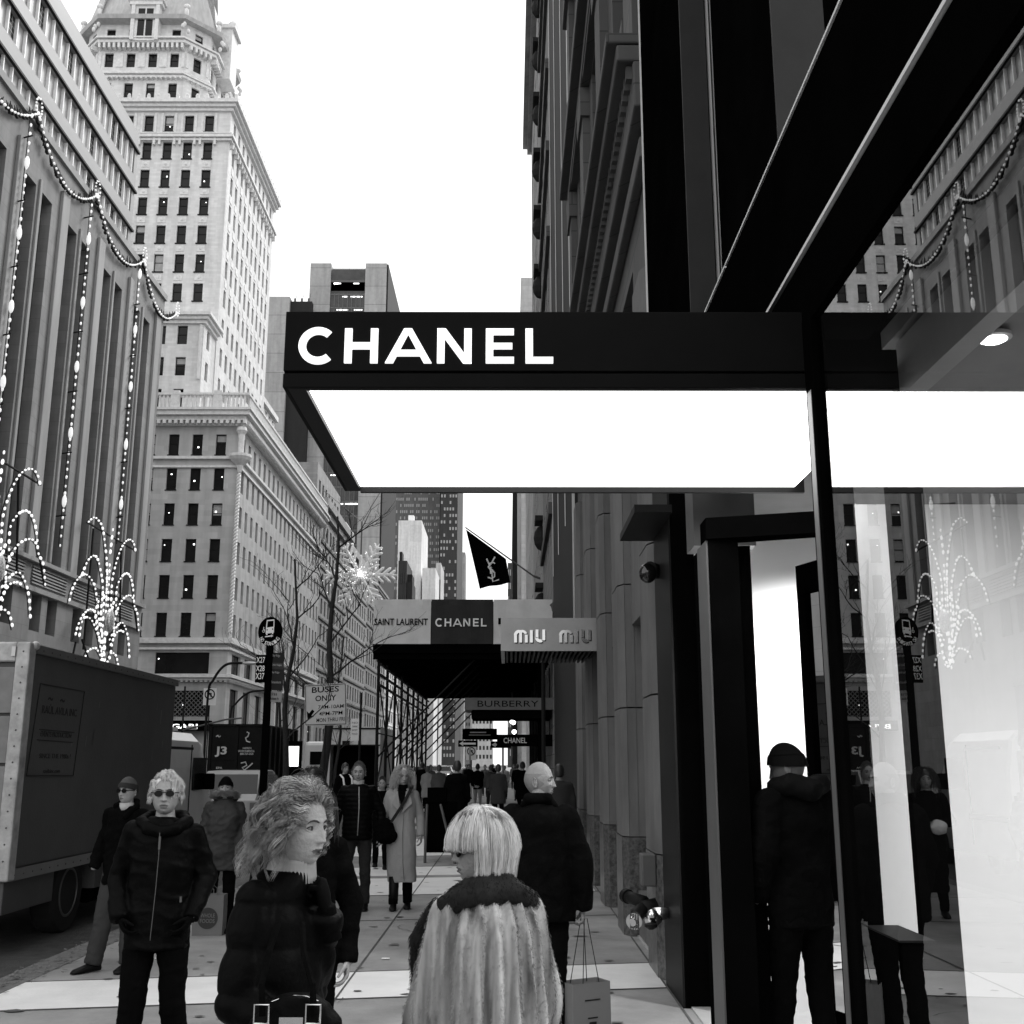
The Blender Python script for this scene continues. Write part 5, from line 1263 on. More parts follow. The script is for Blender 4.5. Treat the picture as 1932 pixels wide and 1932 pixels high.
# square parking sign
SYg = 22.0
sg = empty('bus_lane_sign', (at(616, 1330, SYg).x, SYg, 0), 'pale square bus lane sign with black lettering and an arrow on a thin post', 'sign')
def S(x, y, d=0): return at((480 + x * .3313) * .657, (1900 + y * .3313) * .657, SYg - d)
b = MB(); q = [S(1193, 203), S(1553, 183), S(1558, 548), S(1196, 557)]; b.rings([[(p.x, SYg - .012, p.z) for p in q], [(p.x, SYg + .004, p.z) for p in q]]); b.build('plate', mat('sign_grey', .45, .4, var=.1), sg, fix=True)
b = MB(); q = [S(1201, 212), S(1545, 193), S(1549, 540), S(1203, 548)]
for i in range(4): p, r = q[i], q[(i + 1) % 4]; b.tube((p.x, SYg - .014, p.z), (r.x, SYg - .014, r.z), .007, n=4)
ux = (S(1553, 183) - S(1193, 203)); ux.y = 0; U = ux.normalized()
for t_, x0, x1, y0, y1, bo in (('BUSES', 1254, 1490, 222, 272, .014), ('ONLY', 1284, 1465, 296, 345, .014), ('7AM-10AM', 1308, 1530, 380, 412, .004), ('4PM-7PM', 1316, 1520, 436, 470, .004), ('MON THRU FRI', 1294, 1538, 492, 526, .003)):
    a, c_ = S(x0, y1, .013), S(x1, y0, .013); letters(b, t_, (a.x, SYg - .013, a.z), U, (0, -1, 0), 0, (c_.x - a.x), 0, S(x0, y0).z - S(x0, y1).z - .0, .003, bo)
def apoly(pts): b.rings([[(S(x, y).x, SYg - .016, S(x, y).z) for x, y in pts], [(S(x, y).x, SYg - .012, S(x, y).z) for x, y in pts]])
apoly([(1218, 502), (1211, 430), (1232, 448), (1258, 415), (1278, 430), (1252, 468), (1274, 476)])
b.build('lettering', M_blackm, sg, fix=False)
b = MB(); b.box(sg.location.x - .02, sg.location.x + .02, SYg + .006, SYg + .045, .009, S(1400, 183).z + .1); b.build('post', M_dark, sg)
# small regulation sign on the scaffold post side
p = at(713, 1400, 30); rs = empty('parking_sign', (p.x, 30, 0), 'narrow pale parking rules sign on a post beside the scaffold', 'sign')
b = MB(); b.box(at(706, 1, 30).x, at(719, 1, 30).x, 29.97, 30, hz(1398, 30), hz(1356, 30)); b.build('plate', M_light, rs)
b = MB()
for t_, v in (('NO', 1362), ('STANDING', 1369), ('EXCEPT', 1376), ('TRUCKS', 1383)): letters(b, t_, (0, 29.965, 0), (1, 0, 0), (0, -1, 0), at(708, 1, 30).x, at(717, 1, 30).x, hz(v + 3.5, 30), hz(v, 30), .002)
b.build('lettering', M_blackm, rs)
b = MB(); b.tube((at(721, 1, 30).x, 30.02, 0), (at(721, 1, 30).x, 30.02, 3.6), .03); b.build('post', M_dark, rs)

def no_turn(name, u_, v_, Y, size, label, pole_z=None, group=None):
    p = at(u_, v_, Y); r_ = empty(name, (p.x, Y, 0), label, 'sign', group)
    b = MB(); b.box(p.x - size * .5, p.x + size * .5, Y - .03, Y, p.z - size * .75, p.z + size * .55); b.build('plate', M_white, r_)
    b = MB(); pts = [(p.x + size * .36 * math.cos(a), Y - .035, p.z + .08 * size + size * .36 * math.sin(a)) for a in np.linspace(0, 2 * PI, 22)]; b.path(pts, size * .045, 5)
    b.path([(p.x - size * .25, Y - .035, p.z + .33 * size), (p.x + size * .25, Y - .035, p.z - .17 * size)], size * .04, 5)
    b.path([(p.x + size * .1, Y - .04, p.z - .12 * size), (p.x + size * .1, Y - .04, p.z + .16 * size), (p.x - size * .16, Y - .04, p.z + .16 * size)], size * .05, 5)
    b.path([(p.x - size * .1, Y - .04, p.z + .26 * size), (p.x - size * .2, Y - .04, p.z + .16 * size), (p.x - size * .1, Y - .04, p.z + .06 * size)], size * .04, 5); b.build('symbol', M_blackm, r_)
    b = MB(); b.tube((p.x, Y + .05, -.15), (p.x, Y + .05, pole_z or p.z + size * .6), .045); b.build('post', M_dark, r_)
    return r_
no_turn('turn_sign', 396, 1312, 86, 1.0, 'white no left turn sign on the lamp post at the far corner')
no_turn('turn_sign', 889, 1419, 60, .55, 'small white no left turn sign above the crowd')
# one way signs
def arrow_sign(u_, v_, Y, label):
    p = at(u_, v_, Y); r_ = empty('arrow_sign', (p.x, Y, 0), label, 'sign', 'one way arrow signs above the crowd')
    b = MB(); b.box(p.x - .5, p.x + .5, Y - .02, Y, p.z - .16, p.z + .16); b.build('plate', M_blackm, r_)
    b = MB(); plate(b, [[(-.45, 0), (-.25, -.12), (-.25, -.05), (.4, -.05), (.4, .05), (-.25, .05), (-.25, .12)]], (p.x, Y - .022, p.z), (1, 0, 0), (0, -1, 0), .01); b.build('arrow', M_white, r_)
    b = MB(); b.tube((p.x + .1, Y + .04, 0), (p.x + .1, Y + .04, p.z + .3), .05); b.build('post', M_light, r_)
arrow_sign(883, 1403, 58, 'black one way arrow sign left of the bright posts'); arrow_sign(945, 1405, 55, 'black one way arrow sign right of the small turn sign')
# lamp posts on the far corners
def lamp_post(x, y, z, hx, hz2, label):
    r_ = empty('street_lamp', (x, y, 0), label, 'street lamp', 'curved arm street lamps at the avenue')
    b = MB(); b.path(smooth_pts([(x, y, -.15), (x, y, z * .72), (x + hx * .12, y, z * .86), (x + hx * .45, y, z * .985), (x + hx, y, z)], 6), .1, 8); b.build('post', M_dark, r_, smooth=True)
    b = MB(); b.ell((x + hx + .3, y, z - .02), .65, .18, .14, 12, 6); b.build('lamp_head', M_light, r_, smooth=True)
p = at(392, 1320, 86); lamp_post(p.x, 86, hz(1251, 86), at(450, 1, 86).x - at(392, 1, 86).x, 0, 'tall street lamp with a curved arm over the far corner')
p = at(432, 1400, 108); lamp_post(p.x, 108, hz(1303, 108), at(500, 1, 108).x - at(432, 1, 108).x, 0, 'lower street lamp with a long arm beside the tower base')
p = at(480, 1400, 90)
tl = empty('traffic_signal', (at(434, 1, 107).x, 107, 0), 'cluster of traffic signals and street signs on a post by the tower base', 'traffic signal')
b = MB(); x = tl.location.x; b.tube((x, 107, -.15), (x, 107, hz(1295, 107)), .09); b.build('post', M_dark, tl)
for dx, v in ((-1.1, 1352), (.9, 1352), (-.9, 1372), (.9, 1370)):
    b = MB(); b.box(x + dx - .5, x + dx + .5, 106.8, 106.95, hz(v + 7, 107), hz(v, 107)); b.build('sign_plate', M_light, tl)
b = MB(); b.path([(x, 107, hz(1378, 107)), (x + 4.8, 104, hz(1360, 107)), (x + 6.6, 103, hz(1358, 107))], .08, 6); b.build('arm', M_mid, tl)

# snowflake
SFY = 100.0; sc0 = at(680, 1085, SFY)
sf = empty('snowflake_light', sc0, 'large glittering crystal snowflake hanging over the crossing', 'snowflake')
M_cry = mat('crystal', .85, .25, .0, var=.3, scale=6, spec=.8, bump=1.0, bscale=8)
b = MB()
def xz(r, a, z=0): return Vector((sc0.x + r * math.cos(a), SFY + z, sc0.z + r * math.sin(a)))
def spike(p, q, r):
    d = q - p; b.path([p, p + d * .15, p + d * .85, q], [r * .5, r, r * .8, .01], 6)
for k_ in range(12):
    a = k_ * PI / 6 + .0; R_ = 3.4 if k_ % 2 == 0 else 2.0
    b2 = a; spike(xz(.3, b2), xz(R_, b2), .2)
    if k_ % 2 == 0:
        for f, l in ((.4, .9), (.6, .85), (.8, .55)):
            for s_ in (-1, 1): spike(xz(R_ * f, a), xz(R_ * f, a) + Vector((math.cos(a + s_ * .75), 0, math.sin(a + s_ * .75))) * l * 1.25, .17)
for k_ in range(14):
    a = rnd.random() * 2 * PI; r0 = rnd.uniform(.2, 1.0); b.ell(xz(r0, a, rnd.uniform(-.5, .5)), .22, .22, .3, 6, 4)
b.build('crystals', M_cry, sf)
b = MB()
for k_ in range(120): a = rnd.random() * 2 * PI; r0 = abs(rnd.gauss(0, 1.3)); b.ell(xz(r0, a, -.35), .05, .05, .05, 5, 4)
b.ell(xz(0, 0, -.4), .26, .1, .26, 12, 8); b.build('bulbs', emat('snow_glow', .8), sf)
b = MB(); tp = at(683, 985, SFY); b.tube(sc0, tp, .07); b.tube(tp, at(610, 925, 112), .03, n=5); b.tube(tp, at(735, 900, 92), .03, n=5); b.build('cable', M_mid, sf)

# banner on the far house, reading upwards
bn = empty('vertical_banner', (-28.2, 172, 12), 'white vertical banner with black serif letters running upwards on the far house', 'banner')
Yb = 168.0
x0, x1 = at(560, 1400, Yb).x, at(586, 1400, Yb).x
b = MB(); b.box(x0, x1 - .6, Yb - .3, Yb - .2, 1.5, hz(1315, Yb)); b.build('cloth', M_white, bn)
b = MB(); letters(b, 'menegildo Zegna', (x1 - 1.0, Yb - .305, 0), (0, 0, 1), (0, -1, 0), hz(1482, Yb) , hz(1322, Yb), 0, 1.3, .02, .0, Z=(-1, 0, 0)); b.build('lettering', M_blackm, bn)
# illuminated kiosk, fence, barricade
p = at(552, 1425, 40); k_ = empty('advert_kiosk', (p.x, 40, 0), 'small lit white advertising kiosk on the pavement edge behind the bus stop', 'kiosk')
b = MB(); b.box(p.x - .3, p.x + .3, 40, 40.2, 0, hz(1398, 40)); b.build('case', M_blackm, k_)
b = MB(); b.box(p.x - .22, p.x + .22, 39.97, 39.999, hz(1446, 40), hz(1408, 40)); b.build('screen', emat('kiosk_glow', 1.2), k_)
b_ = empty('folding_barrier', (-1.05, 21, 0), 'black folding barrier with a slanted strut behind the woman in the long pale coat', 'barrier')
b = MB(); b.box(-1.55, -.95, 21.0, 21.08, .15, 1.05); b.box(-1.5, -1.15, 20.95, 21.2, 1.05, 1.3); b.build('board', M_blackm, b_)
b = MB(); b.tube((-1.25, 20.9, 1.0), (-.95, 20.4, .0), .025); b.tube((-1.5, 20.95, 1.0), (-1.5, 20.6, 0), .025); b.build('leg', M_mid, b_)

# ================================================================ bare trees
def bare_tree(name, x, y, h, r0, seed, label, lean=0, spread=1.0, depth=6, trunk_f=.55, forks=None):
    r_ = empty(name, (x, y, 0), label, 'tree', 'bare street trees at the kerb'); q = random.Random(seed)
    tb = MB(); bb = MB()
    tp = [(x + lean * t_ / 10 + .06 * math.sin(t_ * 1.3 + seed), y + .04 * math.cos(t_), h * t_ / 10) for t_ in range(11)]
    tb.path(tp, [max(.02, r0 * (1 - .082 * t_)) for t_ in range(11)], 9); tb.build('trunk', mat('bark', .022, .9, var=.4, scale=14, bump=.8), r_, smooth=True)
    def br(p, d, L, r, n):
        pts = [p]; dd = d.copy(); k = 5
        for i in range(k):
            dd = (dd + Vector((q.uniform(-1, 1), q.uniform(-1, 1), q.uniform(-.3, .7))) * .22).normalized(); pts.append(pts[-1] + dd * L / k)
        bb.path(pts, [max(.0025, r * (1 - .12 * i)) for i in range(k + 1)], 5 if n > 3 else 3, cap=False)
        if n <= 0: return
        for i in range(1, k + 1):
            m = 1 if i == k else (1 if q.random() < .62 else 0)
            for _ in range(m):
                ax = Vector((q.uniform(-1, 1), q.uniform(-1, 1), q.uniform(-.2, .6))).normalized(); nd = (dd * .75 + ax * .8 * spread).normalized()
                br(pts[i], nd, L * q.uniform(.45, .72), max(.0025, r * .5), n - 1)
    for t_ in np.linspace(.4, .98, 7):
        i = int(t_ * 10); p = Vector(tp[i]); a = q.uniform(0, 2 * PI); 
        br(p, Vector((math.cos(a), .6 * math.sin(a), .55 + .5 * t_)).normalized(), h * .22 * (1.3 - t_ * .7) * spread, r0 * .24, depth - 3)
    bb.build('crown', _m['bark'], r_)
bare_tree('bare_tree', at(549, 1300, 19.5).x - .12, 19.5, 5.3, .075, 4, 'slim bare tree right of the bus stop sign', lean=.15, spread=1.0)
bare_tree('bare_tree', at(617, 1300, 24).x, 24, 7.1, .115, 9, 'taller bare tree with a thick dark trunk behind the square sign', lean=.1, spread=.95)
bare_tree('bare_tree', at(655, 1300, 31).x - .2, 31, 5.2, .06, 14, 'small bare tree between the square sign and the scaffold', spread=.75)
bare_tree('bare_tree', at(530, 1300, 62).x, 62, 8, .12, 21, 'distant thin bare tree left of the slim tree', spread=1.0, depth=5)
# ================================================================ people
M_skin = mat('skin', .3, .55, var=.1, scale=18, bump=.25, bscale=90, spec=.35)
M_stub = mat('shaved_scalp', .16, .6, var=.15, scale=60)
M_lip = mat('lips', .12, .45); M_eye = mat('eye_white', .2, .3, spec=.4); M_iris = mat('iris', .01, .1, spec=.8); M_brow = mat('brow', .04, .8)
M_cloth_k = mat('black_cloth', .003, .95, spec=.03, var=.4, scale=8, bump=.3, bscale=50)
M_nylon = mat('black_nylon', .0025, .5, spec=.05, var=.3, scale=5, bump=.35, bscale=22)
M_leather = mat('black_leather', .0025, .5, spec=.045, var=.3, scale=6, bump=.3, bscale=26)
M_denim = mat('denim', .022, .9, var=.35, scale=5, bump=.3, bscale=40, spec=.2)
M_trk = mat('dark_trousers', .003, .95, spec=.03); M_trg = mat('grey_trousers', .035, .9, spec=.2, var=.25)
M_shoe = mat('shoe_black', .004, .5, spec=.15); M_camel = mat('camel_wool', .3, .85, var=.06, scale=3, bump=.25, bscale=60, spec=.2)
M_parka = mat('parka_cloth', .03, .75, var=.3, scale=4, bump=.5, bscale=18, spec=.3); M_knit = mat('pale_knit', .42, .9, var=.1, scale=30)
M_sung = mat('sunglass', .003, .1, spec=.12); M_glove = mat('glove', .003, .85, spec=.04)
dgx = bpy.context.evaluated_depsgraph_get
def blob(mb, voxel, smooth=4, fn=None):
    """closed pieces fused into one surface; returns vertices, faces"""
    o = mb.build('tmp', M_skin, None, fix=True)
    m = o.modifiers.new('r', 'REMESH'); m.mode = 'VOXEL'; m.voxel_size = voxel; m.adaptivity = 0
    if smooth: s_ = o.modifiers.new('s', 'SMOOTH'); s_.iterations = smooth; s_.factor = .6
    dg = dgx(); dg.update(); me = bpy.data.meshes.new_from_object(o.evaluated_get(dg))
    n = len(me.vertices); co = np.empty(n * 3); me.vertices.foreach_get('co', co); co = co.reshape(-1, 3)
    no = np.empty(n * 3); me.vertex_normals.foreach_get('vector', no); no = no.reshape(-1, 3)
    f = [tuple(p.vertices) for p in me.polygons]
    me0 = o.data; bpy.data.objects.remove(o); bpy.data.meshes.remove(me0); bpy.data.meshes.remove(me)
    if fn is not None: co = fn(co, no)
    return co, f, no
def npn(co, sx, sy, sz, seed=0.0):
    return np.array([noise.noise((p[0] * sx + seed, p[1] * sy + seed * .7, p[2] * sz - seed)) for p in co])
def wrinkle(a1=.012, f1=(5, 5, 9), a2=.004, f2=(14, 14, 22), seed=0.0):
    def fn(co, no):
        d = a1 * npn(co, *f1, seed) + a2 * npn(co, *f2, seed + 5)
        # creases: ridged noise
        r = 1 - np.abs(npn(co, f1[0] * 1.4, f1[1] * 1.4, f1[2] * 1.6, seed + 9)) * 3; d += a1 * .5 * np.clip(r, 0, 1) ** 2
        return co + no * d[:, None]
    return fn
def quilt(step=.085, a=.013, tilt=0.0, seed=1.0):
    def fn(co, no):
        z = co[:, 2] + tilt * co[:, 0] + .01 * npn(co, 4, 4, 4, seed)
        d = a * (np.abs(np.sin(PI * z / step)) ** .5 - .55) + .004 * npn(co, 16, 16, 16, seed)
        return co + no * d[:, None]
    return fn
def put(name, res, m, parent, smooth=True, label=None):
    b = MB(); b.v = [tuple(p) for p in res[0]]; b.f = res[1]; b.m = [0] * len(b.f)
    return b.build(name, m, parent, smooth=smooth, local=True, label=label)

def head_geo(female=False, smile=0.0, jaw=1.0, NT=84, NP=96, bald=False):
    rx, rf, rb, rz = .0745, .088, .101, .118
    vs = []; G = lambda x, z, cx, cz, sx, sz: math.exp(-((x - cx) / sx) ** 2 - ((z - cz) / sz) ** 2)
    for i in range(NT + 1):
        t = PI * i / NT; zc = rz * math.cos(t)
        for j in range(NP):
            a = 2 * PI * j / NP; a = a - .42 * math.sin(a); z = zc
            u = max(0, -z / rz); s = math.sqrt(max(0, 1 - (z / rz) ** 2)); wf = (1 + math.cos(a)) / 2
            if z < 0:
                sf = max(0, 1 - u ** 5) ** .42; sb = max(0, 1 - u ** 2.2) ** .6; s = sf * wf + sb * (1 - wf)
            xs = rx * (1 - (.34 if female else .27) * u ** 1.7 * (.6 + .4 * wf)) * jaw ** (1 if z < 0 else 0)
            if z > 0: xs *= 1 + .03 * math.sin(PI * z / rz) * (1 - wf)
            ry = (rf * (1 - .06 * u)) * wf + (rb * (1 - .42 * u ** 1.3)) * (1 - wf)
            x = xs * s * math.sin(a); y = -ry * s * math.cos(a)
            if y < 0:
                ax = abs(x); f = min(1, -y / .03); d = 0
                tt = (.014 - z) / .052
                if -.4 < tt < 1.25:
                    if tt < 0: pr = .004 * math.exp(-((z - .014) / .012) ** 2); wd = .008
                    elif tt <= 1: pr = .004 + .021 * tt ** 1.25; wd = .0065 + .0055 * tt
                    else: pr = .025 * math.exp(-((z + .038) / .0045) ** 2); wd = .012
                    d -= pr * math.exp(-(x / wd) ** 2)
                d -= .007 * G(ax, z, .0125, -.0355, .0055, .006)
                d += .0125 * G(ax, z, .0315, .001, .016, .0105) + .004 * G(ax, z, .012, .012, .008, .01)
                d -= .0045 * G(ax, z, .028, .0225, .022, .0065)
                d -= .0045 * G(ax, z, .046, -.028, .018, .016) * (1 + smile)
                d -= .004 * G(x, z, 0, -.068, .028, .018)
                zz = z - smile * .6 * ax ** 2 / .025
                d -= .0045 * G(x, zz, 0, -.0625, .019, .0038) + .0055 * G(x, zz, 0, -.0752, .016, .0045) - .006 * G(x, zz, 0, -.0687, .023, .002)
                d += .0035 * G(x, z, 0, -.086, .018, .005); d -= .006 * G(x, z, 0, -.103, .018, .011)
                d += (.0025 + .003 * smile) * G(ax, z, .026 + (-.05 - z) * .45, -.052, .0035, .016)
                y += d * f
            vs.append((x, y, z))
    fs = []; ms = []
    for i in range(NT):
        for j in range(NP):
            q = (i * NP + j, (i + 1) * NP + j, (i + 1) * NP + (j + 1) % NP, i * NP + (j + 1) % NP)
            cx = sum(vs[k][0] for k in q) / 4; cz = sum(vs[k][2] for k in q) / 4; cy = sum(vs[k][1] for k in q) / 4
            cz2 = cz - smile * .6 * cx ** 2 / .025
            lip = cy < -.05 and (abs(cx) / .0235) ** 2 + ((cz2 + .0687) / (.0095)) ** 2 < 1
            fs.append(q); ms.append(1 if lip else 0)
    return vs, fs, ms

def make_head(M, root, female=False, smile=0.0, scale=1.0, lids=True, detail=True, jaw=1.0, open_mouth=False, shaved=False):
    """M: matrix head->root. builds into an MB with [skin, lips, eye, iris, brow]"""
    mb = MB(); vs, fs, ms = head_geo(female, smile, jaw, *( (84, 96) if detail else (36, 40)))
    T = lambda p: tuple(M @ (Vector(p) * scale))
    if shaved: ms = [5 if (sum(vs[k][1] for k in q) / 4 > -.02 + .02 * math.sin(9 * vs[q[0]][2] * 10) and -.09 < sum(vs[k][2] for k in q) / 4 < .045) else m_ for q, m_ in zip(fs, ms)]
    mb.v = [T(p) for p in vs]; mb.f = fs; mb.m = ms
    def sub(mi, fn):
        t_ = MB(); fn(t_); mb.add([T(p) for p in t_.v], t_.f, mi)
    for s_ in (-1, 1):
        sub(2, lambda b: b.ell((s_ * .0315, -.0655, .001), .0122, .0122, .0115, 14, 10))
        sub(3, lambda b: b.ell((s_ * .0305, -.0757, .0012), .0062, .0027, .0066, 10, 6))
        def lid(b):
            pts = [(s_ * (.0315 + .0155 * math.cos(a)), -.0750 + .006 * abs(math.cos(a)) ** 2, .001 + .0062 * math.sin(a)) for a in np.linspace(.1, PI - .1, 9)]
            b.path(pts, .0019, 5)
        sub(4, lid)
        def lid2(b):
            pts = [(s_ * (.0315 + .0175 * math.cos(a)), -.0735 + .0075 * abs(math.cos(a)) ** 2, .0025 + .0095 * math.sin(a)) for a in np.linspace(.0, PI, 9)]
            b.path(pts, .0042, 5)
            pts = [(s_ * (.0315 + .0155 * math.cos(a)), -.0735 + .007 * abs(math.cos(a)) ** 2, .0 - .0078 * math.sin(a)) for a in np.linspace(.0, PI, 9)]
            b.path(pts, .0034, 5)
        sub(0, lid2)
        def brow(b):
            pts = [(s_ * x, -.0885 + 1.6 * (x - .012) ** 1.35 * .55, z) for x, z in ((.013, .019), (.022, .0235), (.034, .0255), (.045, .023), (.053, .018))]
            b.path(pts, [.0022, .0034, .0032, .0024, .001], 6)
        sub(4, brow)
        def ear(b):
            c = Vector((s_ * .079, .016, -.012)); Rm = Matrix.Rotation(s_ * .45, 3, 'Z') @ Matrix.Rotation(-.18, 3, 'X')
            b.ell(c, .0075, .0165, .029, 12, 10, 0, Rm)
            pts = [c + Rm @ Vector((s_ * .006, .0165 * math.cos(a), .029 * math.sin(a))) for a in np.linspace(-1.9, 2.6, 14)]
            b.path(pts, .0036, 6); b.ell(c + Rm @ Vector((s_ * .004, 0, -.026)), .006, .009, .009, 8, 6)
        sub(0, ear)
    if open_mouth: sub(3, lambda b: b.ell((0, -.0905, -.0690), .013, .004, .0028, 10, 6))
    return mb
def hand_geo(wrist, d, pn, side, curl=.5, sc_=1.0, spread=.08, voxel=.0034):
    """wrist: root of palm; d: direction to the fingers; pn: direction the palm faces; side +1/-1 puts the thumb"""
    d = Vector(d).normalized(); pn = Vector(pn); pn = (pn - d * pn.dot(d)).normalized(); x = d.cross(pn) * side
    wrist = Vector(wrist); mb = MB(); Mx = Matrix((x, pn, d)).transposed()
    mb.ell(wrist + d * .045 * sc_, .041 * sc_, .016 * sc_, .052 * sc_, 14, 10, 0, Mx); mb.ell(wrist + d * .06 * sc_ , .042 * sc_, .014 * sc_, .034 * sc_, 14, 8, 0, Mx)
    mb.tube(wrist - d * .07 * sc_, wrist + d * .02 * sc_, .029 * sc_, .027 * sc_, 12)
    for i, (off, L) in enumerate(((.03, .072), (.0105, .08), (-.0095, .074), (-.028, .058))):
        p = wrist + d * (.082 - .004 * abs(i - 1)) * sc_ + x * off * sc_; a = .15; dd = (d + x * spread * (1.2 - i * .8)).normalized(); pts = [wrist + d * .05 * sc_ + x * off * .9 * sc_, p]; rr = [.009, .0092]
        for k_, f in enumerate((.45, .3, .25)):
            a += curl * (1.0 if k_ else .8); v = dd * math.cos(a) + pn * math.sin(a); p = p + v * L * f * sc_; pts.append(p); rr.append(.0088 - .0011 * (k_ + 1))
        mb.path(pts, [r_ * sc_ for r_ in rr], 8); mb.ell(pts[-1], .0062 * sc_, .0062 * sc_, .0062 * sc_, 8, 6)
    p = wrist + d * .02 * sc_ + x * .026 * sc_ + pn * .006 * sc_; v = (d * .6 + x * .65 + pn * .35).normalized(); pts = [p, p + v * .038 * sc_]; v = (d * .85 + x * .1 + pn * (.3 + .4 * curl)).normalized(); pts += [pts[-1] + v * .03 * sc_, pts[-1] + v * .052 * sc_]
    mb.path(pts, [.013 * sc_, .0115 * sc_, .0098 * sc_, .008 * sc_], 8); mb.ell(pts[-1], .008 * sc_, .008 * sc_, .008 * sc_, 8, 6)
    return blob(mb, voxel, 3)
def rot_head(yaw=0, pitch=0, roll=0): return Matrix.Rotation(yaw, 4, 'Z') @ Matrix.Rotation(pitch, 4, 'X') @ Matrix.Rotation(roll, 4, 'Y')

def limbs(mb, pts, rad, n=14):
    pts = [Vector(p) for p in pts]
    mb.path(pts, rad, n)
    for p, r_ in zip(pts, rad): mb.ell(p, r_, r_, r_, 12, 8)
def torso(mb, rings, n=28, sup=2.3):
    rs = []
    for z, rx, ry, cx, cy in rings:
        r_ = []
        for k_ in range(n):
            a = 2 * PI * k_ / n; c, s_ = math.cos(a), math.sin(a)
            r_.append((cx + rx * math.copysign(abs(c) ** (2 / sup), c), cy + ry * math.copysign(abs(s_) ** (2 / sup), s_), z))
        rs.append(r_)
    mb.rings(rs)

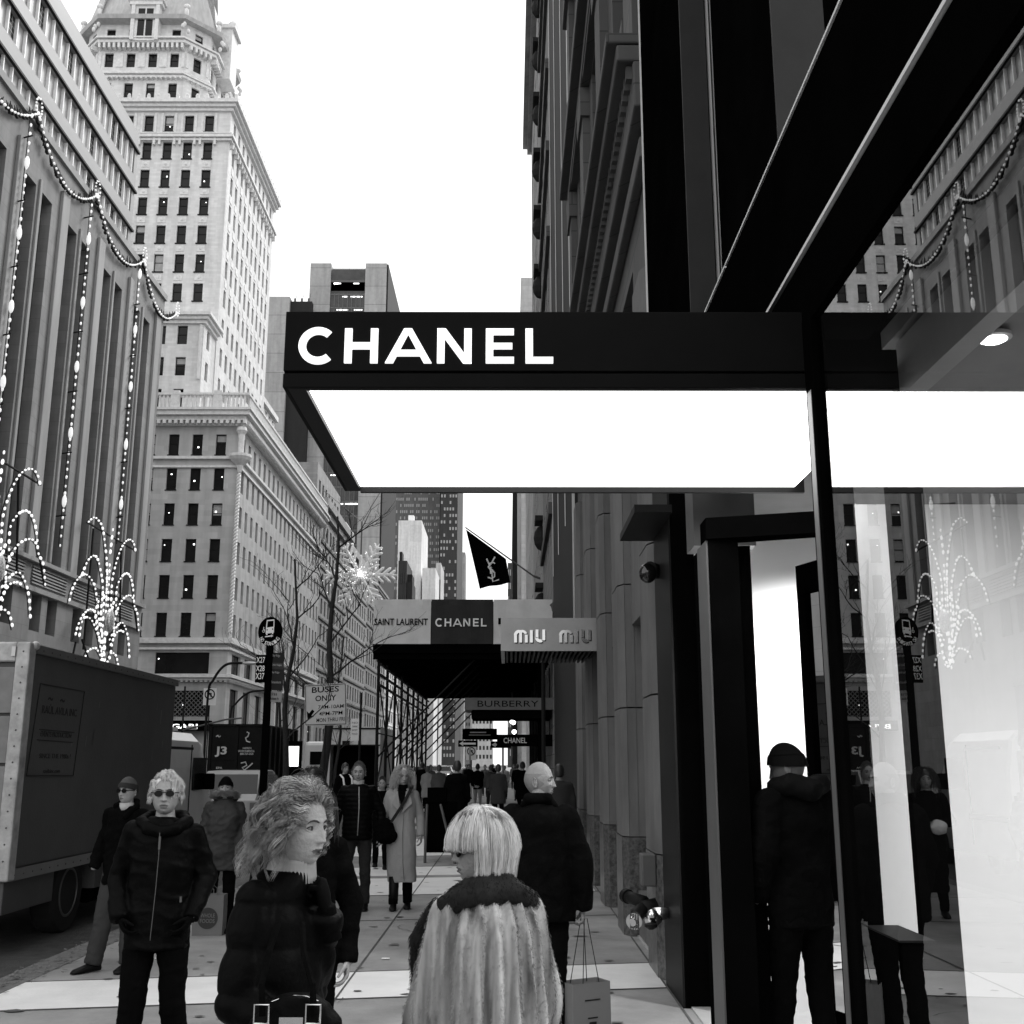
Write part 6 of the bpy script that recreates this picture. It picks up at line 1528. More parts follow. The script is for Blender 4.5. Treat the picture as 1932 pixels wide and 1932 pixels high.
DEF = dict(hipw=.09, kneeL=(.1, -.02, .5), kneeR=(-.1, -.02, .5), ankL=(.11, .02, .09), ankR=(-.11, .02, .09), toeL=0.0, toeR=0.0,
           shw=.168, elbL=(.232, .03, 1.16), elbR=(-.232, .03, 1.16), wrL=(.235, -.06, .92), wrR=(-.235, -.06, .92), neck=(0, .005, 1.5), head=(0, -.015, 1.632), lean=(0, 0))
JK = [(.84, .178, .128, 0, 0), (.95, .178, .13, 0, 0), (1.08, .17, .122, 0, 0), (1.22, .182, .127, 0, 0), (1.34, .193, .128, 0, .01), (1.42, .18, .11, 0, .012), (1.46, .13, .088, 0, .01), (1.495, .075, .07, 0, .005)]
def person(loc, rz, H, label, pose=None, coat=None, coat_m=None, trou_m=None, fn=None, tro_fn=None, sleeve=(.07, .06, .049), hyaw=0, hpitch=0, hroll=0, hkw=None,
           voxel=.012, hands=True, group=None, head_detail=True, handcfg=None, leg_r=(.1, .07, .055), hsc=1.0, no_trou=False, shoes=True, skin=None, hand_curl=.45):
    P = dict(DEF); P.update(pose or {}); S = H / 1.75
    root = empty('person', loc, label, 'person', group, rz); V = lambda p: Vector(p) * S
    sk = skin or M_skin
    # body: head, neck, slim torso, arms and hands in one mesh
    hp = V(P['head']); Mh = Matrix.Translation(hp) @ rot_head(hyaw, hpitch, hroll)
    mb = make_head(Mh, root, scale=S * hsc * 1.0, detail=head_detail, **(hkw or {}))
    t_ = MB(); nk = V(P['neck']); hipz = .93 * S
    limbs(t_, [nk - Vector((0, 0, .06 * S)), nk + (hp - nk) * .45 + Vector((0, .012 * S, 0))], [.062 * S, .052 * S])
    torso(t_, [(z * S, rx * .8 * S, ry * .8 * S, cx * S, cy * S) for z, rx, ry, cx, cy in [(.9, .17, .12, 0, 0), (1.1, .15, .11, 0, 0), (1.3, .18, .12, 0, 0), (1.42, .17, .1, 0, .01), (1.49, .08, .07, 0, .005)]])
    for s_, e, w_ in ((1, 'elbL', 'wrL'), (-1, 'elbR', 'wrR')): limbs(t_, [V((s_ * P['shw'] * .9, .01, 1.41)), V(P[e]), V(P[w_])], [.045 * S, .038 * S, .029 * S])
    for s_, k_, a in ((1, 'kneeL', 'ankL'), (-1, 'kneeR', 'ankR')): limbs(t_, [V((s_ * P['hipw'], 0, .92)), V(P[k_]), V(P[a])], [.08 * S, .055 * S, .04 * S])
    r_ = blob(t_, max(.012, voxel), 2); mb.add([tuple(p) for p in r_[0]], r_[1], 0)
    hm = {}
    if hands:
        for s_, e, w_ in ((1, 'elbL', 'wrL'), (-1, 'elbR', 'wrR')):
            d = V(P[w_]) - V(P[e]); hc = (handcfg or {}).get(w_, {})
            if hc.get('skip'): continue
            r_ = hand_geo(V(P[w_]), hc.get('d', d), hc.get('pn', (-s_, .1, 0)), hc.get('side', s_ * -1), hc.get('curl', hand_curl), S * hc.get('sc', 1), voxel=.0036 if voxel < .016 else .006)
            if hc.get('glove'): put('glove', r_, M_glove, root)
            else: mb.add([tuple(p) for p in r_[0]], r_[1], 0)
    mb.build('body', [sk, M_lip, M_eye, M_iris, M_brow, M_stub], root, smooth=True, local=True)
    # trousers
    if not no_trou:
        t_ = MB(); torso(t_, [(z * S, rx * S, ry * S, 0, .005) for z, rx, ry in ((.8, .17, .115), (.9, .175, .125), (1.02, .16, .115))])
        for s_, k_, a in ((1, 'kneeL', 'ankL'), (-1, 'kneeR', 'ankR')):
            an = V(P[a]); kn = V(P[k_]); limbs(t_, [V((s_ * P['hipw'], 0, .87)), kn], [leg_r[0] * S, leg_r[1] * S]); t_.path([kn, kn + (an - kn) * .5, an + (an - kn).normalized() * .02], [leg_r[1] * S, (leg_r[1] + leg_r[2]) * .5 * S, leg_r[2] * S], 14)
        put('trousers', blob(t_, voxel, 3, tro_fn or wrinkle(.008, (7, 7, 10), .004, (18, 18, 26), H)), trou_m or M_trk, root)
    if shoes:
        for s_, a, ty in ((1, 'ankL', 'toeL'), (-1, 'ankR', 'toeR')):
            an = V(P[a]); b = MB(); yw = P[ty]; c_, sn = math.cos(yw), math.sin(yw)
            def fp(x, y, z): return (an.x + x * c_ - y * sn, an.y + x * sn + y * c_, an.z - .09 * S + z)
            rs = []
            for y, w_, h_ in ((.07, .025, .05), (.055, .037, .085), (.0, .04, .1), (-.06, .042, .07), (-.12, .047, .052), (-.17, .042, .042), (-.2, .02, .025)):
                rs.append([fp(w_ * math.cos(a_) , y, max(.006, h_ * .5 + h_ * .5 * math.sin(a_))) for a_ in [2 * PI * k_ / 14 for k_ in range(14)]])
            b.rings(rs); b.build('shoe', M_shoe, root, smooth=True, local=True, fix=True)
    # coat
    if coat:
        t_ = MB(); torso(t_, [(z * S, rx * S, ry * S, cx * S, cy * S) for z, rx, ry, cx, cy in coat])
        for s_, e, w_ in ((1, 'elbL', 'wrL'), (-1, 'elbR', 'wrR')):
            a = V((s_ * P['shw'], .012, 1.405)); e_ = V(P[e]); w2 = V(P[w_]); 
            limbs(t_, [a, e_], [sleeve[0] * S, sleeve[1] * S]); t_.path([e_, w2 + (w2 - e_).normalized() * .01], [sleeve[1] * S, sleeve[2] * S], 14)
        put('coat', blob(t_, voxel, 3, fn or wrinkle(.012, (5, 5, 8), .005, (16, 16, 20), H * 3)), coat_m or M_cloth_k, root)
    root['S'] = S
    return root, Mh, S
def strands(parent, name, m, gen, n, r=.0011, seg=12, rootlift=0):
    """gen(i) -> list of points (head or root space already placed in the root frame)"""
    vs = []; fs = []
    for i in range(n):
        pts = gen(i)
        if pts is None: continue
        k = len(pts); b0 = len(vs); P_ = [Vector(p) for p in pts]; rr = r * rnd.uniform(.7, 1.3)
        for j in range(k):
            d = (P_[min(j + 1, k - 1)] - P_[max(j - 1, 0)]); d = d.normalized() if d.length > 1e-8 else Vector((0, 0, 1))
            a = d.orthogonal().normalized(); c_ = d.cross(a); w_ = rr * (1 - .75 * (j / (k - 1)) ** 3)
            for q in range(3): an = q * 2 * PI / 3; vs.append(tuple(P_[j] + (a * math.cos(an) + c_ * math.sin(an)) * w_))
        for j in range(k - 1):
            for q in range(3): q2 = (q + 1) % 3; fs.append((b0 + j * 3 + q, b0 + j * 3 + q2, b0 + j * 3 + 3 + q2, b0 + j * 3 + 3 + q))
    b = MB(); b.v = vs; b.f = fs; b.m = [0] * len(fs)
    return b.build(name, m, parent, smooth=True, local=True)
def clump(gen, ng, q, spread=.009, tight=.55):
    G_ = [g for g in (gen(i) for i in range(ng)) if g]
    def f_(i):
        g = G_[i % len(G_)]; o = Vector((q.gauss(0, 1), q.gauss(0, 1), q.gauss(0, 1))) * spread; n = len(g); w1 = q.uniform(0, 6); w2 = q.uniform(.0, .0018); cut = n if q.random() < .6 else max(5, int(n * q.uniform(.7, 1)))
        return [g[j] + o * (1 - tight * (j / n)) + Vector((math.sin(w1 + j * .8), math.cos(w1 * 2 + j * .7), 0)) * w2 for j in range(cut)]
    return f_
def cap_geo(Mh, S, lift=.008, zcut=.02, front=.045, back=-.1, n=26, m=40):
    """scalp cap over the skull in the head frame; lower edge differs front and back"""
    b = MB(); rs = []
    for i in range(n + 1):
        r_ = []
        for j in range(m):
            a = 2 * PI * j / m; wf = (1 + math.cos(a)) / 2; zl = back + (front - back) * wf ** 1.6
            z = zl + (.118 + lift - zl) * math.sin(PI / 2 * i / n) ; zz = min(1, z / (.118 + lift)); s_ = math.sqrt(max(0, 1 - zz * zz)) if z > 0 else max(.0, 1 - (abs(z) / .118) ** 2.2 * .45) ** .6
            r_.append(Mh @ (Vector(((.0745 + lift) * s_ * math.sin(a), -((.088 + lift) * wf + (.101 + lift) * (1 - wf)) * s_ * math.cos(a), z)) * S))
        rs.append(r_)
    b.rings(rs); return b
def scalp(a, t):   # a = azimuth (0 front), t = polar angle from the top
    wf = (1 + math.cos(a)) / 2
    z = .118 * math.cos(t); s_ = math.sin(t) if z > 0 else max(0, 1 - (abs(z) / .118) ** 2.2 * .5) ** .6
    return Vector((.0745 * s_ * math.sin(a), -(.088 * wf + .101 * (1 - wf)) * s_ * math.cos(a), z))
def sunglasses(root, Mh, S, name='sunglasses', big=1.0, m=None, shape=0):
    b = MB()
    for s_ in (-1, 1):
        pts = [(s_ * .033 + .026 * big * math.cos(a), 0, .001 + .0195 * big * math.sin(a)) for a in np.linspace(0, 2 * PI, 20, endpoint=False)]
        ring_ = [[Mh @ (Vector((p[0], -.0945 + .5 * abs(p[0]) ** 1.6 + dy, p[2])) * S) for p in pts] for dy in (0, .004)]
        b.rings(ring_)
        b.path([Mh @ (Vector(q) * S) for q in ((s_ * .058, -.086, .006), (s_ * .077, -.06, .007), (s_ * .08, .0, .005), (s_ * .08, .02, -.004))], .0032 * big, 6)
    b.path([Mh @ (Vector(q) * S) for q in ((-.012, -.1, .006), (0, -.103, .009), (.012, -.1, .006))], .0025, 6)
    return b.build(name, m or M_sung, root, local=True, fix=True)
def beanie(root, Mh, S, m, m2=None, z0=.035, puff=.016, name='beanie'):
    b = MB(); rs = []
    for i in range(15):
        f = i / 14; rr_ = []
        for j in range(56):
            a = 2 * PI * j / 56; wf = (1 + math.cos(a)) / 2; zl = z0 - .055 * (1 - wf)
            z = zl + (.118 + puff - zl) * math.sin(PI / 2 * f); k_ = min(1, max(z, 0) / (.118 + puff)); s_ = math.sqrt(max(0, 1 - k_ * k_)); rib = 1 + .012 * (j % 2) ; e = puff * .55 + (.006 if f < .3 else 0)
            rr_.append(Mh @ (Vector(((.0745 + e) * s_ * math.sin(a) * rib, -((.088 + e) * wf + (.101 + e) * (1 - wf)) * s_ * math.cos(a) * rib, z)) * S))
        rs.append(rr_)
    b.rings(rs[:5], 1, cap=False); b.rings(rs[4:], 0); b.rings([rs[0], [Mh @ (Mh.inverted() @ p * .93) for p in rs[0]]], 1, cap=False)
    return b.build(name, [m, m2 or m], root, local=True, smooth=True)
def collar(root, pts, rad, m, name='collar', vox=.01, fn=None):
    t_ = MB(); limbs(t_, pts, rad, 12); return put(name, blob(t_, vox, 2, fn), m, root)
def posY(u, v, Y): p = at(u, v, Y); return p.x
def fr(x): return rnd.uniform(-x, x)

# ---- curly haired woman in the black padded coat, facing right
LC = [(.3, .18, .135, 0, .01), (.5, .185, .138, 0, .01), (.7, .185, .14, 0, .01), (.9, .18, .135, 0, .01), (1.08, .165, .122, 0, .01), (1.25, .165, .118, 0, .012), (1.34, .165, .112, 0, .012), (1.4, .15, .1, 0, .012), (1.46, .1, .09, 0, .0), (1.49, .075, .078, 0, -.01)]
HX = posY(574, 1550, 3.3)
R1 = math.radians(68)
r1, Mh, S = person((HX - .075, 3.44, 0), R1, 1.66, 'woman with long curly hair in a black padded coat, turned in profile to the right',
    dict(shw=.14, elbL=(.17, .0, 1.12), wrL=(.05, -.125, 1.36), elbR=(-.2, .02, 1.14), wrR=(-.16, -.16, 1.06), head=(0, -.045, 1.622)), LC, M_nylon, skin=mat('skin_fair', .42, .5, var=.1, scale=18, bump=.25, bscale=90, spec=.35), fn=quilt(.12, .013, .1), hyaw=math.radians(-8), hpitch=math.radians(3),
    hkw=dict(female=True, open_mouth=True, smile=.15), sleeve=(.064, .06, .05), voxel=.009, handcfg={'wrL': dict(glove=True, d=(-.25, .1, 1), pn=(-.3, 1, -.2), curl=1.3, sc=1.18), 'wrR': dict(glove=True)}, shoes=True)
b = MB(); N1 = 26   # ribbed roll neck
b.rings([[Mh @ (Vector(((.057 + .009 * (k_ % 2) + .008 * (1 - f)) * math.cos(2 * PI * k_ / 72), .012 - f * .0 + (.061 + .009 * (k_ % 2) + .008 * (1 - f)) * math.sin(2 * PI * k_ / 72), -.165 + f * .068)) * S) for k_ in range(72)] for f in (0, .3, .6, .85, 1.0)])
b.build('roll_neck', M_knit, r1, smooth=True, local=True)
b = MB(); b.path([Mh @ (Vector((.082, .012 + .016 * math.sin(a), -.062 + .018 * math.cos(a))) * S) for a in np.linspace(0, 2 * PI, 18)], .0018, 5); b.build('earring', M_light, r1, local=True)
M_curl = mat('curly_hair', .26, .45, var=.5, scale=22, spec=.45)
cb = cap_geo(Mh, S, .003, front=.092, back=-.09); cb.build('scalp', M_curl, r1, smooth=True, local=True)
hw = random.Random(12)
def curl(i):
    a = hw.uniform(.62, 2 * PI - .62) if hw.random() < .72 else hw.uniform(-.62, .62); t = hw.uniform(.05, 1.55) if abs(math.sin(a / 2)) > .3 else hw.uniform(.1, .86)
    p = scalp(a, t) * 1.03; out = p.normalized(); L = hw.uniform(.15, .27) * (1 if math.cos(a) < .5 else .85); seg = 22
    ph = hw.uniform(0, 6.28); fq = hw.uniform(8, 14); amp = hw.uniform(.009, .019); pts = []
    v = Vector((out.x * .7, out.y * .6 + .6, .1 + .3 * out.z)).normalized(); q = p.copy(); g_ = hw.uniform(.2, .36); sway = Vector((hw.uniform(-.15, .15), hw.uniform(-.05, .35), 0))
    if math.cos(a) > .3: v = Vector((out.x * 1.2 + (.35 if out.x > 0 else -.35), .25, .45)).normalized(); g_ *= 1.0
    if out.x > .15 and math.cos(a) > -.4: L *= .5; v = Vector((out.x * .4, .6, -.1)).normalized(); g_ *= 1.6
    for j in range(seg):
        f = j / seg; e = v.orthogonal().normalized(); e2 = v.cross(e)
        pts.append(Mh @ ((q + (e * math.cos(ph + f * fq) + e2 * math.sin(ph + f * fq)) * amp * min(1, f * 4)) * S))
        q = q + v * (L / seg); v = (v + (Vector((0, .06, -1)) + sway * .5) * g_ ).normalized()
        # stay outside the skull and off the face
        e_ = Vector((q.x / .084, q.y / .105, q.z / .125))
        if e_.length < 1.05: q = q * (1.05 / max(.2, e_.length))
        if q.y < -.03 and q.z < .06 and abs(q.x) < .078: q.x = math.copysign(.08, q.x if q.x else 1)
        if q.y < -.055 and q.z < .05: q.y = -.055
    return pts
strands(r1, 'hair', M_curl, clump(curl, 260, hw, .006, .35), 5400, .0009)
M_curl2 = mat('curly_hair_light', .6, .45, var=.4, scale=22, spec=.45)
strands(r1, 'hair_highlights', M_curl2, clump(curl, 70, hw, .006, .5), 1100, .0009)
# ---- handbag carried by her
bx = posY(552, 1900, 3.0)
hb = empty('handbag', (bx, 3.05, .8), 'black leather handbag with shiny buckles held low by the curly haired woman', 'handbag')
t_ = MB(); t_.rings([[(bx + w_ * math.cos(a) * (.8 if abs(z) > .1 else 1), 3.06 + .065 * math.sin(a) * (1 - abs(z) * 2), 1.0 + z) for a in [2 * PI * k_ / 32 for k_ in range(32)]] for z, w_ in ((-.17, .1), (-.14, .12), (0, .128), (.08, .12), (.12, .1), (.14, .06))])
rr_ = blob(t_, .008, 3, wrinkle(.006, (9, 9, 9), .002)); b = MB(); b.v = [tuple(p) for p in rr_[0]]; b.f = rr_[1]; b.m = [0] * len(b.f); b.build('bag_body', M_leather, hb, smooth=True)
for x in (-.075, .055):
    b = MB(); b.path([(bx + x, 3.0, 1.1), (bx + x - .01, 3.02, 1.17), (bx + x * .7 - .03, 3.08, 1.24), (bx + x * .5 - .04, 3.16, 1.3)], .009, 6); b.build('strap', M_cloth_k, hb)
    b = MB(); q = [(bx + x - .018, 2.985, 1.085), (bx + x + .018, 2.985, 1.085), (bx + x + .018, 2.985, 1.13), (bx + x - .018, 2.985, 1.13)]; b.path(q + q[:2], .0035, 5); b.build('buckle', mat('silver_shiny', .75, .15, 1.0), hb)
b = MB(); b.box(bx - .03, bx + .03, 2.985, 3.0, 1.065, 1.1); b.build('clasp', _m['silver_shiny'], hb)
b = MB(); b.path([(bx - .06, 3.03, 1.128), (bx - .03, 3.03, 1.139), (bx, 3.03, 1.143), (bx + .03, 3.03, 1.141), (bx + .06, 3.03, 1.13)], .0012, 5); b.build('zip', _m['silver_shiny'], hb)

# ---- blonde woman in the striped fur coat seen from behind
M_fur = mat('striped_fur', .36, .85, var=.75, scale=9, spec=.15, stretch=(2.2, 2.2, .14), detail=2)
M_furd = mat('dark_fur', .018, .9, var=.5, scale=20, spec=.15)
FC = [(.2, .27, .22, 0, .03), (.5, .255, .21, 0, .03), (.8, .235, .19, 0, .03), (1.0, .21, .17, 0, .03), (1.2, .19, .15, 0, .03), (1.34, .17, .135, 0, .03), (1.42, .14, .115, 0, .025), (1.47, .125, .1, 0, .015), (1.5, .08, .08, 0, 0)]
def pleat(co, no):
    a = np.arctan2(co[:, 0], co[:, 1] + .05); h = np.clip((1.42 - co[:, 2]) / 1.0, 0, 1)
    d = .018 * (h ** .35) * np.sin(a * 22 + 2.0 * npn(co, 1.5, 1.5, .8, 3)) * (np.abs(co[:, 0]) < .6)
    d += .012 * npn(co, 4, 4, 2.5, 2) + .003 * npn(co, 30, 30, 12, 4)
    return co + no * d[:, None]
HX2 = posY(888, 1590, 3.75)
r2, Mh2, S2 = person((HX2 + .05, 3.72, 0), math.radians(-158), 1.56, 'blonde woman in a pale striped fur coat seen from behind, in the centre foreground',
    dict(elbL=(.2, .0, 1.1), elbR=(-.2, .0, 1.1), wrL=(.2, -.1, .92), wrR=(-.2, -.1, .92), shw=.132, head=(.01, -.02, 1.628)), FC, M_fur, fn=pleat, sleeve=(.074, .082, .082), hyaw=math.radians(80), voxel=.009,
    hkw=dict(female=True), hands=False)
# fur nap over the coat
ct_ = [o for o in r2.children if o.name.startswith('coat')][0]
def nap(obj, n, L, r, m, name, parent, zmin=.6):
    me = obj.data; nv = len(me.vertices); co = np.empty(nv * 3); me.vertices.foreach_get('co', co); co = co.reshape(-1, 3); no = np.empty(nv * 3); me.vertex_normals.foreach_get('vector', no); no = no.reshape(-1, 3)
    idx = [i for i in range(nv) if co[i][2] > zmin]; q = random.Random(5); vs = []; fs = []
    for k_ in range(n):
        i = q.choice(idx); p = Vector(co[i]) + Vector((q.uniform(-.004, .004), q.uniform(-.004, .004), q.uniform(-.004, .004))); nn = Vector(no[i]); l_ = L * q.uniform(.5, 1.4)
        d = (nn * .55 + Vector((q.uniform(-.25, .25), q.uniform(-.25, .25), -.8))).normalized(); t1 = d.orthogonal().normalized() * r; t2 = d.cross(t1).normalized() * r; b0 = len(vs)
        vs += [tuple(p + t1), tuple(p - t1 * .5 + t2), tuple(p - t1 * .5 - t2), tuple(p + d * l_)]; fs += [(b0, b0 + 1, b0 + 3), (b0 + 1, b0 + 2, b0 + 3), (b0 + 2, b0, b0 + 3)]
    b = MB(); b.v = vs; b.f = fs; b.m = [0] * len(fs); return b.build(name, m, parent, local=True)
nap(ct_, 30000, .007, .001, M_fur, 'fur_nap', r2)
# wide dark shawl collar
cl_ = [(-.2, -.2, 1.2), (-.195, -.07, 1.36), (-.145, .05, 1.455), (-.07, .095, 1.485), (.03, .1, 1.485), (.115, .075, 1.47), (.17, -.01, 1.425), (.2, -.13, 1.31), (.16, -.22, 1.14)]
t_ = MB(); 
for j in range(len(cl_) - 1):
    p, q = Vector(cl_[j]) * S2, Vector(cl_[j + 1]) * S2; limbs(t_, [p, q], [.042 * S2, .042 * S2], 12); limbs(t_, [p + Vector((p.x * -.3, p.y * -.3, .03)), q + Vector((q.x * -.3, q.y * -.3, .03))], [.036 * S2, .036 * S2], 12)
oc = put('fur_collar', blob(t_, .01, 4, wrinkle(.006, (12, 12, 12), .004)), M_furd, r2); nap(oc, 9000, .009, .0012, M_furd, 'collar_nap', r2, 0)
M_blond = mat('blonde_hair', .8, .4, var=.28, scale=40, spec=.5, stretch=(1, 1, .2)); M_blond2 = mat('blonde_dark', .3, .45, var=.3, scale=30)  # second tone: darker blonde for the scalp and lowlight strands
cap_geo(Mh2, S2, .009, front=.05, back=-.1).build('scalp', M_blond2, r2, smooth=True, local=True)
hb_ = random.Random(21)
def bob(i):
    a = hb_.uniform(0, 2 * PI); t = abs(hb_.gauss(0, .5)) + .02; t = min(t, 1.35)
    p = scalp(a, t) * 1.06; fall = hb_.uniform(0, 1); aa = a + hb_.uniform(-.12, .12); front = math.cos(aa)
    zend = -.15 + hb_.uniform(-.05, .035) if front < .1 else (.04 + hb_.uniform(-.01, .012) if front > .25 else -.1 + hb_.uniform(-.05, .03))
    seg = 13; pts = []; th0 = t; flare = hb_.uniform(.0, .012); dr_ = hb_.uniform(-.12, .12)
    lay = hb_.uniform(.008, .024)
    for j in range(seg):
        f = j / (seg - 1); th = th0 + (1.6 - th0) * min(1, f * 1.9)
        e = .006 + lay + .012 * math.sin(min(1, f * 1.5) * PI)
        if f * 1.9 < 1: q = scalp(aa + dr_ * f, th); q = q + q.normalized() * e
        else:
            g_ = (f - 1 / 1.9) / (1 - 1 / 1.9); base = scalp(aa + dr_ * f, 1.6); base = base + Vector((base.x, base.y, 0)).normalized() * e
            tuck = 1 - .2 * g_ ** 2 * (1 if front < .5 else .2); q = Vector((base.x * tuck + flare * g_ * 2 * math.sin(aa), base.y * tuck, base.z + (zend - base.z) * g_))
            if g_ > .7: q += Vector((math.sin(aa) * .012 + .01, 0, .004)) * (g_ - .7) * 3 * hb_.choice((-1, 1, 1))
        pts.append(Mh2 @ (q * S2))
    return pts
strands(r2, 'hair', M_blond, clump(bob, 420, hb_, .0045, .5), 5600, .0009); strands(r2, 'hair_lowlights', M_blond2, clump(bob, 60, hb_, .004, .5), 420, .0009)
sunglasses(r2, Mh2, S2, big=1.3)

# ---- man with white hair and dark glasses, black jacket, facing the camera
JL = [(.78, .182, .132, 0, 0)] + JK
r3, Mh3, S3 = person((-1.93, 6.42, 0), math.radians(8), 1.67, 'man with swept white hair, dark glasses and a black hooded jacket, hands in pockets',
    dict(elbL=(.25, .05, 1.16), wrL=(.2, -.09, .95), elbR=(-.25, .05, 1.16), wrR=(-.2, -.09, .95), kneeL=(.11, -.02, .5), ankL=(.16, .05, .09), kneeR=(-.1, -.06, .5), ankR=(-.15, -.04, .09)), JL, M_leather, M_trk, hpitch=math.radians(-2), hyaw=math.radians(2), voxel=.01,
    fn=wrinkle(.013, (4, 4, 6), .005, (15, 15, 20), 3.0), handcfg={'wrL': dict(glove=True, d=(-.5, -.3, -.8)), 'wrR': dict(glove=True, d=(.5, -.3, -.8))}, hkw=dict(jaw=1.05), leg_r=(.095, .072, .065))
sunglasses(r3, Mh3, S3, big=.9)
b = MB(); b.path([(0, -.152 * S3, 1.42 * S3), (.005, -.165 * S3, 1.3 * S3), (.0, -.162 * S3, 1.1 * S3), (-.01, -.165 * S3, .84 * S3)], .0022, 5); b.box(.002, .012, -.185 * S3, -.17 * S3, 1.33 * S3, 1.4 * S3); b.box(.13, .14, -.165 * S3, -.15 * S3, 1.04 * S3, 1.07 * S3); b.build('zip', M_mid, r3, local=True)
collar(r3, [(-.13 * S3, .0, 1.47 * S3), (-.09 * S3, .085 * S3, 1.5 * S3), (0, .11 * S3, 1.51 * S3), (.09 * S3, .085 * S3, 1.5 * S3), (.13 * S3, .0, 1.47 * S3), (.08 * S3, -.085 * S3, 1.44 * S3), (0, -.1 * S3, 1.42 * S3), (-.08 * S3, -.085 * S3, 1.44 * S3), (-.13 * S3, .0, 1.47 * S3)], [.038 * S3] * 9, M_leather, 'hood', fn=wrinkle(.008, (12, 12, 12), .004))
M_wh = mat('white_hair', .75, .5, var=.3, scale=30)
cap_geo(Mh3, S3, .003, front=.092, back=-.06).build('scalp', M_wh, r3, smooth=True, local=True)
hm_ = random.Random(31)
def mane(i):
    a = hm_.uniform(-.5, .5) if i % 3 == 0 else hm_.uniform(0, 2 * PI); t = hm_.uniform(.1, .85) if abs(math.cos(a)) > .85 and math.cos(a) > 0 else hm_.uniform(.1, 1.75)
    p = scalp(a, t) * 1.04; out = p.normalized(); L = hm_.uniform(.05, .085); v = (out * .45 + Vector((math.copysign(.3, out.x + .01), .7, .0))).normalized(); pts = []; q = p
    ph = hm_.uniform(0, 6)
    for j in range(9):
        pts.append(Mh3 @ ((q + Vector((math.sin(ph + j), math.cos(ph + j), 0)) * .002) * S3)); q = q + v * L / 8; v = (v + Vector((.02, .1, -.34))).normalized()
        e_ = Vector((q.x / .08, q.y / .1, q.z / .124))
        if e_.length < 1.03: q = q * (1.03 / e_.length)
        if q.y < -.04 and q.z < .07 and abs(q.x) < .07: q.z = .07
    return pts
strands(r3, 'hair', M_wh, clump(mane, 150, hm_, .006, .2), 2600, .0012)

# ---- man in knitted cap and sunglasses by the truck
r4, Mh4, S4 = person((-3.36, 10.05, 0), math.radians(-8), 1.60, 'older man in a striped knitted cap, sunglasses and black jacket beside the truck',
    dict(kneeL=(.1, .0, .5), kneeR=(-.13, -.03, .5), ankR=(-.19, -.06, .09), toeR=-.5, wrL=(.2, -.1, .92), wrR=(-.24, -.1, .93)), JL, M_cloth_k, M_trg, hyaw=math.radians(-14), voxel=.013, fn=wrinkle(.014, (6, 6, 8), .006, (16, 16, 22), 6.0), handcfg={'wrL': dict(skip=True), 'wrR': dict(skip=True)}, leg_r=(.105, .085, .08))
beanie(r4, Mh4, S4, mat('cap_grey', .06, .9), mat('cap_dark', .015, .9)); sunglasses(r4, Mh4, S4, big=1.0)
collar(r4, [(-.1 * S4, -.02, 1.49 * S4), (-.06 * S4, .07 * S4, 1.53 * S4), (.06 * S4, .07 * S4, 1.53 * S4), (.11 * S4, -.02, 1.49 * S4), (.05 * S4, -.11 * S4, 1.4 * S4)], [.03] * 5, M_cloth_k)
b = MB(); b.rings([[(.062 * math.cos(2 * PI * k_ / 24), -.005 + .066 * math.sin(2 * PI * k_ / 24), z * S4) for k_ in range(24)] for z in (1.44, 1.52)]); b.build('shirt_collar', M_knit, r4, smooth=True, local=True)

# ---- man in a fur hood parka with paper bag
r5, Mh5, S5 = person((-3.06, 12.3, 0), math.radians(6), 1.58, 'man in a dark parka with a fur edged hood, standing behind a brown paper bag',
    dict(wrL=(.22, -.12, .96), wrR=(-.2, -.14, .95)), [(.7, .22, .16, 0, 0)] + [(z, rx * 1.08, ry * 1.1, cx, cy) for z, rx, ry, cx, cy in JK], M_parka, M_trk, voxel=.013, fn=wrinkle(.02, (6, 6, 9), .008, (14, 14, 20), 8.0), handcfg={'wrL': dict(skip=True), 'wrR': dict(skip=True)})
beanie(r5, Mh5, S5, M_cloth_k)
M_hoodf = mat('hood_fur', .2, .9, var=.5, scale=20)
hq = random.Random(41)
def hoodf(i):
    a = hq.uniform(-2.5, 2.5) + PI; c_ = Vector((.125 * math.sin(a), -.02 + .05 * math.cos(a), -.055 - .085 * math.cos(a) * .4 - .03)); out = Vector((math.sin(a), -.45, .25 + .3 * math.cos(a))).normalized(); L = hq.uniform(.025, .07); c_ += Vector((fr(.02), fr(.02), fr(.03)))
    return [Mh5 @ ((c_ + out * L * f + Vector((fr(.004), fr(.004), -.02 * f * f))) * S5) for f in (0, .35, .7, 1)]
strands(r5, 'hood_fur', M_hoodf, hoodf, 2400, .0016)
collar(r5, [Mh5 @ (Vector((.115 * math.sin(a), .02 - .06 * math.cos(a) + .04, -.12 + .02 * math.cos(a))) * S5) for a in np.linspace(.3, 2 * PI - .3, 9)], [.035] * 9, M_parka, 'hood')
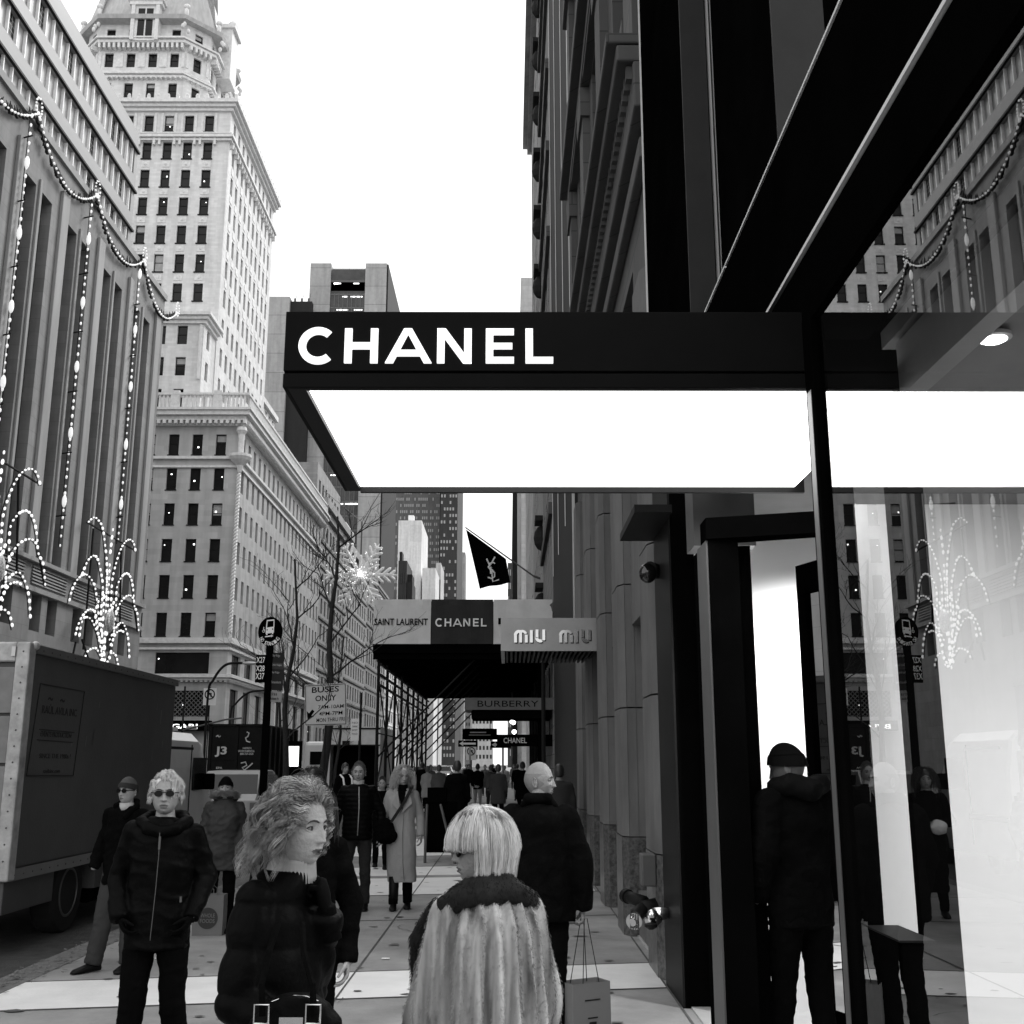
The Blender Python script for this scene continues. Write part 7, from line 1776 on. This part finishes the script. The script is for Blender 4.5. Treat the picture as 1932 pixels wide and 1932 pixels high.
# paper carrier bag standing on the ground
def paper_bag(x, y, z, w, h, d, m, label, name='paper_bag', handles='loop', tilt=0):
    r_ = empty(name, (x, y, z), label, 'bag', None, tilt)
    b = MB(); b.rings([[(sx * w / 2 * k_, sy * d / 2 * k_, zz) for sx, sy in ((-1, -1), (1, -1), (1, 1), (-1, 1))] for zz, k_ in ((0, 1.0), (h * .5, 1.02), (h, 1.0), (h - .004, .96), (h * .5, .96))]); b.build('bag_body', m, r_, local=True, bevel=.004)
    b = MB()
    for s_ in (-1, 1): b.path([(-w * .16, s_ * d * .48, h * .94), (-w * .14, s_ * d * .4, h + .05), (0, s_ * d * .3, h + .09), (w * .14, s_ * d * .4, h + .05), (w * .16, s_ * d * .48, h * .94)] if handles == 'loop' else [(-w * .22, s_ * d * .48, h * .95), (-.01, s_ * .02, h + .36), (.01, s_ * .02, h + .36), (w * .22, s_ * d * .48, h * .95)], .004 if handles == 'loop' else .0028, 5)
    b.build('handle', m if handles == 'loop' else M_dark, r_, local=True)
    return r_
p = ray(389, 1766); g_ = Vector((0, 0, CAMZ)) + p * (-CAMZ / p.z)
wbg = paper_bag(g_.x, g_.y + .1, 0, .31, .4, .17, mat('kraft_paper', .13, .8, var=.15), 'brown paper carrier bag with a dark round printed logo standing on the pavement')
b = MB(); b.rings([[(.105 * math.cos(a), -.0875 - dy, .17 + .105 * math.sin(a)) for a in [2 * PI * k_ / 32 for k_ in range(32)]] for dy in (0, .002)]); b.build('round_logo', mat('logo_dark', .03, .8), wbg, local=True, fix=True)
b = MB(); letters(b, 'WHOLE', (0, -.0905, .17), (1, 0, 0), (0, -1, 0), -.075, .075, .008, .048, .002, .01); letters(b, 'FOODS', (0, -.0905, .17), (1, 0, 0), (0, -1, 0), -.075, .075, -.045, -.005, .002, .01); b.build('lettering', _m['kraft_paper'], wbg, local=True)

# ---- dark haired woman behind the curly one
r6, Mh6, S6 = person((posY(575, 1560, 5.6), 5.6, 0), math.radians(20), 1.64, 'person with windblown dark hair in black, mostly hidden behind the curly haired woman',
    dict(wrL=(.24, -.04, .86), elbL=(.27, .03, 1.12)), LC, M_cloth_k, voxel=.014, hkw=dict(female=True), head_detail=False, hyaw=.5)
M_dkh = mat('dark_hair', .03, .45, var=.5, scale=30, spec=.5)
cap_geo(Mh6, S6, .012, front=.05, back=-.1).build('scalp', M_dkh, r6, smooth=True, local=True)
hx_ = random.Random(51)
def longh(Mh_, S_, q_, L0=.28, wind=.2):
    def f_(i):
        a = q_.uniform(.5, 2 * PI - .5); t = q_.uniform(.05, 1.5); p = scalp(a, t) * 1.08; out = p.normalized(); v = (out * .6 + Vector((wind * .6, .3, -.2))).normalized(); L = L0 * q_.uniform(.6, 1.1); pts = []; q = p
        for j in range(12):
            pts.append(Mh_ @ (q * S_)); q = q + v * L / 11; v = (v + Vector((wind * .1, .03, -.55))).normalized(); e_ = Vector((q.x / .086, q.y / .106, q.z / .128))
            if e_.length < 1.04: q = q * (1.04 / e_.length)
        return pts
    return f_
strands(r6, 'hair', M_dkh, longh(Mh6, S6, hx_), 900, .0016)

# ---- man in a padded jacket walking towards the camera
r7, Mh7, S7 = person((posY(673, 1600, 14.1), 14.1, 0), math.radians(2), 1.74, 'smiling man in a black quilted jacket and jeans walking towards the camera',
    dict(kneeL=(.11, -.03, .5), ankL=(.12, .0, .09), kneeR=(-.12, -.05, .5), ankR=(-.13, -.05, .09), wrL=(.3, -.02, .87), wrR=(-.3, -.02, .88), elbL=(.29, .03, 1.14), elbR=(-.29, .03, 1.14)), [(.82, .2, .145, 0, 0)] + [(z, rx * 1.06, ry * 1.1, cx, cy) for z, rx, ry, cx, cy in JK], M_nylon, M_denim, fn=quilt(.055, .009), hkw=dict(smile=.9, open_mouth=True), voxel=.013)
M_gh = mat('grey_hair', .1, .6, var=.4, scale=30)
def short_hair(root, Mh_, S_, m, q_, n=900, L=.02, front=.07, back=-.07):
    cap_geo(Mh_, S_, .003, front=.088, back=back).build('scalp', m, root, smooth=True, local=True)
    def f_(i):
        a = q_.uniform(0, 2 * PI); t = q_.uniform(0, .9) if math.cos(a) > .4 else q_.uniform(0, 1.8); p = scalp(a, t) * 1.05; d = (p.normalized() + Vector((.2, .2, .1))).normalized(); return [Mh_ @ ((p + d * L * f) * S_) for f in (0, .5, 1)]
    strands(root, 'hair', m, f_, n, .0014)
short_hair(r7, Mh7, S7, M_gh, random.Random(61), 700)
b = MB(); b.rings([[(.068 * math.cos(2 * PI * k_ / 24), -.005 + .07 * math.sin(2 * PI * k_ / 24), z * S7) for k_ in range(24)] for z in (1.46, 1.54)]); b.path([(.02, -.15, 1.46 * S7), (.03, -.165, 1.2 * S7), (.02, -.165, .88 * S7)], .006, 5); b.build('shirt_collar', M_knit, r7, smooth=True, local=True)

# ---- woman in the long pale coat
WC = [(.33, .185, .14, .02, -.01), (.5, .19, .15, 0, 0), (.7, .19, .15, 0, 0), (.9, .185, .145, 0, 0), (1.08, .16, .125, 0, 0), (1.25, .175, .13, 0, 0), (1.36, .182, .125, 0, .008), (1.43, .16, .1, 0, .01), (1.475, .1, .075, 0, .015), (1.5, .07, .06, 0, .015)]
r8, Mh8, S8 = person((posY(757, 1600, 14.2), 14.2, 0), math.radians(3), 1.68, 'blonde woman in a long pale wool coat walking beside the quilted jacket man',
    dict(kneeL=(.08, -.02, .5), kneeR=(-.08, -.05, .5), ankR=(-.08, -.1, .09), ankL=(.09, .08, .09), shw=.155, elbL=(.235, .04, 1.15), wrL=(.25, -.01, .9), elbR=(-.235, .04, 1.15), wrR=(-.27, -.05, .92)), WC, M_camel, M_trk, fn=wrinkle(.012, (6, 6, 3), .003, (16, 16, 12), 4.0), hyaw=.35, hkw=dict(female=True), voxel=.011, sleeve=(.066, .056, .05), leg_r=(.08, .06, .062))
b = MB(); b.rings([[(.066 * math.cos(2 * PI * k_ / 24), -.012 + .07 * math.sin(2 * PI * k_ / 24), z * S8) for k_ in range(24)] for z in (1.44, 1.535)]); b.add([(-.055, -.145 * S8, 1.44 * S8), (.06, -.145 * S8, 1.44 * S8), (.01, -.15 * S8, 1.22 * S8), (-.06, -.08, 1.47 * S8), (.06, -.08, 1.47 * S8)], [(0, 2, 1), (0, 1, 4, 3)]); b.build('roll_neck', M_cloth_k, r8, local=True, smooth=False)
b = MB()
for s_ in (-1, 1): b.hexa([(s_ * .05, -.14, 1.46 * S8), (s_ * .105, -.13, 1.42 * S8), (s_ * .13, -.155, 1.3 * S8), (s_ * .01, -.155, 1.18 * S8), (s_ * .05, -.125, 1.46 * S8), (s_ * .105, -.11, 1.42 * S8), (s_ * .13, -.13, 1.3 * S8), (s_ * .01, -.13, 1.18 * S8)])
b.build('lapel', M_camel, r8, local=True, fix=True, bevel=.006)
b = MB(); b.path([(.03, -.142, 1.12), (.02, -.15, .9), (.03, -.152, .55), (.05, -.15, .34)], .003, 4); b.build('coat_edge', M_dark, r8, local=True)
M_bl3 = mat('blonde_mid', .42, .5, var=.3, scale=30)
cap_geo(Mh8, S8, .004, front=.09, back=-.1).build('scalp', M_bl3, r8, smooth=True, local=True); strands(r8, 'hair', M_bl3, longh(Mh8, S8, random.Random(71), .27, -.05), 900, .0018)
for o in [o for o in r8.children if o.name.startswith('shoe')]:
    pass
b = MB()
for s_, kx, ky, ax, ay in ((1, .085, .03, .09, .08), (-1, -.08, -.03, -.08, -.1)): b.path([(ax, ay + .0, .07), (ax, ay * .9 + ky * .1, .2), (kx, (ky + ay) / 2, .38)], [.052, .056, .062], 12)
b.build('boots', M_shoe, r8, local=True, smooth=True, fix=True)
sb_ = empty('shoulder_bag', r8.location + Vector((-.2, -.16, .9)), 'soft black shoulder bag hanging across the long pale coat', 'shoulder bag')
L8 = r8.location
t_ = MB(); t_.ell((-.2, -.17, .93), .13, .07, .15, 20, 14); t_.ell((-.17, -.17, .86), .14, .07, .09, 20, 12); rr_ = blob(t_, .011, 3, wrinkle(.012, (9, 9, 9), .004)); b = MB(); b.v = [tuple(Vector(p) + L8) for p in rr_[0]]; b.f = rr_[1]; b.m = [0] * len(b.f); b.build('bag_body', M_cloth_k, sb_, smooth=True)
b = MB(); b.rings([[Vector(p) + L8 + Vector(o_) for o_ in ((-.022, 0, 0), (.022, 0, 0), (.022, .006, 0), (-.022, .006, 0))] for p in ((-.12, -.2, 1.02), (-.04, -.185, 1.14), (.05, -.17, 1.28), (.115, -.12, 1.42), (.13, -.02, 1.465), (.1, .1, 1.42))]); b.build('strap', M_shoe, sb_, fix=True)

# ---- bald man with shopping bag, back turned, head in profile
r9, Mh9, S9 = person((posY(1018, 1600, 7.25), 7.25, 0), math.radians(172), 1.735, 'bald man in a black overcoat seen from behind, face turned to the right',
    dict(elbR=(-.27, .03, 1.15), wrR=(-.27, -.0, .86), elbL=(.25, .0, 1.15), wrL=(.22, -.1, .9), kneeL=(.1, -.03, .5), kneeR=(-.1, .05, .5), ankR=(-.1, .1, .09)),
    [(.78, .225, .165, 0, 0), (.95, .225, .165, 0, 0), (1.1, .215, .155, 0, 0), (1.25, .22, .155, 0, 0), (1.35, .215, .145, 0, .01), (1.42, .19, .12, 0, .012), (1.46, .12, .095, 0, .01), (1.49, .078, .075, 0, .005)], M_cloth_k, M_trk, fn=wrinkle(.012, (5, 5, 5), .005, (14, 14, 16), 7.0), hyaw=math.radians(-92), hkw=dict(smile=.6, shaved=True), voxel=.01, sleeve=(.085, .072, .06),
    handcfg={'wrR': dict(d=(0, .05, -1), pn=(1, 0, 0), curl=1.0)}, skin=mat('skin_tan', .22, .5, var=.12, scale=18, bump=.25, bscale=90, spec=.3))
hv = MB()
t9 = MB(); limbs(t9, [(-.09 * S9, -.02, 1.46 * S9), (-.06 * S9, .07 * S9, 1.525 * S9), (.06 * S9, .07 * S9, 1.525 * S9), (.1 * S9, -.02, 1.46 * S9)], [.036] * 4); put('collar', blob(t9, .01, 2), M_cloth_k, r9)
hand_w = r9.location + Matrix.Rotation(r9.rotation_euler.z, 3, 'Z') @ (Vector((-.265, .0, .76)) * S9)
bag2 = paper_bag(hand_w.x + .01, hand_w.y - .02, hand_w.z - .4 - .36 + .04, .27, .4, .15, mat('bag_grey', .16, .7, var=.08), 'tall grey paper shopping bag with long string handles carried by the bald man', name='shopping_bag', handles='long', tilt=.5)
b = MB()
for z, a, c_ in ((.3, -.05, .06), (.2, -.03, .04), (.1, -.05, .06)): b.box(a, c_, -.079, -.0765, z, z + .006)
b.box(-.02, .03, -.079, -.0765, .13, .18); b.build('faint_print', M_dark, bag2, local=True)

# ---- man in the doorway, dark jacket and ribbed cap
r10, Mh10, S10 = person((1.66, 6.6, 0), math.radians(-158), 1.86, 'man in a ribbed dark cap and black hooded jacket stepping into the shop entrance',
    dict(head=(.0, -.06, 1.6), neck=(0, -.01, 1.49), kneeL=(.1, -.05, .5), ankL=(.11, -.1, .09)), JL, M_cloth_k, M_trk, fn=wrinkle(.012, (5, 5, 6), .005), hyaw=math.radians(42), hpitch=math.radians(12), voxel=.011, sleeve=(.09, .075, .06), handcfg={'wrL': dict(skip=True), 'wrR': dict(skip=True)}, skin=mat('skin_dark', .12, .5, spec=.4))
beanie(r10, Mh10, S10, mat('cap_charcoal', .006, .95, spec=.05), puff=.02)
collar(r10, [(-.13, .0, 1.5 * S10), (-.1, .1, 1.51 * S10), (0, .15, 1.49 * S10), (.1, .1, 1.51 * S10), (.13, .0, 1.5 * S10)], [.05, .062, .07, .062, .05], mat('hood_cloth', .005, .8, spec=.05), 'hood', fn=wrinkle(.012, (10, 10, 10), .005))
b = MB(); b.path([Mh10 @ (Vector(q) * S10) for q in ((-.079, -.0, -.03), (-.082, -.012, -.05), (-.08, -.02, -.07))], .0025, 5); b.build('earphone_wire', M_white, r10, local=True)

# ---- woman seen only in the shop glass
r11, Mh11, S11 = person((-2.32, 13.4, 0), math.radians(12), 1.66, 'long haired woman in black holding a white bag, reflected in the shop window strip', dict(wrL=(.08, -.26, 1.08), wrR=(-.08, -.26, 1.08), elbL=(.27, -.02, 1.13), elbR=(-.27, -.02, 1.13)), LC, M_cloth_k, voxel=.016, hkw=dict(female=True), head_detail=False)
cap_geo(Mh11, S11, .01, front=.06, back=-.1).build('scalp', M_dkh, r11, smooth=True, local=True); strands(r11, 'hair', M_dkh, longh(Mh11, S11, random.Random(81), .3, 0), 500, .002)
t_ = MB(); t_.ell((0, -.3, 1.02), .1, .06, .08); rr_ = blob(t_, .014, 2, wrinkle(.02, (14, 14, 14), .006)); wb_ = empty('white_bag', r11.location + Vector((0, -.3, 1.0)), 'crumpled white bag held at the chest of the woman reflected in the glass', 'bag')
b = MB(); b.v = [tuple(Vector(p) + r11.location) for p in rr_[0]]; b.f = rr_[1]; b.m = [0] * len(b.f); b.build('bag_body', M_white, wb_, smooth=True)

# ---- woman half hidden between the couple
r12, Mh12, S12 = person((posY(719, 1560, 19.5), 19.5, 0), math.radians(5), 1.5, 'short smiling woman in black half hidden between the walking couple', dict(kneeL=(.09, -.06, .5), ankL=(.1, -.1, .09), ankR=(-.1, .08, .12)), JL, M_cloth_k, M_trk, voxel=.018, hkw=dict(female=True, smile=.8, open_mouth=True), head_detail=False)
short_hair(r12, Mh12, S12, M_dkh, random.Random(91), 500, .03, .06, -.08)

# ---- crowd walking away under the shed
def crowd_proto(label, coat, cm, tm, hat, fur=None, H=1.74, pose=None):
    r_, Mh_, S_ = person((0, 0, 0), 0, H, label, pose or dict(kneeL=(.1, -.12, .5), ankL=(.1, -.16, .09), kneeR=(-.1, .02, .5), ankR=(-.1, .2, .14)), coat, cm, tm, voxel=.03, head_detail=False, group='pedestrians walking away under the shed', hkw={}, handcfg={'wrL': dict(skip=True), 'wrR': dict(skip=True)})
    cap_geo(Mh_, S_, .012, front=.06, back=-.09, n=12, m=20).build('hair', hat, r_, smooth=True, local=True)
    return r_
MC = [(.62, .235, .17, 0, 0), (.8, .23, .17, 0, 0)] + [(z, rx * 1.1, ry * 1.15, cx, cy) for z, rx, ry, cx, cy in JK[1:]]
p1_ = crowd_proto('tall broad person in a long black coat nearest under the shed', MC, M_cloth_k, M_trk, M_dkh, H=1.8)
p2_ = crowd_proto('person in a dark jacket and pale trousers walking away', JL, M_cloth_k, mat('pale_trousers', .35, .8), M_dkh)
p3_ = crowd_proto('person in a grey knee length coat walking away', MC, mat('grey_coat', .028, .9), M_trk, M_dkh, H=1.72)
p5_ = crowd_proto('person in a pale knee length coat walking near the posts', MC, mat('pale_coat', .3, .9), M_trk, M_gh, H=1.66)
p4_ = crowd_proto('person in a mid grey jacket far down the pavement', JL, mat('mid_jacket', .09, .9), M_trg, M_gh, H=1.7)
def drop(pr, u_, v_, Y, label, rz=PI, first=False):
    c_ = pr if first else copy_tree(pr); c_.location = (at(u_, v_, Y).x, Y, 0); c_.rotation_euler.z = rz; c_['label'] = label
drop(p1_, 862, 1500, 24, 'broad person in a long black coat, largest of the figures under the shed', first=True)
drop(p2_, 901, 1500, 44, 'person in a black jacket and pale trousers walking away under the shed', first=True)
drop(p3_, 940, 1500, 33, 'person in a dark grey knee length coat right of the pale trousers', first=True)
drop(p5_, 806, 1480, 40, 'person in a pale knee length coat walking among the scaffold posts', rz=2.6, first=True)
drop(p4_, 828, 1480, 38, 'person in a mid grey jacket left of the broad black coat', first=True)
for pr, u_, Y, rz, lab in ((p5_, 952, 58, 0, 'pale coated figure coming through the dark crowd'), (p5_, 868, 76, PI, 'pale coated figure far back left of the bulbs'), (p4_, 926, 42, PI, 'person in mid grey just left of the grey knee length coat'), (p2_, 884, 58, .2, 'person in black and pale trousers left of the pale trousers'), (p2_, 976, 55, PI, 'person with pale trousers far back by the dark column'),
    (p1_, 986, 36, PI, 'person in black standing right of the dark column'), (p4_, 915, 62, 0, 'person in grey walking towards the camera between the black coats'), (p3_, 880, 70, 0, 'small coated figure behind the broad black coat'), (p4_, 812, 52, .3, 'grey jacketed figure among the scaffold posts'),
    (p1_, 796, 44, PI, 'black coated figure between the scaffold posts'), (p4_, 969, 78, 0, 'tiny grey figure beneath the row of bulbs'), (p2_, 930, 80, PI, 'tiny pale trousered figure at the end of the pavement'), (p3_, 1055, 11.6 * 1.6, PI, 'dark figure close to the wall beyond the bald man')):
    drop(pr, u_, 1480, Y, lab, rz)
vest = crowd_proto('worker in a dark jacket with pale reflective straps by the delivery truck', JL, M_cloth_k, M_trk, M_dkh, H=1.75); vest['group'] = 'workers'; del vest['group']
vest.location = (posY(650, 1480, 27), 27, 0); vest.rotation_euler.z = .7
b = MB()
for s_ in (-1, 1): b.path([(s_ * .1, -.16, 1.0), (s_ * .11, -.17, 1.2), (s_ * .12, -.13, 1.4), (s_ * .12, .0, 1.47), (s_ * .11, .15, 1.35)], .025, 5)
b.path([(.2 * math.cos(a) * 1.1, .15 * math.sin(a) * 1.15, 1.02) for a in np.linspace(0, 2 * PI, 16)], .025, 5); b.build('reflective_straps', M_white, vest, local=True)
# street clutter far away: shop signs and poles read as single signs
for i, (u_, v_, Y, w_, h_, m_, lab) in enumerate(((905, 1340 + 45, 52, 1.6, .5, M_blackm, 'black hanging sign board left of the bright posts'), (1000, 1397, 34, 2.0, .35, M_blackm, 'black sign band over the shop front beside the dark column'))):
    p = at(u_, v_, Y); r_ = empty('hanging_sign', p, lab, 'sign'); b = MB(); b.box(p.x - w_ / 2, p.x + w_ / 2, Y, Y + .08, p.z - h_ / 2, p.z + h_ / 2); b.build('board', m_, r_); b = MB()
    if i == 1: letters(b, 'CHANEL', (0, Y - .003, 0), (1, 0, 0), (0, -1, 0), p.x - w_ * .4, p.x - w_ * .05, p.z - .08, p.z + .08, .004, .01)
    else: b.box(p.x - .5, p.x + .5, Y - .02, Y - .001, p.z - .06, p.z - .03); b.box(p.x - .45, p.x + .3, Y - .02, Y - .001, p.z + .05, p.z + .1)
    b.build('lettering', M_light, r_); b = MB(); b.tube((p.x + w_ * .3, Y + .04, p.z + h_ / 2), (p.x + w_ * .3, Y + .04, 4.6), .02); b.build('hanger', M_dark, r_)
